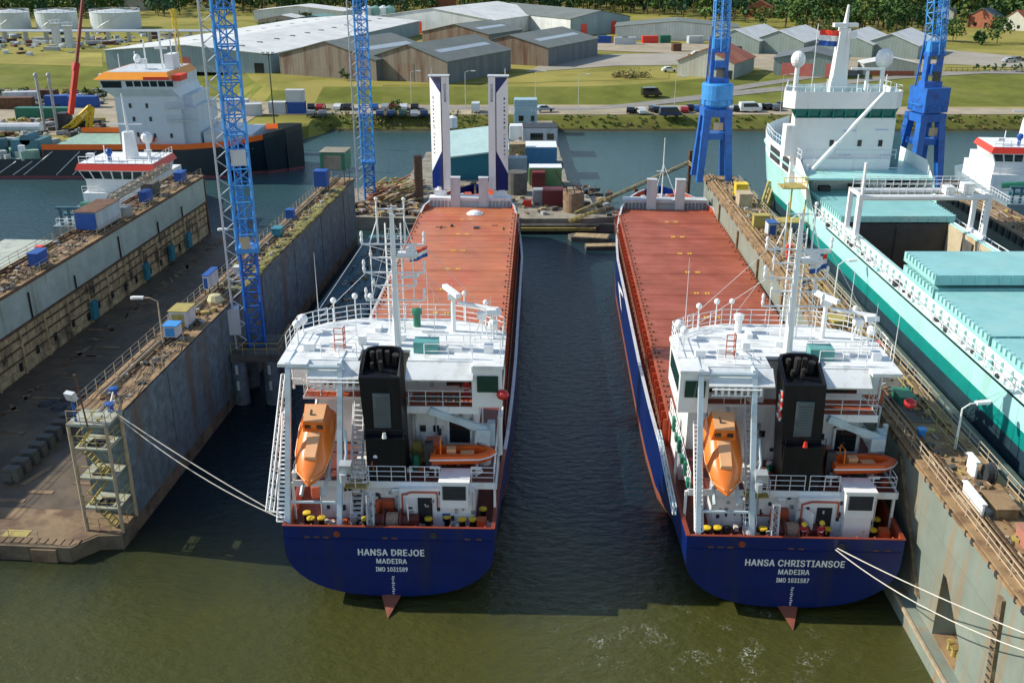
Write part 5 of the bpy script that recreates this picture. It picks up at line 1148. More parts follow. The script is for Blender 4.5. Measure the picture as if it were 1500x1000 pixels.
# ---- people
def person(lab, loc, rz, pose='stand', suit=M_suit, helm=M_yellow, group='workers in red coveralls'):
    me = bpy.data.meshes.new('person'); o = bpy.data.objects.new('person', me)
    lean = .28 if pose == 'bend' else (.1 if pose == 'lean' else .02)
    V = [(0, 0, .93), (0, -lean * .4, 1.15), (0, -lean, 1.40), (0, -lean * 1.15, 1.52), (0, -lean * 1.3, 1.60), (0, -lean * 1.35 - .01, 1.72),
         (-.19, -lean, 1.42), (.19, -lean, 1.42), (-.27, -lean - .02, 1.17), (.27, -lean - .04, 1.17), (-.25, -lean - .2, .98), (.22, -lean - .26, 1.08), (-.24, -lean - .28, .94), (.2, -lean - .34, 1.06),
         (-.10, 0, .88), (.10, 0, .88), (-.13, -.05, .48), (.13, .03, .48), (-.14, .02, .09), (.14, .12, .09), (-.15, -.14, .05), (.15, -.04, .05)]
    E = [(0, 1), (1, 2), (2, 3), (3, 4), (4, 5), (2, 6), (2, 7), (6, 8), (7, 9), (8, 10), (9, 11), (10, 12), (11, 13), (0, 14), (0, 15), (14, 16), (15, 17), (16, 18), (17, 19), (18, 20), (19, 21)]
    rad = [.155, .145, .165, .06, .10, .085, .085, .085, .058, .058, .045, .045, .05, .05, .105, .105, .075, .075, .06, .06, .05, .05]
    me.from_pydata(V, E, []); C.objects.link(o)
    o.modifiers.new('skin', 'SKIN'); sv = me.skin_vertices[0].data
    for v_, r_ in zip(sv, rad): v_.radius = (r_, r_ * .85)
    sv[0].use_root = True
    ss_ = o.modifiers.new('sub', 'SUBSURF'); ss_.levels = 1; ss_.render_levels = 1
    dg = bpy.context.evaluated_depsgraph_get(); m2 = bpy.data.meshes.new_from_object(o.evaluated_get(dg))
    o.modifiers.clear(); o.data = m2
    m2.materials.clear(); [m2.materials.append(x) for x in (suit, M_skin, M_black)]
    for p_ in m2.polygons:
        c = p_.center
        p_.material_index = 1 if (c.z > 1.50 or (abs(c.y + lean + .3) < .07 and c.z < 1.12 and abs(c.x) > .15 and c.z > .8 and c.y < -lean - .22)) else (2 if c.z < .11 else 0); p_.use_smooth = True
    o.location = loc; o.rotation_euler = (0, 0, rz); tag(o, lab, 'person', group)
    h = B(); h.lathe([(.165, -.01), (.16, .06), (.12, .13), (.04, .165)], (0, -lean * 1.35, 1.735), 12); h.lathe([(.19, -.03), (.165, 0)], (0, -lean * 1.35 - .02, 1.74), 12); h.build('helmet', helm, o)
    h = B(); [h.box(x - .018, x + .018, -lean * 1.35 - .103, -lean * 1.35 - .085, 1.665, 1.69) for x in (-.035, .035)]; h.box(-.03, .03, -lean * 1.35 - .1, -lean * 1.35 - .085, 1.6, 1.612); h.build('face', M_black, o)
    h = B(); h.lathe([(.172, 0), (.172, .045)], (0, -lean * .4, 1.13), 10); h.build('reflective_band', M_white, o)
    return o
person('worker in red coverall at the bridge deck railing of the ship with sails', SL(S1, 4.75, 5.1, 11.96), PI * .9, 'lean')
person('upright worker of the red pair on the mooring deck of the ship without sails', SL(S2, 1.75, .85, 4.5), .3, 'stand')
person('bending worker of the red pair on the mooring deck of the ship without sails', SL(S2, .75, 1.0, 4.5), -.4, 'bend')
person('worker in orange red coverall beside the funnel stair of the blue ship with sails', SL(S1, -1.25, 3.0, 4.5 + 3.03), .6, 'bend', suit=M_redor, helm=M_white)
# ================================================================ flags
def flag(lab, loc, w_, h_, rz=0.0, droop=.25, stripes=(M_redband, M_white, M_boxblue)):
    b = B(); n = 8
    for s_ in range(3):
        rows = []
        for j in range(2):
            v = (s_ + j) / 3
            rows.append([(w_ * k / n, .12 * h_ * math.sin(k * 1.1 + v), -h_ * v - droop * h_ * (k / n) ** 1.4) for k in range(n + 1)])
        b.sheet(rows, s_)
    o = b.build('flag', list(stripes), None, loc=loc, rot=(0, 0, rz)); tag(o, lab, 'flag')
flag('red white and blue flag flying from the mast yard of the blue ship with sails', SL(S1, 1.3, 7.2, 21.7) + Vector((-.2, 0, 0)), 1.2, .7, R(20), -.4)
flag('red white and blue flag flying from the mast yard of the blue ship without sails', SL(S2, .9, 7.2, 21.5), 1.1, .95, R(10), -.4)
# ================================================================ left floating dock
FA = Frame(-27.5, 62.9, -.07); HA = 9.6; LA = 75
dockA = thing('floating_dock', 'empty floating dock at left with stained side walls and muddy floor', 'floating dock', FA.o, FA.rz)
b = B(); b.prism([(-26.5, -4.6), (-2.9, -4.6), (-1.6, -3.0), (.05, -2.8), (.05, LA), (-26.5, LA)], -2.0, 1.15); b.build('pontoon', mat('dark tan pontoon side', (.16, .12, .075), .8, var=.35, scale=.8, dirt=(.05, .04, .03), dirt_amt=.9, dirt_scale=.5, plates=(3, 1.1, .4)), dockA)
b = B(); b.prism([(-26.3, -4.4), (-3.0, -4.4), (-1.8, -2.85), (-.1, -2.65), (-.1, .2), (-26.3, .2)], 1.15, 1.19); b.build('pontoon_apron', M_dockapron, dockA)
b = B(); b.box(-21.75, -3.25, .2, LA - .2, 1.15, 1.2); b.build('dock_floor', M_dockfloor, dockA)
b = B()
for x in (-19.5, -12, -4.8): b.box(x - .9, x + .9, -4.75, -4.5, -.1, 1.0)
for k in range(40): b.box(-26 + k * .6, -25.92 + k * .6, -4.3, -3.6, 1.19, 1.24)
b.build('fender_pad', M_dockapron, dockA)
b = B()
for (x, y_) in ((-20.4, -3.2), (-13.4, -3.0), (-7.5, -3.1)): b.box(x - .9, x + .9, y_ - .5, y_ + .4, 1.19, 1.23)
b.build('yellow_patch', M_dullyel, dockA)
b = B()
for k in range(8): x = -20 + k * 2.1; b.tube((x, -4.2, 1.2), (x, -4.2, 2.2), .03, 4)
b.path([(-20, -4.2, 2.1), (-5.3, -4.2, 2.1)], .025, 4); b.path([(-20, -4.2, 1.7), (-5.3, -4.2, 1.7)], .02, 4); b.build('edge_chain_fence', M_rail, dockA)
# wing walls
b = B(); b.box(-3.2, 0, 0, LA, -1.5, HA); w2 = b.build('wing_wall', M_dockblue, dockA)
b = B()
for k in range(6): b.box(0, .06, 8 + k * 12, 8.25 + k * 12, 0, HA)
b.box(0, .18, .0, LA, HA - .35, HA - .1); b.build('wall_rib', M_dockblue, w2)
b = B(); b.box(-3.3, .12, -.1, LA, HA, HA + .06); b.build('top_deck', M_docktop, w2)
b = B()
for k in range(420):
    v = random.uniform(26, LA - 6); u = random.uniform(-1.0, .1) if random.random() < .8 else random.uniform(-3, 0); b.ball((u, v, HA + .05), random.uniform(.2, .6), 6, .35)
o = b.build('moss', M_moss, w2); o['kind'] = 'stuff'
b = B(); b.box(-26.2, -21.8, 0, LA, -1.5, 5.9); w1 = b.build('wing_wall', M_docklow, dockA)
b = B(); b.box(-26.2, -21.7, 0, LA, 5.9, HA); b.build('upper_plating', M_dockband, w1)
b = B(); b.box(-21.75, -21.5, 0, LA, 5.75, 5.95); b.box(-21.75, -21.6, 0, LA, 3.9, 4.0); b.box(-21.75, -21.6, 0, LA, 4.9, 4.97); b.box(-21.75, -21.62, 0, LA, 2.8, 2.86); b.box(-21.75, -21.5, 0, LA, HA - .2, HA + .02); b.build('plating_ledge', M_rust, w1)
b = B()
for k in range(48):
    v = 1 + k * 1.55
    if k % 3: b.box(-21.8, -21.68, v, v + .1, 2.9, 5.75)
    else: b.box(-21.8, -21.55, v, v + .22, 1.2, 5.75)
b.build('wall_frame', M_docklow, w1)
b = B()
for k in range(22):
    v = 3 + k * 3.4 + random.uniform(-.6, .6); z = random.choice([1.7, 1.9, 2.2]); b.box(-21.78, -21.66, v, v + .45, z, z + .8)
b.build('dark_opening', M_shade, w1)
b = B()
for k, v in enumerate((38, 52, 60, 66)): b.box(-21.6, -21.2, v, v + 1.2, 1.6, 3.6)
b.build('fender_plate', mat('faded blue green plate', (.03, .2, .26), .6, var=.3), w1)
b = B()
for v in (20, 27, 36, 47, 58, 66): b.tube((-21.6, v, 6), (-21.6, v, 8.6 if v % 2 else 7.4), .09, 5)
b.build('dark_wall_pipe', M_shade, w1)  # near black upright tubes on the upper plating
b = B(); b.box(-26.3, -21.6, -.1, LA, HA + .021, HA + .08); b.build('top_deck', M_docktop, w1)
b = B(); b.box(-33.5, -26.4, 0, 44, 7.5, 8.9); b.build('outer_ledge', M_dockband, w1)
b = B()
for k in range(60):
    v = random.uniform(0, LA); u = random.uniform(-22, -21.4); b.ball((u + .3, LA + random.uniform(-.6, .7), random.uniform(.5, HA)), random.uniform(.3, .8), 5)
b.v = []; b.f = []; b.m = []; b.box(-26.3, -21.6, LA, LA + .25, -1, HA + .1); o = b.build('end_plate', M_rust, w1)
# top rails of dock A
def toprail(parent, pts, m_=M_rail, h=1.05, sp=1.5, r=.035, n=3):
    b = B(); b.rail(pts, h, sp, r, n); return b.build('railing', m_, parent)
toprail(w2, [(-3.15, 0, HA), (-3.15, LA, HA)]); toprail(w2, [(-.05, 0, HA), (-.05, 12, HA)])
toprail(w1, [(-21.9, 0, HA), (-21.9, LA, HA)], sp=1.8, r=.03); toprail(w1, [(-26.1, 0, HA), (-26.1, LA, HA)], sp=1.8, r=.03)
b = B(); [b.tube((-2.6 + .35 * k, 2, HA + .3), (-2.6 + .35 * k, LA, HA + .3), .07 + .03 * (k % 2), 5) for k in range(2)]; b.build('deck_pipe', M_rail, w2)
b = B(); [b.tube((-25.6 + .5 * k, 1, HA + .3), (-25.6 + .5 * k, LA, HA + .3), .09, 5) for k in range(2)]; b.build('deck_pipe', M_rust, w1)
# stair tower at the near end of the wall
tw = B()
for z in (2.9, 5.3, 7.6): tw.box(-2.65, -.15, -2.3, -.05, z, z + .12)
tw.box(-2.8, .1, -2.5, .0, HA - .1, HA + .08); stw = tw.build('stair_landing', mat('pale landing grating', (.36, .38, .30), .7, var=.2, dirt=RUST, dirt_amt=.6, dirt_scale=1.5), dockA)
b = B()
for (x, y_) in [(-2.7, -2.4), (-.05, -2.4), (-.05, -.1)]: b.tube((x, y_, 1.15), (x, y_, HA), .12, 6)
b.build('stair_post', M_rail, stw)
b = B()
for z in (1.2, 2.95, 5.35, 7.7): b.rail([(-2.6, -2.3, z), (-.2, -2.3, z), (-.2, -.1, z)], 1.0, .9, .03, 2)
for i, z in enumerate((1.2, 3.0, 5.4, 7.7)):
    a, c_ = (-2.5, -.8) if i % 2 else (-.8, -2.5)
    for y_ in (-1.9, -1.2): b.tube((a, y_, z), (c_, y_, z + 2.1), .06, 4); b.tube((a, y_, z + .9), (c_, y_, z + 3), .035, 4)
    for k in range(8): t = (k + .5) / 8; b.box(lerp(a, c_, t) - .1, lerp(a, c_, t) + .1, -1.9, -1.2, z + 2.1 * t, z + 2.1 * t + .04)
b.build('stair_rail', M_dullyel, stw)
b = B(); b.rail([(-2.7, -2.4, HA), (0, -2.4, HA), (0, 0, HA)], 1.05, .9, .03, 2); b.build('landing_rail', M_rail, stw)
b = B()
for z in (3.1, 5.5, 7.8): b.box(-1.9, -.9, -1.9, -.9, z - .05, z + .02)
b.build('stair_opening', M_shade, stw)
# keel blocks
for k in range(14):
    p = FA.p(-11.8 - k * .04, 4.2 + k * 1.36, 1.2)
    b = B(); b.box(-.62, .62, -.38, .38, 0, .85); b.box(-.58, .58, -.36, .36, .87, 1.1); b.box(-.1, .1, -.46, -.36, .0, .8); b.box(-.62, .62, -.41, -.38, .6, .75)
    tag(b.build('keel_block', M_conc_dk, loc=p, rot=(0, 0, FA.rz)), f'dark keel block on the empty dock floor, {side[k]} from the near end of its row', 'keel block', 'keel blocks on the empty dock floor')
for k, (u, v) in enumerate([(-4.4, 4.2), (-4.2, 6.6)]):
    b = B(); b.box(-.9, .9, -.6, .6, 0, 1.5); b.box(-.8, .8, -.7, -.6, .2, 1.2); b.box(-.08, .08, -.75, -.6, 0, 1.2)
    tag(b.build('docking_block', M_rust, loc=FA.p(u, v, 1.2), rot=(0, 0, FA.rz)), ['rusty block beside the stair tower, nearer one of two', 'rusty block beside the stair tower, farther one of two'][k], 'block', 'rusty blocks by the stair tower')
b = B(); b.sheet([[(-16 + i * .7 + (j % 2) * .2, -1.5 + j * .8 + .5 * math.sin(i), 1.28 + .12 * math.sin(i * 1.7 + j * 2)) for i in range(7)] for j in range(3)])
tag(b.build('tarpaulin', M_lgrey, loc=FA.p(0, 1.2, 0) - Vector((0, 0, 0)), rot=(0, 0, FA.rz)), 'crumpled pale tarpaulin lying on the near end of the empty dock floor', 'tarpaulin')
b = B()
for (u, v) in [(-12, 30), (-15, 18), (-9, 44), (-14, 58), (-8, 33)]:
    for k in range(7): b.ball((u + random.uniform(-1.5, 1.5), v + random.uniform(-1, 1), 1.2), random.uniform(.2, .9), 7, .35)
tag(b.build('rubbish', M_dark, loc=FA.o, rot=(0, 0, FA.rz)), 'dark heaps of wet rubbish and mud scattered over the empty dock floor', 'rubbish', kind='stuff')
# deck clutter as things
def cabinet(F, u, v, z, d, lab, m_, roof=None, legs=0.0, rz=0.0, name='cabinet', cat='box', group=None):
    t = thing(name, lab, cat, F.p(u, v, z), F.rz + rz, group)
    b = B(); b.box(-d[0] / 2, d[0] / 2, -d[1] / 2, d[1] / 2, legs, legs + d[2]); b.build('body', m_, t)
    b = B(); b.box(-d[0] / 2 - .08, d[0] / 2 + .08, -d[1] / 2 - .08, d[1] / 2 + .08, legs + d[2], legs + d[2] + .08); b.build('lid', roof or m_, t)
    b = B(); b.box(-d[0] * .35, d[0] * .35, -d[1] / 2 - .03, -d[1] / 2, legs + .1, legs + d[2] * .85); b.build('door', roof or m_, t)
    if legs:
        b = B(); [b.tube((x * d[0] * .42, y_ * d[1] * .42, 0), (x * d[0] * .42, y_ * d[1] * .42, legs), .06, 4) for x in (-1, 1) for y_ in (-1, 1)]; b.build('stand', M_rust, t)
    return t
cabinet(FA, -23.6, 47, HA + .08, (2.6, 6.0, 2.0), 'blue and white deck cabin with rusty roof on the far empty dock wall', M_lgrey, M_rust, .5, name='cabin', cat='cabin')
b = B(); b.box(-24.8, -22.4, 43.9, 43.96, HA + .6, HA + 2.5); b.build('cabin_front', M_boxblue, bpy.data.objects['cabin'], loc=(0, 0, 0)); bpy.data.objects['cabin_front'].data.transform(Matrix.Translation((23.6, -47, -(HA + .08))))
for k, (v, lab) in enumerate([(32, 'blue box on the outer wall of the empty dock, nearest the left picture edge'), (58.5, 'blue box on the outer wall of the empty dock beyond the blue and white cabin'), (70, 'blue box near the far end of the outer wall of the empty dock')]):
    cabinet(FA, -22.9, v, HA + .08, (1.0, 2.0, 1.2), lab, M_boxblue, None, .35, name='deck_box', group='blue deck boxes on the dock walls')
cabinet(FA, -24.0, 25.5, HA + .08, (.9, .9, 1.3), 'small rust red box on the outer wall of the empty dock at the picture edge', M_red, name='deck_box')
cabinet(FA, -24.6, 35.5, HA + .08, (.6, .6, 1.0), 'small red box beyond the blue box on the outer dock wall', M_redband, name='deck_box')
cabinet(FA, -23.0, 52, HA + .08, (1.4, 1.6, 1.2), 'grey machinery box right of the blue and white cabin', M_grey, name='deck_box')
cabinet(FA, -24.2, 63, HA + .08, (1.6, 2.2, 1.6), 'green grey winch house near the end of the outer dock wall', M_conc_dk, name='winch_house', cat='winch')
cabinet(FA, -1.6, 13.6, HA + .06, (1.1, 1.2, .95), 'box with bright blue lid on the inner dock wall beside the second lamp', M_lgrey, M_ltblue, .3, name='deck_box')
cabinet(FA, -2.0, 16.8, HA + .06, (1.5, 2.0, 1.5), 'pale green box with yellow lid on the inner dock wall', M_lgrey, M_dullyel, .0, name='deck_box')
cabinet(FA, -2.4, 25.0, HA + .06, (.5, 2.6, 1.3), 'upright blue and white panel on the inner dock wall', M_lgrey, M_boxblue, .8, name='notice_panel', cat='panel')
cabinet(FA, -1.6, 30.5, HA + .06, (.8, .8, .9), 'small pale box on the inner dock wall left of the crane', M_lgrey, name='deck_box')
cabinet(FA, -2.2, 66.0, HA + .06, (1.6, 1.6, 2.0), 'blue box on stilts on the inner dock wall before the green cabin', M_boxblue, None, .9, name='deck_box')
cabinet(FA, -1.7, 72.2, HA + .06, (3.4, 3.6, 2.4), 'green control cabin on stilts at the far end of the inner dock wall', M_green, M_concrete, 2.0, name='control_cabin', cat='cabin')
cabinet(FA, -2.0, 45.0, HA + .06, (1.0, 1.4, .9), 'teal box among the weeds on the inner dock wall', MATS['faded blue green plate'], name='deck_box')
cabinet(FA, -2.5, 52.0, HA + .06, (.9, .9, 1.2), 'dark blue box among the weeds on the inner dock wall', M_boxblue, name='deck_box')
b = B(); b.lathe([(.7, 0), (.75, .3), (.5, .75), (.05, .85)], n=10)
tag(b.build('covered_reel', mat('cream tarpaulin', (.55, .50, .28), .8, var=.2), loc=FA.p(-1.2, 22.5, HA + .06)), 'round yellow white covered reel on the inner dock wall', 'reel')
def clutter(F, u0, u1, v0, v1, z, n, lab, seed=3):
    rnd = random.Random(seed); b = B()
    for k in range(n):
        u, v = rnd.uniform(u0, u1), rnd.uniform(v0, v1); b.c = rnd.choice([0, 0, 1, 1, 2, 3, 4, 5, 6, 6]); s_ = rnd.uniform(.07, .3); t = rnd.random()
        if t < .45: b.cb((u, v, z + s_ * .4), (s_ * rnd.uniform(.6, 2), s_ * rnd.uniform(.6, 2.5), s_), rnd.uniform(0, 3))
        elif t < .88: b.tube((u, v, z + .1), (u + rnd.uniform(-.4, .4), v + rnd.uniform(-3, 3), z + .12), rnd.uniform(.03, .07), 4)
        else: b.lathe([(s_ * .6, 0), (s_ * .6, s_ * 1.4)], (u, v, z), 8)
    return tag(b.build('deck_gear', [M_rust, M_rail, M_grey, M_dark, M_dullyel, M_conc_dk, M_docktop], loc=F.o, rot=(0, 0, F.rz)), lab, 'gear', kind='stuff')
clutter(FA, -2.9, -.3, 1, LA - 5, HA + .06, 520, 'loose hoses, brackets and small gear lying on the inner wall of the empty dock', 4)
clutter(FA, -25.8, -22.1, 18, LA - 1, HA + .08, 620, 'loose pipes, winch parts and small gear on the outer wall of the empty dock', 5)
# lamps on dock A wall
def docklamp(F, u, v, z, h, arm, rz, lab, mt=M_rail):
    p = F.p(u, v, z); return lamp(0, 0, z, h, lab, mt, arm, rz, wp=p, group='lamps on the dock walls')
docklamp(FA, -1.9, 12.2, HA, 3.8, 1.2, PI, 'curved lamp on the inner wall of the empty dock, nearer one')
docklamp(FA, -1.9, 32.5, HA, 3.9, 1.2, PI, 'curved lamp on the inner wall of the empty dock, farther one beside the lattice crane')
t = thing('floodlight', 'square floodlight on a post at the near corner of the empty dock stair tower', 'floodlight', FA.p(-2.3, -2.0, HA + .08))
b = B(); b.tube((0, 0, 0), (0, 0, 1.7), .09, 6); b.build('pole', M_boxblue, t); b = B(); b.cb((0, -.1, 1.95), (.75, .35, .6), -.4, .3); b.build('lamp_head', M_lgrey, t)
b = B(); b.tube((0, 0, 0), (-.25, 0, 3.8), .06, 5); b.ball((-.25, 0, 3.8), .12, 6)
tag(b.build('thin_pole', M_rust, loc=FA.p(-1.2, -2.6, HA)), 'thin rusty pole standing at the near end of the empty dock wall', 'pole')
t = thing('jib_beam', 'tan lattice jib beam lying raised along the outer wall of the empty dock', 'beam', FA.p(-24.6, 50, HA), FA.rz)
b = B(); b.truss((0, 0, .8), (.6, 2.2, 2.4), .9, .6, .09, 1.0); b.truss((.6, 2.2, 2.4), (1.2, 17, 3.0), .9, .6, .09, 1.2); b.build('lattice', M_rail, t); b = B(); b.box(-.8, .8, -.8, .8, .05, .9); b.build('foot', M_rust, t)
b = B(); rw_ = random.Random(21)
for k in range(90): b.cb((-21.9 + rw_.uniform(0, .2) + 3, rw_.uniform(2, 72), 1.22), (rw_.uniform(.3, 2.2), rw_.uniform(.1, .5), .06), rw_.uniform(0, 3))
for k in range(70): b.cb((rw_.uniform(-21, -4), rw_.uniform(.5, 72), 1.22), (rw_.uniform(.4, 3.2), rw_.uniform(.1, .5), .05), rw_.choice([0, 0, 1.57, rw_.uniform(0, 3)]))
tag(b.build('plank_litter', M_wood if False else M_dockapron, loc=FA.o, rot=(0, 0, FA.rz)), 'loose planks and steel strips lying about on the empty dock floor', 'planks', kind='stuff')
# mooring ropes with bollards
def rope(pts, lab, sag=.4, r=.036, sep=.0):
    b = B()
    for a, c_ in zip(pts[:-1], pts[1:]):
        a = Vector(a); c_ = Vector(c_); q = [a.lerp(c_, t) - Vector((0, 0, sag * 4 * t * (1 - t))) for t in np.linspace(0, 1, 15)]; b.path([tuple(x) for x in q], r, 5)
    return tag(b.build('mooring_rope', M_rope), lab, 'rope', 'pale mooring ropes')
bol = FA.p(-.5, -.5, HA + .3); eye = SL(S1, -6.75, 1.0, 5.55)
rope([bol, eye], 'upper pale mooring rope from the empty dock wall to the blue ship with sails', .25)
rope([bol + Vector((.1, 0, -.25)), eye + Vector((0, 0, -.15))], 'lower pale mooring rope from the empty dock wall to the blue ship with sails', .75)
for k, (u, v) in enumerate([(-.6, -.3), (-1.5, 2.2)]):
    b = B(); b.lathe([(.22, 0), (.2, .45), (.34, .5), (.34, .65), (.05, .7)], n=12)
    tag(b.build('dock_bollard', M_boxblue, loc=FA.p(u, v, HA + .06)), ['blue bollard holding the mooring ropes at the empty dock corner', 'blue bollard just behind the one holding ropes on the empty dock corner'][k], 'bollard', 'blue dock bollards')
b = B(); b.path([tuple(FA.p(-.6, -.3, HA + .5)), tuple(FA.p(-1.5, 2.2, HA + .5))], .07, 5); tag(b.build('rope_end', M_rope), 'short pale rope tail between the two blue bollards', 'rope')
# floating pontoon moored beside the inner wall
t = thing('work_pontoon', 'flat dark blue work pontoon moored between the empty dock and left ship', 'pontoon', (-23.6, 95, 0), -.07)
b = B(); b.box(0, 6.2, 0, 44, -1, 1.1); b.build('hull', mat('dark blue pontoon plating', (.06, .17, .21), .5, var=.25, scale=.4, dirt=(.05, .05, .05), dirt_amt=.5, dirt_scale=.4), t)
b = B(); b.rail([(6.0, 0, 1.1), (6.0, 44, 1.1)], 1, 2.5, .03, 2); b.build('railing', M_galv, t)
clutter(Frame(-22.5, 96, -.07), 0, 4.8, 1, 42, 1.1, 260, 'coils, crates and hoses on the dark blue work pontoon', 8)

# ================================================================ right floating dock
FB = Frame(25.25, 36, -R(.95)); HB = 10.0; LB = 101
dockB = thing('floating_dock', 'floating dock at right with pale green grey rust streaked wall, holding the teal ship', 'floating dock', FB.o, FB.rz)
b = B(); b.box(-.75, 34.5, -9, LB, -2, 1.2); b.box(3.6, 30, -9, LB, 1.2, 1.3); b.build('pontoon', M_dockgrey, dockB)
b = B(); b.box(-.9, -.75, -9, LB, 1.05, 1.25); b.build('fender_rail', M_rail, dockB)
b = B(); b.box(0, 4, -9, 9.8, 1.2, HB); b.box(0, 4, 13.2, LB, 1.2, HB); b.box(0, 4, 9.8, 13.2, 5.6, HB); b.box(1.6, 4, 9.8, 13.2, 1.2, 5.6)
b.add([(0, 9.8, 5.6), (0, 9.8, 3.0), (0, 12.7, 5.6)], [(0, 1, 2)]); b.add([(1.2, 9.8, 5.6), (1.2, 9.8, 3.0), (1.2, 12.7, 5.6)], [(0, 2, 1)])
b.add([(0, 9.8, 3.0), (0, 12.7, 5.6), (1.2, 12.7, 5.6), (1.2, 9.8, 3.0)], [(0, 1, 2, 3)])
wb1 = b.build('wing_wall', M_dockgrey, dockB)
b = B(); b.box(0, 1.6, 9.8, 13.2, 1.2, 1.26); b.build('recess_floor', M_docktop, wb1)
b = B()
for v in (10.4, 11.2, 11.8): b.lathe([(.16, 0), (.16, .45), (.24, .5), (.24, .58)], (.5, v, 1.26), 8)
b.build('recess_bollard', M_dullyel, wb1)
b = B(); b.box(-.28, 4.2, -9, LB, HB, HB + .12); b.box(-.3, 0, -9, LB, HB - .3, HB - .12); b.build('top_deck', M_docktop, wb1)
b = B()
for k in range(-3, 33): b.box(-.32, -.02, 1 + k * 3.0, 1.3 + k * 3.0, HB - .42, HB - .08); b.box(-.3, -.02, 1.9 + k * 3.0, 2.1 + k * 3.0, HB - .42, HB - .1)
b.build('fender_bracket', M_dark, wb1)
b = B()
for (v0, z0, v1, z1) in [(6.2, 8.8, 5.2, -.3), (21.4, 9.0, 15.5, 2.2), (43, 9, 43, 5.2), (54, 9, 54, 5.4), (65, 9, 65, 5.6), (76, 9, 76, 5.6), (88, 9.2, 88, 5)]:
    b.add([(-.22, v0, z0), (-.22, v0 + .55, z0), (-.22, v1 + .55, z1), (-.22, v1, z1), (0, v0, z0), (0, v0 + .55, z0), (0, v1 + .55, z1), (0, v1, z1)], [(0, 1, 2, 3), (0, 4, 5, 1), (3, 2, 6, 7), (0, 3, 7, 4), (1, 5, 6, 2)])
b.build('rubbing_timber', mat('brown rubbing timber', (.17, .12, .07), .9, var=.3, scale=2, dirt=(.4, .33, .2), dirt_amt=.5, dirt_scale=1.5), wb1)
b = B()
for k in range(18): z = .4 + k * .42; b.box(-.3, -.22, 5.2 + z * .11 + .12, 5.2 + z * .11 + .48, z, z + .05)
b.build('ladder', M_dark, wb1)
b = B(); b.box(4.2, 5.9, -9, LB, 8.9, 9.3); b.tube((5.5, -9, 9.1), (5.5, LB, 9.1), .55, 12); b.build('outer_ledge', mat('dark green grey ledge', (.10, .14, .12), .6, var=.2), wb1)
toprail(wb1, [(.1, -9, HB), (.1, 46, HB)], M_rail, sp=1.4); toprail(wb1, [(3.9, 0, HB), (3.9, LB - 4, HB)], M_rail, sp=1.4); toprail(wb1, [(2.6, 20, HB), (2.6, 58, HB)], M_dullyel, sp=1.6, n=2)
b = B(); b.tube((.7, 0, HB + .35), (.7, LB, HB + .35), .12, 6); b.tube((1.1, 0, HB + .3), (1.1, LB, HB + .3), .08, 5); b.box(.2, .4, 0, LB, HB + .12, HB + .3); b.box(3.3, 3.5, 0, LB, HB + .12, HB + .28); b.build('deck_pipe', M_docktop, wb1)
b = B(); b.box(.9, 3.2, 24, 38, HB + .12, HB + .17); b.build('grey_deck_plate', M_conc_dk, wb1)
b = B(); b.box(30, 34.2, 0, LB - 2, 1.2, HB); wb2 = b.build('wing_wall', M_dockgrey, dockB)
b = B(); b.box(29.9, 34.3, 0, LB - 2, HB, HB + .12); b.build('top_deck', M_docktop, wb2)
toprail(wb2, [(30.1, 0, HB), (30.1, LB - 2, HB)], M_rail, sp=1.4)
b = B()
for k in range(60): b.box(29.75, 29.95, 1 + k * 1.6, 1.8 + k * 1.6, HB - .9, HB - .1)
b.build('fender_bracket', M_dark, wb2)
clutter(FB, .5, 3.7, 1, LB - 3, HB + .12, 760, 'loose pipes, hoses and small gear on the top deck of the teal ship dock wall', 12)
clutter(FB, 30.6, 33.8, 40, LB - 3, HB + .12, 200, 'loose gear on the outermost wall of the teal ship dock', 13)
docklamp(FB, 2.7, 20.2, HB, 3.0, 1.0, .2, 'white curved lamp on the teal ship dock wall near its bottom corner', M_white)
docklamp(FB, 3.2, 49, HB, 3.4, 1.0, .3, 'white curved lamp on the teal ship dock wall behind the unrigged blue ship bridge', M_white)
docklamp(FB, 3.2, 66, HB, 3.2, .9, .3, 'white curved lamp on the teal ship dock wall near the yellow scaffold', M_white)
cabinet(FB, 2.4, 17.0, HB + .12, (.15, 1.2, 1.1), 'upright white panel on the teal ship dock wall behind the lower right lamp', M_white, name='sign_panel', cat='panel')
cabinet(FB, .9, 13.2, HB + .12, (.15, 2.6, .9), 'long white board fixed to the near railing of the teal ship dock wall', M_white, name='white_board', cat='board')
cabinet(FB, 2.3, 12.9, HB + .12, (1.2, 2.0, .6), 'tan box beside the long white board on the teal ship dock wall', M_docktop, name='deck_box')
cabinet(FB, 2.4, 9.4, HB + .12, (1.0, 1.3, .8), 'faded red box at the right picture edge on the teal ship dock wall', mat('faded red box', (.42, .17, .12), .7), name='deck_box')
b = B(); b.tube((0, 0, .6), (.4, 0, .6), .5, 14); b.tube((0.4, 0, .6), (.5, 0, .6), .62, 14); tag(b.build('hose_reel', M_dark, loc=FB.p(2.8, 16.2, HB + .12)), 'dark cable reel beside the white panel on the teal ship dock wall', 'reel')
cabinet(FB, 1.9, 27.4, HB + .12, (1.0, 1.6, .6), 'green winch under netting on the teal ship dock wall', M_green, name='winch', cat='winch')
cabinet(FB, 2.0, 34.6, HB + .12, (.7, .7, 1.5), 'red valve post on the teal ship dock wall beside the unrigged blue ship stern', M_redband, name='valve_post', cat='valve')
cabinet(FB, 1.2, 22.0, HB + .12, (.4, .4, .5), 'small light blue drum box on the teal ship dock wall', M_ltblue, name='deck_box')
cabinet(FB, 1.6, 42.5, HB + .12, (1.1, 1.8, .6), 'tan machinery box on the teal ship dock wall beside the ship bridge wing', M_dullyel, name='deck_box')
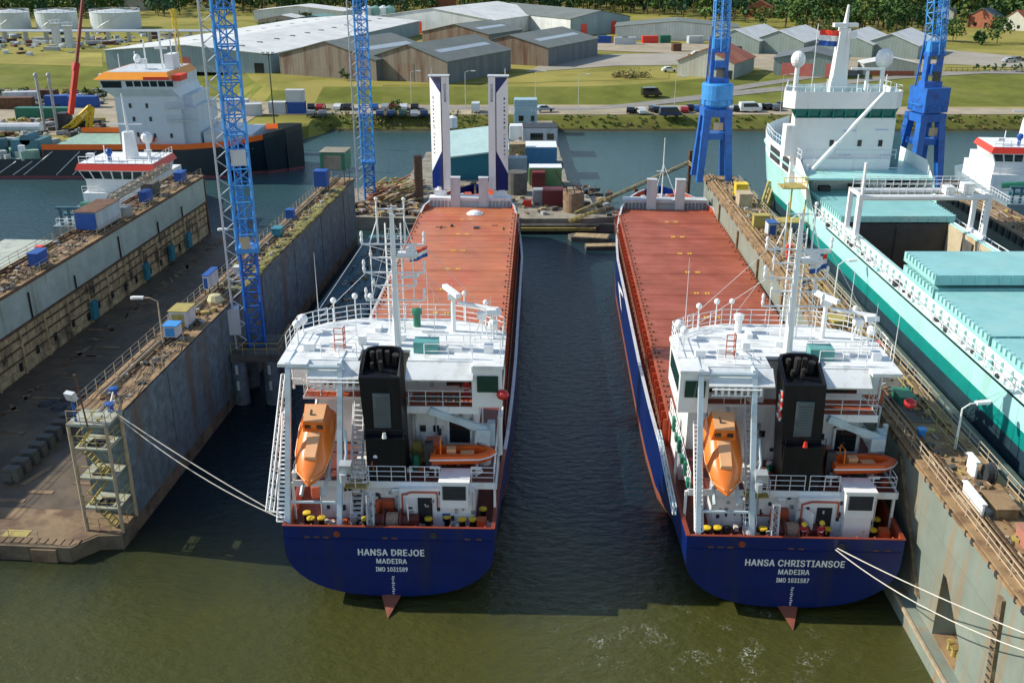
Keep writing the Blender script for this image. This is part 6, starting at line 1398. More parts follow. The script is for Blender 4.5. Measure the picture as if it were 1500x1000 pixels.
cabinet(FB, 2.4, 71, HB + .12, (1.0, 1.6, 1.4), 'blue and white cabinet on the teal ship dock wall beyond the ship mast', M_lgrey, M_boxblue, name='deck_box')
cabinet(FB, 1.8, 73.5, HB + .12, (1.8, 1.0, 1.5), 'yellow frame box on the teal ship dock wall beyond the blue cabinet', M_dullyel, name='deck_box')
cabinet(FB, 2.2, 62, HB + .12, (.5, .5, 1.3), 'red gas bottle box on the teal ship dock wall behind the ship mast', M_redband, name='gas_bottle', cat='gas bottle')
cabinet(FB, 2.6, 89, HB + .12, (1.5, 1.5, 1.6), 'yellow machine at the foot of the left blue portal crane', M_yellow, name='machine', cat='machine')
cabinet(FB, 2.0, 84, HB + .12, (1.6, 2.2, 1.6), 'round pale machine house on the teal ship dock wall before the portal crane', M_rail, name='winch_house', cat='winch')
e2 = SL(S2, 2.6, -.08, 5.0); r2 = FB.p(.3, .3, HB + .3)
rope([e2, r2], 'upper pale mooring rope from the blue ship without sails transom to the teal ship dock', .25)
rope([e2 + Vector((-.1, 0, -.1)), r2 + Vector((0, -.5, -.4))], 'lower pale mooring rope from the blue ship without sails transom to the teal ship dock', .9)
b = B(); b.lathe([(.25, 0), (.22, .5), (.36, .55), (.36, .7)], n=12); tag(b.build('dock_bollard', M_rust, loc=FB.p(.4, .1, HB + .12)), 'rusty bollard on the teal ship dock holding the unrigged blue ship ropes', 'bollard')

# ================================================================ teal ship in the teal ship dock
TY0, TY1 = 30, 128
teal = thing('cargo_ship', 'large light teal cargo ship with open hold standing in the teal ship dock', 'ship', (38.5, TY0, 0), 0)
def tb_(s): 
    for (a, p), (b_, q) in zip([(0, 6.5), (90, 6.5), (96, 6.0), (101, 4.6), (105, 2.4), (107.5, .8)], [(90, 6.5), (96, 6.0), (101, 4.6), (105, 2.4), (107.5, .8), (108.5, .1)]):
        if s <= b_: return lerp(p, q, (s - a) / (b_ - a))
    return .1
rows = []
SS = [0, 20, 40, 60, 68, 72, 75, 78, 84, 90, 94, 98, 101, 103.5, 106, 108.5]
for s_ in SS:
    zt = lerp(13.4, 18.2, smooth01((s_ - 72) / 5)); hb = tb_(s_); fl = smooth01((s_ - 70) / 10)
    rows.append([(hb * 1.0 + .5 * fl * min(1, hb / 4), s_, zt), (hb + .3 * fl * min(1, hb / 4), s_, lerp(13.0, 15.6, fl)), (hb * lerp(1, .96, fl), s_, 11.7), (hb * lerp(1, .9, fl), s_, 10.6), (hb * lerp(1, .85, fl), s_, 6), (hb * .8, s_, 2.6), (0, s_, 2.4)])
b = B()
for sx in (-1, 1):
    for j in range(len(rows) - 1):
        for k in range(6):
            q = [rows[j][k], rows[j][k + 1], rows[j + 1][k + 1], rows[j + 1][k]]
            if sx < 0: q = q[::-1]
            b.add([(p[0] * sx, p[1], p[2]) for p in q], [(0, 1, 2, 3)], (3 if k == 0 and SS[j] >= 75 else 0) if k < 2 else (1 if k == 2 else 2))
b.build('hull', [M_teal, M_tealdk, M_antif, M_white], teal)
b = B(); b.box(-6.5, -5.55, 0, 79, 13.2, 13.36); b.box(5.55, 6.5, 0, 79, 13.2, 13.36); b.box(-5.6, 5.6, 78, 80, 13.2, 13.36)
b.prism([(-tb_(s_) - .6, s_) for s_ in (75, 84, 92, 98, 103)] + [(tb_(s_) + .3, s_) for s_ in (103, 98, 92, 84, 75)], 16.6, 16.8); b.build('deck', M_teal, teal)
b = B()
for sx in (-1, 1):
    for k in range(53): b.box(sx * 6.42 - .025, sx * 6.42 + .025, k * 1.45, k * 1.45 + .05, 13.36, 14.35)
    b.box(sx * 6.42 - .03, sx * 6.42 + .03, 0, 76, 14.3, 14.36); b.box(sx * 6.42 - .02, sx * 6.42 + .02, 0, 76, 13.9, 13.94); b.box(sx * 6.1 - .3, sx * 6.1 + .3, 0, 78, 13.37, 13.39); b.box(sx * 5.62 - .06, sx * 5.62 + .06, 0, 78, 13.4, 14.36)
b.build('railing', M_white, teal)
# coaming with open hold: walls, floor
b = B(); b.box(-5.55, -5.2, 0, 79, 13.2, 14.3); b.box(5.2, 5.55, 0, 79, 13.2, 14.3); b.box(-5.2, 5.2, 78.4, 79, 13.2, 14.3); b.build('coaming', M_teal, teal)
b = B()
b = [B(), B()]
for k in range(54):
    for sx in (0, 1): x_ = (sx * 2 - 1) * 5.75; b[sx].box(x_ - .12, x_ + .12, .3 + k * 1.45, .38 + k * 1.45, 13.36, 14.2)
for q in b: q.build('coaming_stay', M_teal, teal)['kind'] = 'stuff'
b = B(); b.box(5.05, 5.2, 0, 78.4, 3, 14.2); b.box(-5.2, -5.05, 0, 78.4, 3, 14.2); b.box(-5.05, 5.05, 0, 78, 2.8, 3); b.build('hold_lining', M_hold, teal)
b = B(); b.box(-5.0, 5.0, 66.0, 66.3, 3, 14.2); b.box(-.1, .1, 65.9, 66, 3, 14.2); b.build('hold_bulkhead', M_dark, teal)  # far wall of the hold, its shade painted in as dark steel
b = B(); b.box(4.85, 5.05, 60, 62.2, 3, 13.8); b.box(-2.6, -1.6, 60, 62, 3, 7); b.build('hold_ladder_recess', M_conc_dk, teal)
b = B(); b.box(-1.8, -1.0, 64, 65, 3, 6.5); b.build('hold_equipment', M_red, teal)
def tcover(y0, y1, z0, z1, nm='hatch_cover', x0=-5.7, x1=5.7):
    b = B(); b.box(x0, x1, y0, y1, z0, z1); 
    for i in range(12): b.box(x0 + .3 + i * (x1 - x0 - .6) / 11.5, x0 + .42 + i * (x1 - x0 - .6) / 11.5, y0 - .06, y0, z0 + .05, z1 - .05)
    o = b.build(nm, M_tealcov, teal)
    b = B()
    for i in range(int((y1 - y0) / .7)):
        for sx in (x0, x1): b.box(sx - .13, sx + .13, y0 + .2 + i * .7, y0 + .42 + i * .7, z1 - .35, z1 + .06)
    b.build('cover_cleat', M_teal, o); return o
tcover(66.2, 77.5, 14.32, 14.95); 
tcover(43.0, 49.5, 15.5, 16.3); tcover(43.0, 49.3, 14.4, 15.2)
for k, (a, c_) in enumerate([(33.2, 42.6), (23.4, 32.8), (13.6, 23.0), (2, 13.2)]): tcover(a, c_, 14.35, 15.1)
b = B(); b.box(-5.6, 5.6, 42.6, 43.0, 14.1, 14.5); b.box(-5.6, 5.6, 32.85, 33.15, 14.0, 14.4); b.box(-5.6, 5.6, 23.05, 23.35, 14, 14.4); b.build('cover_joint', M_tealdk, teal)
b = B(); rt_ = random.Random(9)
for k in range(230):
    y_ = rt_.uniform(2, 76); s_ = rt_.uniform(.08, .3); sx = -1 if k % 4 else 1; b.c = rt_.randrange(4); b.cb((sx * rt_.uniform(5.95, 6.35), y_, 13.4 + s_ / 2), (s_, s_ * rt_.uniform(.6, 3), s_ * rt_.uniform(.6, 2)), 0)
b.build('walkway_fittings', [M_white, M_teal, M_lgrey, M_dark], teal)['kind'] = 'stuff'
# gantry crane
b = B()
for yy in (60.6, 63.4):
    b.tube((-5.9, yy, 18.2), (5.9, yy, 18.2), .28, 8)
    for sx in (-1, 1):
        b.box(sx * 6.0 - .2, sx * 6.0 + .2, yy - .2, yy + .2, 14.3, 18.5)
for sx in (-1, 1):
    b.box(sx * 6.0 - .15, sx * 6.0 + .15, 60.6, 63.4, 18.2, 18.5); b.box(sx * 6.0 - .15, sx * 6.0 + .15, 60.2, 63.8, 14.3, 14.6)
    for i in range(8): b.tube((sx * 6.0, 60.6, 14.6 + i * .45), (sx * 6.0, 61.5, 14.6 + i * .45), .04, 4)
    b.tube((sx * 6.0, 61.5, 14.4), (sx * 6.0, 61.5, 18.3), .06, 4)
b.tube((-6.0, 60.4, 18.5), (-6.0, 60.4, 21.5), .16, 6)
gt = b.build('gantry_crane', M_white, teal)
b = B(); b.rail([(-5.8, 60.3, 18.5), (5.8, 60.3, 18.5)], 1, .8, .03, 3); b.rail([(-5.8, 63.7, 18.5), (5.8, 63.7, 18.5)], 1, .8, .03, 3); b.box(3.4, 4.4, 60.5, 61.5, 18.5, 19.5); b.box(1.8, 2.6, 60.5, 61.5, 18.5, 19.2); b.build('railing', M_white, gt)
# accommodation
b = B(); b.prism([(-7.4, 80), (3.7, 80), (3.4, 85), (-6.4, 85)], 15, 22.4); b.box(-6.2, 3.4, 79.4, 80, 13.3, 18.0); acc = b.build('accommodation', M_white, teal)
b = B(); b.box(3.7, 4.8, 80.5, 84, 16, 20.4); b.build('side_casing', mat('muted teal casing', (.12, .25, .27), .5), acc)
for x in (-3.1, .0, 2.3): b = B(); b.box(x - .22, x + .22, 79.93, 80.02, 19.3, 20.0); b.build('window', M_glass, acc)
b = B()
for x, z in ((-2.0, 21.0), (1.6, 21.1), (-2.2, 18.3), (2.4, 18.3)): b.box(x, x + 1.4, 79.95, 80.0, z, z + .07)
b.build('lettering', mat('faint blue lettering', (.3, .38, .7), .6), acc)
b = B(); b.box(-6.8, 4.4, 79.3, 79.45, 17.0, 17.06); b.rail([(-6.4, 79.45, 18.0), (4.0, 79.45, 18.0)], 1, 1.5, .03, 2); b.build('railing', M_white, acc)
b = B(); b.prism([(-7.4, 80.2), (3.4, 80.2), (3.2, 85), (-6.5, 85)], 22.4, 23.5, top=[(-8.0, 79.7), (3.7, 79.7), (3.4, 85.4), (-6.8, 85.4)]); b.build('bridge_windows', M_tealdeep, teal)
b = B()
for x in np.linspace(-7.4, 3.4, 9): b.box(x - .06, x + .06, 79.75, 79.95, 22.4, 23.5)
b.build('window_frame', M_tealdk, teal)
b = B(); pol = [(-8.8, 80.4), (-7.8, 79.2), (3.2, 79.2), (4.2, 80.4), (3.8, 85.6), (-7.2, 85.6)]; b.prism(pol, 23.5, 24.4); 
for k in range(6):
    p, q = Vector((*pol[k], 0)), Vector((*pol[(k + 1) % 6], 0)); d = (q - p).normalized(); nrm = Vector((d.y, -d.x, 0)) * .1
    b.add([(p.x, p.y, 24.4), (q.x, q.y, 24.4), (q.x, q.y, 25.3), (p.x, p.y, 25.3), (p.x - nrm.x, p.y - nrm.y, 24.4), (q.x - nrm.x, q.y - nrm.y, 24.4), (q.x - nrm.x, q.y - nrm.y, 25.3), (p.x - nrm.x, p.y - nrm.y, 25.3)], [(0, 1, 2, 3), (5, 4, 7, 6), (3, 2, 6, 7)])
wr = b.build('bridge_roof', M_white, teal)
b = B(); b.prism([(-8.5, 80.6), (-7.7, 79.5), (3.1, 79.5), (3.9, 80.6), (3.6, 85.3), (-7.0, 85.3)], 24.4, 24.45); b.build('roof_deck', M_tealdk, wr)
b = B(); b.rail([(-7.1, 85.4, 25.3), (-8.6, 80.4, 25.3), (-7.8, 79.3, 25.3), (3.2, 79.3, 25.3), (4.1, 80.4, 25.3), (3.7, 85.4, 25.3)], .5, 1, .03, 1); b.build('railing', M_white, wr)
for (x, z) in ((-6.9, 28.9), (2.6, 29.0)):
    b = B(); b.lathe([(.7, 0), (.28, .6), (.25, 3.4)], (x, 83, 24.4), 10); b.ball((x, 83, z - .6), .8 if x < 0 else .95, 14, 1.15); b.build('satellite_dome', M_white, wr)
b = B(); b.prism([(-3.1, 82.5), (-1.3, 82.5), (-1.5, 84.6), (-2.9, 84.6)], 24.4, 31.6, top=[(-2.6, 82.9), (-1.5, 82.9), (-1.6, 84.2), (-2.5, 84.2)]); b.cb((-2.0, 83.4, 31.9), (2.6, .8, .4)); b.tube((-2.0, 83.4, 31.9), (-1.9, 83.4, 34.0), .28, 8, .12); b.cb((-1.3, 83, 30.9), (.9, .6, .8)); b.tube((-4.8, 84, 24.4), (-4.8, 84, 32), .05, 5); b.build('mast', M_white, wr)
b = B(); b.tube((.6, 82, 24.4), (.6, 82, 27.2), .25, 8, .18); b.cb((.6, 82, 27.4), (3.6, .3, .22), R(-6)); b.cb((-.1, 82, 24.8), (.5, .5, 1.0)); b.build('radar', M_white, wr)
b = B(); [b.tube((x, 80.4, 24.4), (x, 80.4, 26.0 + (i % 3) * .5), .06, 5) for i, x in enumerate((-5.5, -4.2, -.9, .3, 1.6, 2.2, 3.4))]; b.build('antenna', M_white, wr)
b = B(); b.tube((-5.9, 79.0, 16.0), (1.2, 77.8, 25.4), .26, 10, .2); b.tube((-6.0, 79.2, 14), (-6.0, 79.2, 17.4), .45, 10); b.tube((-4.9, 79, 14), (-4.9, 79, 16.6), .25, 8); b.build('boat_crane', M_white, teal)
b = B(); b.box(-8.3, -7.3, 79.8, 81.4, 18.2, 21.6); b.build('wing_house', M_white, teal)
b = B(); 
for sx in (-1,):
    for (a, c_) in ((80.6, 84.8), (86.5, 91.0)): b.add([(-tb_(a) - .5, a, 15.9), (-tb_(c_) - .5, c_, 15.9), (-tb_(c_) - .55, c_, 17.5), (-tb_(a) - .55, a, 17.5)], [(3, 2, 1, 0)])
b.build('mooring_opening', M_dark, teal)
b = B(); b.rail([(-6.9, 78, 18.2), (-6.9, 90, 18.2), (-6.3, 96, 18.2)], 1, 1.2, .03, 2); b.build('bow_railing', M_white, teal)
b = B(); b.box(-1, 1, 77.9, 79.2, 14.95, 15.3); b.box(-4.8, -3.6, 76.8, 77.6, 14.95, 15.5); b.build('deck_winch', M_dark, teal)
flag('red white and blue flag beside the tall white mast of the teal ship', (33.8, 113.5, 31.4), 2.6, 1.7, 0, .1)
# yellow scaffold against the teal bow
t = thing('scaffold', 'yellow scaffold tower standing between the teal ship dock wall and the teal bow', 'scaffold', (30.0, 104.5, 8.6))
b = B(); b.truss((0, 0, 0), (0, 0, 7.5), 2.2, 2.0, .09, 1.9); b.truss((1.6, 0, 0), (1.6, 0, 6.0), 1.0, 1.6, .07, 1.9); b.build('frame', M_yellow, t)
b = B(); b.box(-1.3, 1.3, -1.1, 1.1, 7.4, 7.52); b.box(-1.3, 1.6, -1.1, 1.1, 3.7, 3.8); b.build('platform', M_dullyel, t)
b = B(); b.rail([(-1.2, -1.0, 7.5), (1.3, -1.0, 7.5), (1.3, 1.0, 7.5)], 1.1, 1, .04, 2); b.build('railing', M_yellow, t)
t = thing('shore_brace', 'yellow sloping brace beam between the teal ship dock floor and the teal bow', 'brace', (29.5, 118, 0))
b = B(); b.truss((-.5, 0, 2), (3.0, 4, 12.5), .8, .8, .14, 1.4); b.build('beam', M_dullyel, t)
b = B(); b.box(-1.5, .8, -1, 1, 1.2, 2.4); b.build('foot', M_rust, t)

# ================================================================ cranes
def lattice_tower(lab, x, y_, z0, z1, side_, rz, zsw, silver=True):
    t = thing('lattice_crane', lab, 'crane', (x, y_, z0), rz, 'blue lattice tower cranes')
    b = B(); b.truss((0, 0, 0), (0, 0, zsw - z0), side_ * .82, side_ * .82, .15, 1.3, up=(0, 1, 0)); b.build('base_section', M_blue, t)
    b = B(); b.truss((0, 0, zsw - z0), (0, 0, z1 - z0), side_, side_, .135, 1.45, up=(0, 1, 0)); b.box(-side_ * .6, side_ * .6, -side_ * .6, side_ * .6, zsw - z0 - .2, zsw - z0 + .2); b.build('tower_section', M_ltblue, t)
    b = B(); q = side_ * .5
    b.tube((-q - 1.0, -q, 0), (-q - 1.0, -q, z1 - z0), .1, 5)
    for i in range(int((z1 - z0) / 1.6)):
        z = i * 1.6; b.tube((-q - 1.0, -q, z), (-q, -q, z + .8), .05, 4); b.tube((-q, -q, z + .8), (-q - 1.0, -q, z + 1.6), .05, 4)
    b.build('ladder_frame', M_galv, t)
    b = B(); b.truss((-q * .2, 0, zsw - z0), (-q * .2, 0, z1 - z0), .55, .55, .06, .8, up=(0, 1, 0)); b.build('hoist_guide', M_ltblue, t)
    return t
t = lattice_tower('tall blue lattice tower crane on piles beside the inner wall of the empty dock', -24.0, 86.5, 5.2, 44, 1.75, R(14), 14.5)
b = B(); b.box(-2.4, -1.3, -1.2, 0, 1.5, 4.0); b.build('control_box', M_lgrey, t)
b = B(); b.box(-.6, .7, -1.0, -.95, 17.0, 18.4); b.build('sign_board', M_lgrey, t)
b = B(); b.box(-.5, .3, -1.0, -.9, 9.2, 10.6); b.build('junction_box', M_hold, t)
pl = thing('crane_foundation', 'dark pile platform in the water carrying the left lattice crane', 'platform', (-23.9, 86.5, 0), 0)
b = B(); b.box(-2.0, 2.6, -2.6, 2.6, 4.4, 5.1); b.build('platform', M_conc_dk, pl)
for x in (-1.5, 1.5):
    for y_ in (-1.9, 1.9): b = B(); b.tube((x, y_, -4), (x, y_, 4.4), .75, 12); b.build('pile', M_dockblue, pl)
for x in (-1.5, 1.5):
    b = B(); [b.box(x - .12, x + .12, -2.72, -2.64, z, z + .9) or b.box(x - .35, x + .35, -2.72, -2.64, z + .35, z + .6) for z in (1.6, 3.2)]; b.build('white_cross_mark', M_lgrey, pl)
b = B(); b.rail([(-1.9, -2.5, 5.1), (2.5, -2.5, 5.1), (2.5, 2.5, 5.1)], 1.1, 1.2, .035, 2); b.build('railing', M_dullyel, pl)
t = lattice_tower('narrower blue lattice tower crane on the quay left of the two sails', -22.9, 157, 2, 41, 1.9, R(10), 8)
def portal(lab, x, y_, z0, s_=1.0, rz=0.0, cyl=True):
    t = thing('portal_crane', lab, 'crane', (x, y_, z0), rz, 'blue portal cranes on the teal ship dock walls')
    b = B()
    for sx in (-1, 1):
        for sy in (-1, 1):
            p, q = Vector((sx * 2.0, sy * 2.2, 0)), Vector((sx * 1.35, sy * 1.3, 9.0)); b.add([p + Vector((a * .42, c_ * .42, 0)) for a, c_ in ((-1, -1), (1, -1), (1, 1), (-1, 1))] + [q + Vector((a * .5, c_ * .5, 0)) for a, c_ in ((-1, -1), (1, -1), (1, 1), (-1, 1))], [(0, 3, 2, 1), (4, 5, 6, 7), (0, 1, 5, 4), (1, 2, 6, 5), (2, 3, 7, 6), (3, 0, 4, 7)])
    b.box(-1.7, 1.7, -1.7, 1.7, 5.6, 6.4); b.box(-1.9, 1.9, -1.8, 1.8, 8.6, 9.6)
    b.tube((-1.9, -2.4, 1), (-1.3, -1.8, 8.6), .08, 5); b.tube((-2.3, -2.4, 1), (-1.7, -1.8, 8.6), .08, 5)
    for i in range(16): b.tube((-1.9 + i * .037, -2.4 + i * .037, 1 + i * .47), (-2.3 + i * .037, -2.4 + i * .037, 1 + i * .47), .05, 4)
    b.build('portal_leg', M_blue, t)
    b = B(); b.box(-.55, .7, -2.02, -1.85, 6.9, 7.9); b.build('sign_board', M_hold, t)
    b = B()
    if cyl: b.lathe([(1.3, 9.6), (2.05, 10.1), (2.1, 12.7), (1.9, 12.9)], n=24)
    else: b.prism([(-1.6, -1.8), (1.9, -1.8), (1.9, 1.8), (-1.6, 1.8)], 9.8, 12.9); b.box(-1.2, 1.2, -1.2, 1.2, 9.5, 9.9)
    b.build('machine_house', M_ltblue if cyl else M_blue, t)
    b = B(); b.rail([(2.15 * math.cos(a), 2.15 * math.sin(a), 9.9) for a in np.linspace(0, 2 * PI, 13)], .9, 1.2, .04, 1); b.build('gallery_rail', M_ltblue, t)
    b = B()
    for sx in (-1, 1):
        b.cb((sx * .95, 0, 14.9), (.45, .8, 4.4)); b.cb((sx * 1.35, .9, 15.6), (.16, .16, 6.4), 0, .1)
    b.box(-1.2, 1.2, -.6, .6, 16.8, 17.3); b.box(-1.3, 1.3, -.7, .7, 12.9, 13.6); b.box(-.7, .7, -.9, .2, 14.6, 15.8)
    b.build('upper_frame', M_blue, t)
    b = B(); b.box(-.5, .6, -1.0, -.9, 13.7, 14.9); b.build('cab_window', M_glass, t)
    b = B(); b.cb((0, .3, 17.9), (2.2, 1.3, 1.3)); b.truss((0, .2, 17.0), (0, 1.5, 27), 1.9, 1.4, .1, 1.3, up=(0, 1, 0)); b.truss((.3, -.6, 17.0), (.3, .2, 24), .9, .9, .07, 1.0, up=(0, 1, 0)); b.build('jib', M_ltblue, t)
    b = B(); b.tube((-1.3, .8, 9.9), (-1.1, .8, 20), .06, 4); b.tube((1.3, .8, 12.9), (1.1, 1, 22), .05, 4); b.build('cable', M_dark, t)
    return t
portal('blue portal crane with round machine house beside the bow of the ship without sails', 27.6, 136, HB)
portal('blue portal crane with square machine house on the outermost dock wall', 54.4, 132, HB, cyl=False, rz=.25)

# ================================================================ quay items
M_tealsh = mat('teal shed wall', (.01, .15, .20), .6, var=.1); M_ltteal = mat('pale teal shed roof', (.42, .58, .55), .5, var=.08, dirt=(.3, .42, .4), dirt_amt=.4, dirt_scale=.3, streak=True)
t = thing('quay_shed', 'teal walled shed with pale sloping roof seen between the two sails', 'shed', (-6.8, 171, QZ), R(2))
b = B(); b.add([(-6, 0, 0), (6, 0, 0), (6, 12, 0), (-6, 12, 0), (-6, 0, 3.6), (6, 0, 5.0), (6, 12, 7.2), (-6, 12, 5.8)], [(0, 3, 2, 1), (0, 1, 5, 4), (1, 2, 6, 5), (2, 3, 7, 6), (3, 0, 4, 7), (4, 5, 6, 7)]); b.build('wall', M_tealsh, t)
b = B(); b.add([(-6.3, -.4, 3.6), (6.3, -.4, 5.05), (6.3, 12.3, 7.35), (-6.3, 12.3, 5.9), (-6.3, -.4, 3.85), (6.3, -.4, 5.3), (6.3, 12.3, 7.6), (-6.3, 12.3, 6.15)], [(0, 3, 2, 1), (4, 5, 6, 7), (0, 1, 5, 4), (1, 2, 6, 5), (2, 3, 7, 6), (3, 0, 4, 7)]); b.build('roof', M_ltteal, t)
b = B(); b.add([(-6.3, 3 + i * 3, 4.44 + i * .54) for i in range(3)] + [(6.3, 3 + i * 3, 5.9 + i * .54) for i in range(3)], [(0, 3, 4, 1)]) if False else None
b = B(); b.ball((4.2, -.2, 3.4), .25, 8); b.build('lamp', M_white, t)
FQ = Frame(0, 0, 0)
def qbox(px, py, L_, h, w_, lab, m_, z=QZ, roofm=None, rz=0.0, nm='container', wp=None): return container(px, py, z, L_, lab, m_, rz, h, w_, roofm=roofm, group='containers on the quay', name=nm, wp=wp)
qbox(799, 272, 5.4, 3.0, 3, 'green container with white roof edge on the quay behind the red containers', mat('container green', (.16, .30, .12), .6), roofm=M_white)
qbox(793, 245, 5.6, 3.6, 6, 'blue and white site cabin behind the green container', mat('faded blue cabin', (.08, .25, .42), .6), roofm=M_white)
qbox(810, 303, 3.0, 2.5, 2.4, 'dark red container on the quay beside the big rusty drum', mat('dark container red', (.17, .025, .025), .6))
qbox(791, 300, 2.0, 2.2, 2.0, 'grey tank box left of the dark red container', M_grey)
qbox(789, 276, 2.0, 2.6, 2.2, 'dark red box under the green container left end', mat('dark container red', (.25, .02, .025), .6))
qbox(773, 303, 1.1, .9, .8, 'small bright orange red box at the quay edge', M_redband)
qbox(758, 252, 3.4, 2.4, 2.4, 'pale grey store box left of the blue and white cabin', M_lgrey)
qbox(758, 232, 3.0, 2.6, 3, 'wooden sided box behind the pale grey store box', M_wood)
qbox(759, 205, 3.4, 2.8, 3, 'white box cabin on the jetty left of the windowed cabin', M_white)
t = qbox(791, 214, 7.0, 3.6, 6, 'pale blue site office with dark windows on the jetty', M_lgrey, roofm=M_dark, nm='site_office')
b = B(); b.box(-2.0, .6, -.1, -.02, 1.2, 2.6); b.box(1.4, 2.8, -.1, -.02, 1.3, 2.5); b.build('window', M_glass, t)
t = qbox(770, 184, 5.0, 5.6, 4, 'tall pale blue tower cabin at the root of the jetty', mat('pale blue cabin', (.33, .48, .52), .5), nm='tower_cabin')
b = B(); b.box(-1.6, -.5, -.1, -.02, 1, 2.2); b.box(1.2, 2.0, -.1, -.02, 1, 2.2); b.build('window', M_glass, t)
b = B(); b.rail([(-3.5, 0, 2.9), (3.2, 0, 2.9)], 1, 1, .05, 2); b.build('railing', M_white, t)
b = B(); b.lathe([(1.1, 0), (1.1, 2.2), (.2, 2.6)], n=12); p = G(663, 186, 2.8); tag(b.build('white_tank', M_white, loc=(p.x, p.y, 2.7)), 'upright white tank seen between the sails above the shed roof', 'tank')
b = B(); b.lathe([(1.7, 0), (1.7, 3.6), (1.5, 3.6)], n=20); p = G(757, 283, 2); tag(b.build('grey_tank', M_conc_dk, loc=(p.x, p.y, 2)), 'large round grey tank right of the right sail foot', 'tank')
t = thing('mooring_buoy', 'big rusty cylindrical buoy standing on the quay edge', 'buoy', (G(840, 309, 2).x, G(840, 309, 2).y, 2))
b = B(); b.lathe([(1.55, 0), (1.6, .1), (1.6, 3.0), (1.5, 3.1)], n=24); b.build('body', mat('tan rusted drum', (.27, .18, .11), .8, var=.3, dirt=RUST, dirt_amt=.8, dirt_scale=.6), t)
b = B(); b.rail([(1.5 * math.cos(a), 1.5 * math.sin(a), 3.0) for a in np.linspace(0, 2 * PI, 9)], .6, 1.2, .06, 1); b.tube((-1, 0, 3.1), (-3, -.5, 6.5), .09, 5); b.build('top_frame', M_rust, t)
b = B(); b.tube((0, 0, -4), (0, 0, 9.3), .68, 14); b.tube((0, 0, 9.3), (0, 0, 9.4), .6, 14)
tag(b.build('mooring_pile', mat('brown tarred pile', (.14, .075, .045), .8, var=.3, scale=2), loc=(-14.8, 155, 0)), 'thick brown mooring pile standing on the quay left of the left sail', 'pile')
b = B()
for k in range(150):
    b.c = random.randrange(4); x = random.uniform(-22, -15.5); y_ = random.uniform(152, 166); z = QZ + random.uniform(.1, 1.6); a = random.uniform(.7, 1.2) if random.random() < .8 else random.uniform(0, 3)
    b.cb((x, y_, z), (random.uniform(2, 5), .25, .2), a, 0, random.uniform(-.2, .2))
tag(b.build('timber_pile', [M_wood, M_hold, mat('reddish planks', (.34, .13, .07), .8), M_dullyel]), 'untidy pile of planks and beams on the quay left of the sails', 'timber', kind='stuff')
b = B()
for k in range(330):
    b.c = random.randrange(6); x = random.uniform(-13, 16); y_ = random.uniform(146, 168); s_ = random.uniform(.2, .9)
    if k % 2 == 0: x = random.uniform(-26, -13); y_ = random.uniform(146, 153)
    if -2 < x < 7.5 and 158 < y_: continue
    b.cb((x, y_, QZ + s_ * .3), (s_ * random.uniform(.5, 2.4), s_, s_ * random.uniform(.4, 1.1)), random.uniform(0, 3), 0, 0)
tag(b.build('quay_clutter', [M_rust, M_dark, M_grey, M_wood, M_docktop, M_conc_dk]), 'pallets, scrap and small gear strewn over the quay between the ships', 'gear', kind='stuff')
b = B()
for k in range(90):
    b.c = random.randrange(5); x = random.uniform(1, 4.4); y_ = random.uniform(186, 236); s_ = random.uniform(.3, 1.0)
    b.cb((x, y_, QZ + s_ * .4), (s_ * random.uniform(.6, 2), s_, s_), random.uniform(0, 3))
tag(b.build('jetty_clutter', [M_rust, M_wood, M_grey, M_conc_dk, M_yellow]), 'crates and yellow and brown gear along the left side of the jetty', 'gear', kind='stuff')
# gangways in yellow between quay and teal ship dock
t = thing('gangway', 'long yellow gangway rising from the quay behind the bow of the unrigged blue ship', 'gangway', (10.5, 145, 2.4))
b = B(); b.truss((-1, 1.0, 0), (15.4, -1.5, 8.3), .6, .4, .06, 1.5); b.truss((15.6, -1.5, 8.3), (16.6, -5.2, 7.7), .9, .4, .08, 1.2); b.build('span', mat('faded olive gangway paint', (.25, .21, .09), .8, var=.3), t)
b = B(); b.tube((15.4, -1.5, -4), (15.4, -1.5, 10), .3, 8); b.tube((8, 0.2, -4), (8, .2, 4), .3, 8); b.build('support_pile', M_rust, t)
t = thing('gangway', 'short yellow ramp lying across the quay edge beside the big rusty buoy', 'gangway', (8.6, 143.4, 1.9))
b = B(); b.truss((0, 0, 0), (4.2, 1.8, 1.2), .6, .3, .06, .8); b.build('span', M_dullyel, t)
b = B(); b.box(-13.2, 12.5, 143.0, 143.4, .5, .95); tag(b.build('fender_log', M_dullyel), 'long yellowish fender timber along the front of the quay', 'fender')
t = thing('work_raft', 'small tan work raft moored at the quay under the unrigged blue ship bow', 'raft', (11.3, 139.6, 0), R(-8))
b = B(); b.prism([(-2.6, -1.0), (2.8, -1.3), (3.0, 1.4), (-2.2, 1.4), (-3.2, .6)], -.4, .7); b.build('hull', M_conc_dk, t); b = B(); b.prism([(-2.4, -.8), (2.6, -1.1), (2.8, 1.2), (-2.0, 1.2)], .7, .78); b.build('deck', M_wood, t)
t = thing('work_raft', 'tan raft nearer the camera beside the one at the unrigged blue ship bow', 'raft', (12.6, 135.4, 0), R(4))
b = B(); b.box(-2.2, 2.4, -.8, .9, -.4, .5); b.build('hull', M_conc_dk, t); b = B(); b.box(-2.1, 2.3, -.7, .8, .5, .6); b.build('deck', M_wood, t)
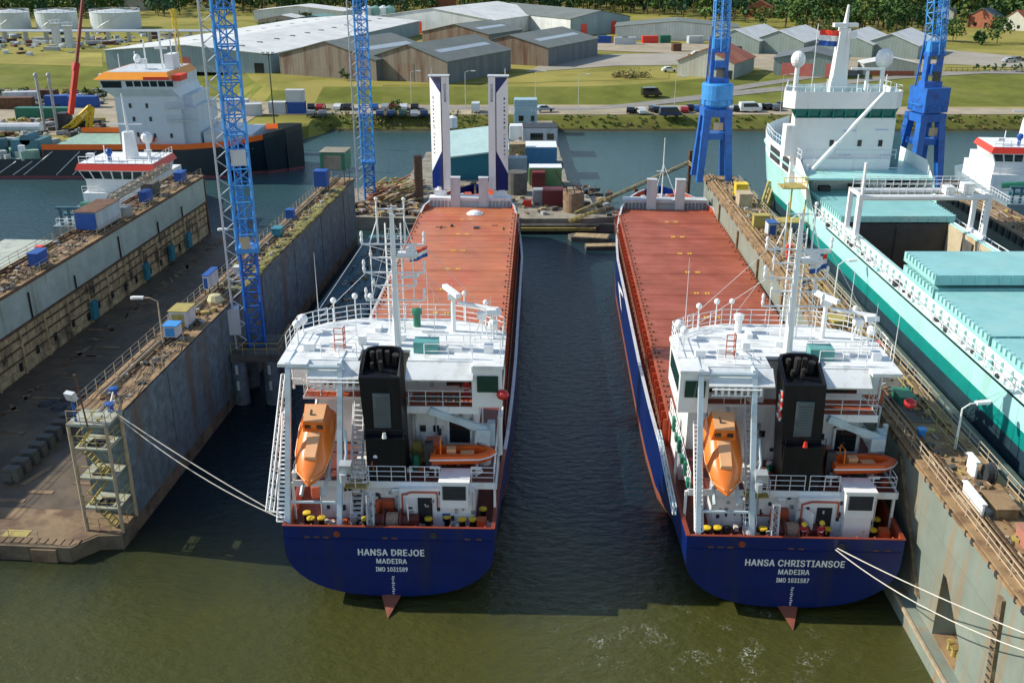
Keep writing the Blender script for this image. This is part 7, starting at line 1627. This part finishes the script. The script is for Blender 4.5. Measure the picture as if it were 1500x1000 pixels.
# dolphin in the harbour
p = G(446, 215, 0)
t = thing('mooring_dolphin', 'dark mooring dolphin with white top in the harbour behind the empty dock', 'dolphin', (p.x, p.y - 8, 0))
b = B(); b.tube((0, 0, -4), (0, 0, 4.2), 1.5, 12); b.build('pile', M_dark, t)
b = B(); b.tube((0, 0, 4.2), (0, 0, 5.0), 1.0, 10); b.tube((0, 0, 5), (0, 0, 6.2), .3, 8); b.build('cap', M_lgrey, t)

# ================================================================ black ship with orange band, left background
bs = thing('offshore_ship', 'black hulled ship with bright orange band and tall pale bridge at upper left', 'ship', (-40, 190, 0), 0)
# local: bow at x=0, stern at negative x, near side y=-9
st_ = [(-125, 9, 3.6), (-46, 9, 3.6), (-45.9, 9, 6.3), (-20, 9, 6.3), (-12, 8.6, 6.8), (-6, 6.2, 7.6), (-2.5, 3.2, 8.2), (0, .2, 8.6)]
b = B()
for sy in (-1, 1):
    for (x0, h0, z0), (x1, h1, z1) in zip(st_[:-1], st_[1:]):
        zz0, zz1 = [(-2, .5, z0 - 1.0, z0), (-2, .5, z1 - 1.0, z1)]
        f0 = (.75, .8, 1, 1) if x0 > -15 else (1, 1, 1, 1); f1 = (.6, .65, .97, 1) if x1 > -8 else (1, 1, 1, 1)
        for k in range(3):
            orange = (k == 2 and x0 >= -46 and x1 <= -6)
            q = [(x0, sy * h0 * f0[k], zz0[k]), (x1, sy * h1 * f1[k], zz1[k]), (x1, sy * h1 * f1[k + 1], zz1[k + 1]), (x0, sy * h0 * f0[k + 1], zz0[k + 1])]
            if sy > 0: q = q[::-1]
            b.add(q, [(0, 1, 2, 3)], 1 if orange else (2 if k == 0 else 0))
b.build('hull', [M_hullblk, M_hullor, mat('dull red hull bottom', (.2, .05, .06), .6)], bs)
b = B(); b.prism([(-46, -8.8), (-20, -8.8), (-8, -6.5), (-8, 6.5), (-20, 8.8), (-46, 8.8)], 5.0, 5.2); b.box(-125, -46, -8.8, 8.8, 3.0, 3.3); b.build('deck', mat('pale green deck', (.25, .38, .30), .6, var=.2), bs)
b = B()
for (x0, x1) in [(-44, -50), (-39, -44), (-36, -41), (-31, -37), (-30, -33.5), (-51, -55), (-54, -58), (-57, -61), (-60, -64), (-48, -52)]:
    zt_ = 5.0 if x0 > -46 else 3.2
    b.tube((x0, -9.12, zt_), (x1, -9.12, .7), .09, 4)
b.build('hull_fender_stripe', M_lgrey, bs)
b = B(); b.box(-36.5, -21, -7.5, 7, 5.2, 14.6); b.box(-22, -17.5, -6.5, 6, 5.2, 12.6); b.box(-21, -19, -5, 5, 12.6, 14.6); ac = b.build('superstructure', mat('pale grey blue superstructure', (.60, .66, .68), .45, var=.05, dirt=(.45, .48, .48), dirt_amt=.3, dirt_scale=.5, streak=True), bs)
for x, z in [(-33, 12.6), (-29, 12.6), (-32.5, 10.2), (-28.5, 10.2), (-32, 7.4), (-28, 7.2), (-24, 7.2), (-35, 7.4)]:
    b = B(); b.box(x - .3, x + .3, -7.58, -7.48, z, z + .8); b.build('window', M_glass, ac)
b = B()
for z in (10.4, 12.6): b.box(-24.5, -17.3, -8.2, -7.5, z, z + .12); b.rail([(-24.5, -8.1, z), (-17.3, -8.1, z)], 1, 1, .04, 2)
b.tube((-20, -8, 12.6), (-23, -8, 16.4), .12, 4); b.build('outer_stair', M_lgrey, ac)
b = B(); b.prism([(-36.5, -7.5), (-21, -7.5), (-21, 6), (-36.5, 6)], 14.6, 16.0, top=[(-38.5, -8.6), (-22, -8.6), (-22, 6.5), (-38.5, 6.5)]); b.prism([(-38.5, -8.6), (-22, -8.6), (-22, 6.5), (-38.5, 6.5)], 16.0, 17.8, top=[(-38.9, -9), (-22, -9), (-22, 6.9), (-38.9, 6.9)]); b.build('bridge', MATS['pale grey blue superstructure'], bs)
b = B(); b.add([(-38.2, -8.7, 16.3), (-33.8, -8.7, 16.3), (-33.6, -8.98, 17.5), (-38.5, -8.98, 17.5)], [(0, 1, 2, 3)])
for x in np.arange(-32.6, -23, 1.9): b.add([(x, -8.72, 16.5), (x + 1.6, -8.72, 16.5), (x + 1.6, -8.98, 17.5), (x, -8.98, 17.5)], [(0, 1, 2, 3)])
b.build('bridge_window', M_glass, bs)
b = B(); b.prism([(-39.8, -9.6), (-22, -9.6), (-22, 7), (-39.8, 7)], 17.8, 18.9, top=[(-38, -8.2), (-23, -8.2), (-23, 6), (-38, 6)]); b.prism([(-37.4, -7.7), (-23.2, -7.7), (-23.2, 5.6), (-37.4, 5.6)], 18.9, 18.96, mi=1); b.build('bridge_roof', [M_bridgeor, M_lgrey], bs)
b = B(); b.box(-28, -22.0, -9.75, -9.6, 17.8, 18.3); b.box(-21.9, -20, -8, -4, 17.4, 18.4); b.build('roof_red_edge', M_redband, bs)
b = B()
for (x, z, r_) in [(-33, 22, .12), (-30.5, 24, .2), (-26.5, 25.5, .25), (-24, 24, .15), (-37, 21.5, .1), (-22.5, 26, .12)]: b.tube((x, -2, 18.9), (x, -2, z), r_, 5)
b.ball((-32, -3, 20.8), .8, 10); b.cb((-30, -4, 20.4), (1.4, .6, .9)); b.cb((-26.5, -2, 22.5), (3, .3, .3)); b.box(-25.5, -23.5, -3, 1, 18.9, 21.5); b.box(-42, -40, -3, -1.5, 17.2, 18.0); b.build('mast', M_white, bs)
b = B(); b.truss((-24.3, 3, 18.9), (-24.6, 3, 29), .8, .6, .09, 1.3, up=(0, 1, 0)); b.build('yellow_mast', M_yellow, bs)
b = B()
for x0, x1, z in ((-17, -12, 8.0), (-12, -8, 7.6)): b.box(x0, x1, -6, 5, 5.2, z)
b.build('foredeck_house', MATS['pale grey blue superstructure'], bs)
b = B(); b.truss((-16, -7, 8), (-11.5, -6, 12), .5, .5, .08, 1); b.build('deck_crane', M_lgrey, bs)
b = B()
for k in range(150):
    x = random.uniform(-122, -49); y_ = random.uniform(-8, 8); s_ = random.uniform(.4, 1.8); b.c = random.randrange(5); b.cb((x, y_, 3.3 + s_ * .5), (s_ * random.uniform(.7, 2.5), s_, s_), random.uniform(0, 3))
o = b.build('deck_machinery', [MATS['faded blue green plate'], M_dark, M_green, M_grey, MATS['pale green deck']], bs); o['kind'] = 'stuff'
for (x, y_, dx, dz) in [(-53, -6, 5.5, 3.2), (-60, -5, 3.5, 2.6), (-70, -4, 7, 3.6), (-84, -3, 6, 3)]:
    b = B(); b.box(x, x + dx, y_, y_ + 5, 3.3, 3.3 + dz); b.tube((x + dx / 2, y_, 3.3 + dz), (x + dx / 2, y_ + 4, 3.3 + dz), 1, 10); b.build('deck_winch', mat('blue grey machinery', (.06, .16, .2), .6, var=.2), bs)
b = B(); b.box(-50.4, -49.4, -8.8, -8.0, 3.3, 6.0); b.build('white_post', M_white, bs)
b = B(); b.tube((-62, 2, 7.6), (-50, 1, 7.8), .8, 10); b.build('stored_tube', M_lgrey, bs)
b = B(); b.cb((-63, -6, 5.9), (4.5, 2, 1.6), 0, 0, -.3); b.cb((-60.5, -6, 4.8), (2, 1, 2.0), 0, 0, .4); tag(b.build('excavator_arm', M_yellow, bs), 'amber machine arm')
b = B(); b.box(-28, -25.5, -8.4, -7.6, 6.6, 7.4); tag(b.build('rescue_boat_cover', M_redor, bs), None)
for o in kids(bs):
    if o.name.split('.')[0] in ('superstructure', 'bridge', 'bridge_window', 'bridge_roof', 'roof_red_edge', 'mast', 'yellow_mast'):
        for q in [o] + kids(o):
            Mx = Matrix.Identity(4); Mx[0][0] = .76; Mx[0][3] = -31.9 + 36.5 * .76; q.data.transform(Mx)
# mobile crane with red boom in the yard
t = thing('mobile_crane', 'mobile crane with long dark red boom and yellow carrier in the left yard', 'crane', (-95, 216, 2.8), 0)
b = B(); b.tube((0, 0, 3.5), (2.8, 0, 13.4), .7, 4); b.tube((2.4, 0, 12.6), (3.0, 0, 14.2), .8, 4); b.build('boom_base', M_red, t)
b = B(); b.tube((2.8, 0, 13.4), (9.0, 0, 37), .42, 4, .28); b.build('boom', mat('dark brownish red boom paint', (.20, .04, .03), .5), t)
b = B(); b.truss((1, -2, 1.5), (5.5, -2, 5.2), 1.0, 1.0, .25, 1.5); b.truss((5.5, -2, 5.2), (4.2, -2, .6), .8, .8, .22, 1.5); b.truss((1, -2, 1.5), (-1, -2, .5), .8, .8, .22, 1.5); b.build('yellow_frame', M_yellow, t)
b = B(); b.box(-3, 4, -1.4, 1.6, .9, 2.2); b.box(-2.6, -.6, -1.4, 1.4, 2.2, 3.8)
b.build('carrier', M_dark, t)
for x in (-2.3, -.6, 1.1, 2.8): b = B(); b.tube((x, -1.7, .6), (x, -1.3, .6), .6, 12); b.build('wheel', M_tyre, t)
for k, x in enumerate((-100.5, -97.8)):
    b = B(); b.tube((0, 0, 0), (0, 0, 11.5), .3, 6); b.ball((0, 0, 11.8), .55, 8)
    tag(b.build('grey_pole', M_grey, loc=(x + 0.3, 214, 2.8)), ['left one of two grey poles with round heads beside the red boom', 'right one of two grey poles with round heads beside the red boom'][k], 'pole', 'grey poles by the red boom')
# small white and red vessels
def small_vessel(lab, x, y_, rz, mast=True, sc=1.0, zoff=0):
    t = thing('harbour_tug', lab, 'tug', (x, y_, 0), rz, 'white tugs with red bridge roofs')
    b = B(); b.prism([(-5.6, -14), (5.6, -14), (6.2, -6), (6.2, 8), (4.4, 14), (0, 18), (-4.4, 14), (-6.2, 8), (-6.2, -6)], -1.5, 3.0, top=[(-5.8, -14.4), (5.8, -14.4), (6.5, -6), (6.5, 8), (5, 14.6), (0, 19), (-5, 14.6), (-6.5, 8), (-6.5, -6)]); b.build('hull', mat('grey blue hull', (.2, .27, .3), .5), t)
    b = B(); b.box(-5.4, 5.4, -5, 9, 3.0, 5.6); b.box(-5, 5, -4.2, 8, 5.6, 7.3); ac_ = b.build('deckhouse', M_white, t)
    b = B(); b.rail([(-5.4, -5, 5.6), (5.4, -5, 5.6)], 1, 1.2, .04, 2); b.rail([(-5.4, -14, 3), (5.4, -14, 3), (5.8, -5, 3)], 1, 1.2, .04, 2); b.rail([(-5.4, -14, 3), (-5.8, -5, 3)], 1, 1.2, .04, 2); b.build('railing', M_white, ac_)
    b = B(); b.prism([(-5.0, -4.2), (5.0, -4.2), (5, 4), (-5, 4)], 7.3, 9.0, top=[(-5.8, -4.6), (5.8, -4.6), (5.4, 4.4), (-5.4, 4.4)]); brd = b.build('bridge', M_white, t)
    b = B(); n_ = 7
    for k in range(n_):
        x0 = -5.0 + k * 10 / n_ + .12; x1 = x0 + 10 / n_ - .24; b.add([(x0 * 1.02, -4.31, 7.6), (x1 * 1.02, -4.31, 7.6), (x1 * 1.13, -4.57, 8.75), (x0 * 1.13, -4.57, 8.75)], [(0, 1, 2, 3)])
    b.build('bridge_window', M_glass, brd)
    b = B(); b.prism([(-6.1, -5), (6.1, -5), (5.8, 4.8), (-5.8, 4.8)], 9.0, 9.9, top=[(-5.7, -4.6), (5.7, -4.6), (5.4, 4.4), (-5.4, 4.4)]); b.build('bridge_roof', M_redband, t)
    b = B(); b.prism([(-5.6, -4.5), (5.6, -4.5), (5.3, 4.3), (-5.3, 4.3)], 9.9, 9.96); b.rail([(-5.5, -4.4, 9.9), (5.5, -4.4, 9.9), (5.3, 4.3, 9.9)], 1, 1.2, .05, 2); b.lathe([(1.2, 0), (.9, 4)], (0.6, 0, 9.9), 10); b.tube((.6, 0, 13.9), (.4, 0, 19.5), .22, 6, .08); b.cb((.4, 0, 15), (5, .2, .2)); b.ball((3.4, 0, 13), .9, 10); b.tube((3.4, 0, 9.9), (3.4, 0, 12.4), .3, 6); b.tube((-3, -1, 9.9), (-3, -1, 12), .08, 4); b.tube((4.6, -3, 9.9), (4.6, -3, 11.6), .1, 4); b.cb((4.6, -3, 11.6), (1.1, .3, .3)); b.cb((-4.3, -3, 10.9), (1.0, .8, .5)); b.build('mast', M_white, t)
    b = B(); b.ball((-1.4, -3, 11.4), .55, 8); b.tube((-1.4, -3, 9.9), (-1.4, -3, 11), .3, 6); b.build('fire_monitor', M_boxblue, t)
    b = B()
    for x_ in (-5, -3.8): b.box(x_, x_ + .3, -13.6, -13.2, 3, 5.4)
    b.box(-5.4, 5.0, -13.6, -13.2, 5.2, 5.6); b.box(3.4, 3.7, -13.6, -13.2, 3, 5.4); b.tube((-5, -12, 4.2), (3, -12, 4.2), .3, 8); b.build('stern_frame', mat('blue grey machinery', (.06, .16, .2), .6), t)
    b = B(); b.tube((-4.6, -7.5, 4.4), (0, -8, 4.9), .45, 6); b.build('green_hose', M_green, t)
    return t
small_vessel('white harbour vessel with red bridge roof moored behind the empty dock', -58.6, 150.5, R(-3))
small_vessel('white harbour vessel with orange red bridge roof at the right picture edge', 83.5, 163, R(-6))
# foam on the water near the stern of the ship without sails
def foam_mat():
    m = bpy.data.materials.new('broken foam'); m.use_nodes = True; t = m.node_tree; N = t.nodes; L = t.links; bs_ = N['Principled BSDF']
    bs_.inputs['Base Color'].default_value = (.62, .66, .55, 1); bs_.inputs['Roughness'].default_value = .8
    tc = N.new('ShaderNodeTexCoord'); nz = N.new('ShaderNodeTexNoise'); nz.inputs['Scale'].default_value = 1.3; nz.inputs['Detail'].default_value = 8; nz.inputs['Roughness'].default_value = .75; L.new(tc.outputs['Object'], nz.inputs['Vector'])
    vm = N.new('ShaderNodeMixRGB'); vm.blend_type = 'ADD'; vm.inputs[0].default_value = 1.0; L.new(tc.outputs['Object'], vm.inputs[1]); L.new(nz.outputs['Color'], vm.inputs[2])
    vo = N.new('ShaderNodeTexVoronoi'); vo.feature = 'DISTANCE_TO_EDGE'; vo.inputs['Scale'].default_value = 2.1; L.new(vm.outputs[0], vo.inputs['Vector'])
    def mr(src, a, b_, c, d):
        n = N.new('ShaderNodeMapRange'); n.inputs[1].default_value = a; n.inputs[2].default_value = b_; n.inputs[3].default_value = c; n.inputs[4].default_value = d; L.new(src, n.inputs[0]); return n.outputs[0]
    def mul(a, b_):
        n = N.new('ShaderNodeMath'); n.operation = 'MULTIPLY'; L.new(a, n.inputs[0]); L.new(b_, n.inputs[1]); return n.outputs[0]
    n2 = N.new('ShaderNodeTexNoise'); n2.inputs['Scale'].default_value = .42; n2.inputs['Detail'].default_value = 6; n2.inputs['Roughness'].default_value = .7; L.new(tc.outputs['Object'], n2.inputs['Vector'])
    n3 = N.new('ShaderNodeTexNoise'); n3.inputs['Scale'].default_value = 6; n3.inputs['Detail'].default_value = 5; L.new(tc.outputs['Object'], n3.inputs['Vector'])
    gr = N.new('ShaderNodeTexGradient'); gr.gradient_type = 'SPHERICAL'; mp = N.new('ShaderNodeMapping'); mp.inputs['Scale'].default_value = (1 / 11, 1 / 6.5, 1); L.new(tc.outputs['Object'], mp.inputs[0]); L.new(mp.outputs[0], gr.inputs[0])
    a = mul(mr(vo.outputs['Distance'], .0, .13, 1, 0), mr(n2.outputs[0], .53, .68, 0, 1)); a = mul(a, mr(n3.outputs[0], .42, .62, 0, 1)); a = mul(a, mr(gr.outputs[0], .0, .5, 0, .9))
    tr = N.new('ShaderNodeBsdfTransparent'); mx = N.new('ShaderNodeMixShader'); L.new(a, mx.inputs[0]); L.new(tr.outputs[0], mx.inputs[1]); L.new(bs_.outputs[0], mx.inputs[2]); L.new(mx.outputs[0], N['Material Output'].inputs[0]); return m
b = B(); b.add([(-11, -6.5, 0), (11, -6.5, 0), (11, 6.5, 0), (-11, 6.5, 0)], [(0, 1, 2, 3)])
tag(b.build('foam', foam_mat(), loc=(11, 49.5, .012)), 'white broken foam drifting on the green water off the stern of the ship without sails', 'foam', kind='stuff')
# ================================================================ far-apart pieces of one part become parts of their own
def pieces_of(me):
    nv = len(me.vertices); ne = len(me.edges)
    if nv == 0 or nv > 60000: return None
    co = np.empty(nv * 3, dtype=np.float32); me.vertices.foreach_get('co', co); co = co.reshape(nv, 3)
    ed = np.empty(ne * 2, dtype=np.int32); me.edges.foreach_get('vertices', ed); ed = ed.reshape(ne, 2)
    par = np.arange(nv)
    def comp(n, a, b):
        p = np.arange(n)
        while True:
            pa, pb = p[a], p[b]; lo, hi = np.minimum(pa, pb), np.maximum(pa, pb); m = lo != hi
            if not m.any(): return p
            np.minimum.at(p, hi[m], lo[m])
            while True:
                pp = p[p]
                if (pp == p).all(): break
                p = pp
    roots, isl = np.unique(comp(nv, ed[:, 0].astype(int), ed[:, 1].astype(int)), return_inverse=True); k = len(roots)
    if k < 2 or k > 1500: return None
    lo = np.full((k, 3), np.inf); hi = np.full((k, 3), -np.inf); np.minimum.at(lo, isl, co); np.maximum.at(hi, isl, co)
    size = (hi - lo).max(axis=1); gap = np.maximum(0.0, np.maximum(lo[:, None] - hi[None], lo[None] - hi[:, None]))
    near = np.sqrt((gap ** 2).sum(axis=2)) <= np.maximum(0.02, 0.5 * np.maximum(size[:, None], size[None]))
    a, b_ = np.nonzero(np.triu(near, 1)); r_, pc = np.unique(comp(k, a, b_), return_inverse=True)
    return (len(r_), pc[isl]) if len(r_) > 1 else None
bpy.context.view_layer.update()
for o in [x for x in bpy.data.objects if x.type == 'MESH' and x.parent is not None and x.data.users == 1 and x.get('kind') != 'stuff']:
    if o.name.startswith(('crown', 'helmet', 'face', 'lettering')): continue
    got = pieces_of(o.data)
    if not got or got[0] > 60: continue
    n, pv = got; me = o.data
    vs = [tuple(v.co) for v in me.vertices]; polys = [(tuple(p.vertices), p.material_index, p.use_smooth) for p in me.polygons]
    for i in range(n):
        m2 = bpy.data.meshes.new(me.name); idx = {}; V = []; F = []; MI = []; SM = []
        for pv_, mi, sm in polys:
            if pv[pv_[0]] != i: continue
            f = []
            for q in pv_:
                if q not in idx: idx[q] = len(V); V.append(vs[q])
                f.append(idx[q])
            F.append(f); MI.append(mi); SM.append(sm)
        m2.from_pydata(V, [], F); [m2.materials.append(x) for x in me.materials]
        m2.polygons.foreach_set('material_index', MI); m2.polygons.foreach_set('use_smooth', SM); m2.update()
        if i == 0: first = m2
        else:
            c = o.copy(); c.data = m2; C.objects.link(c)
    o.data = first
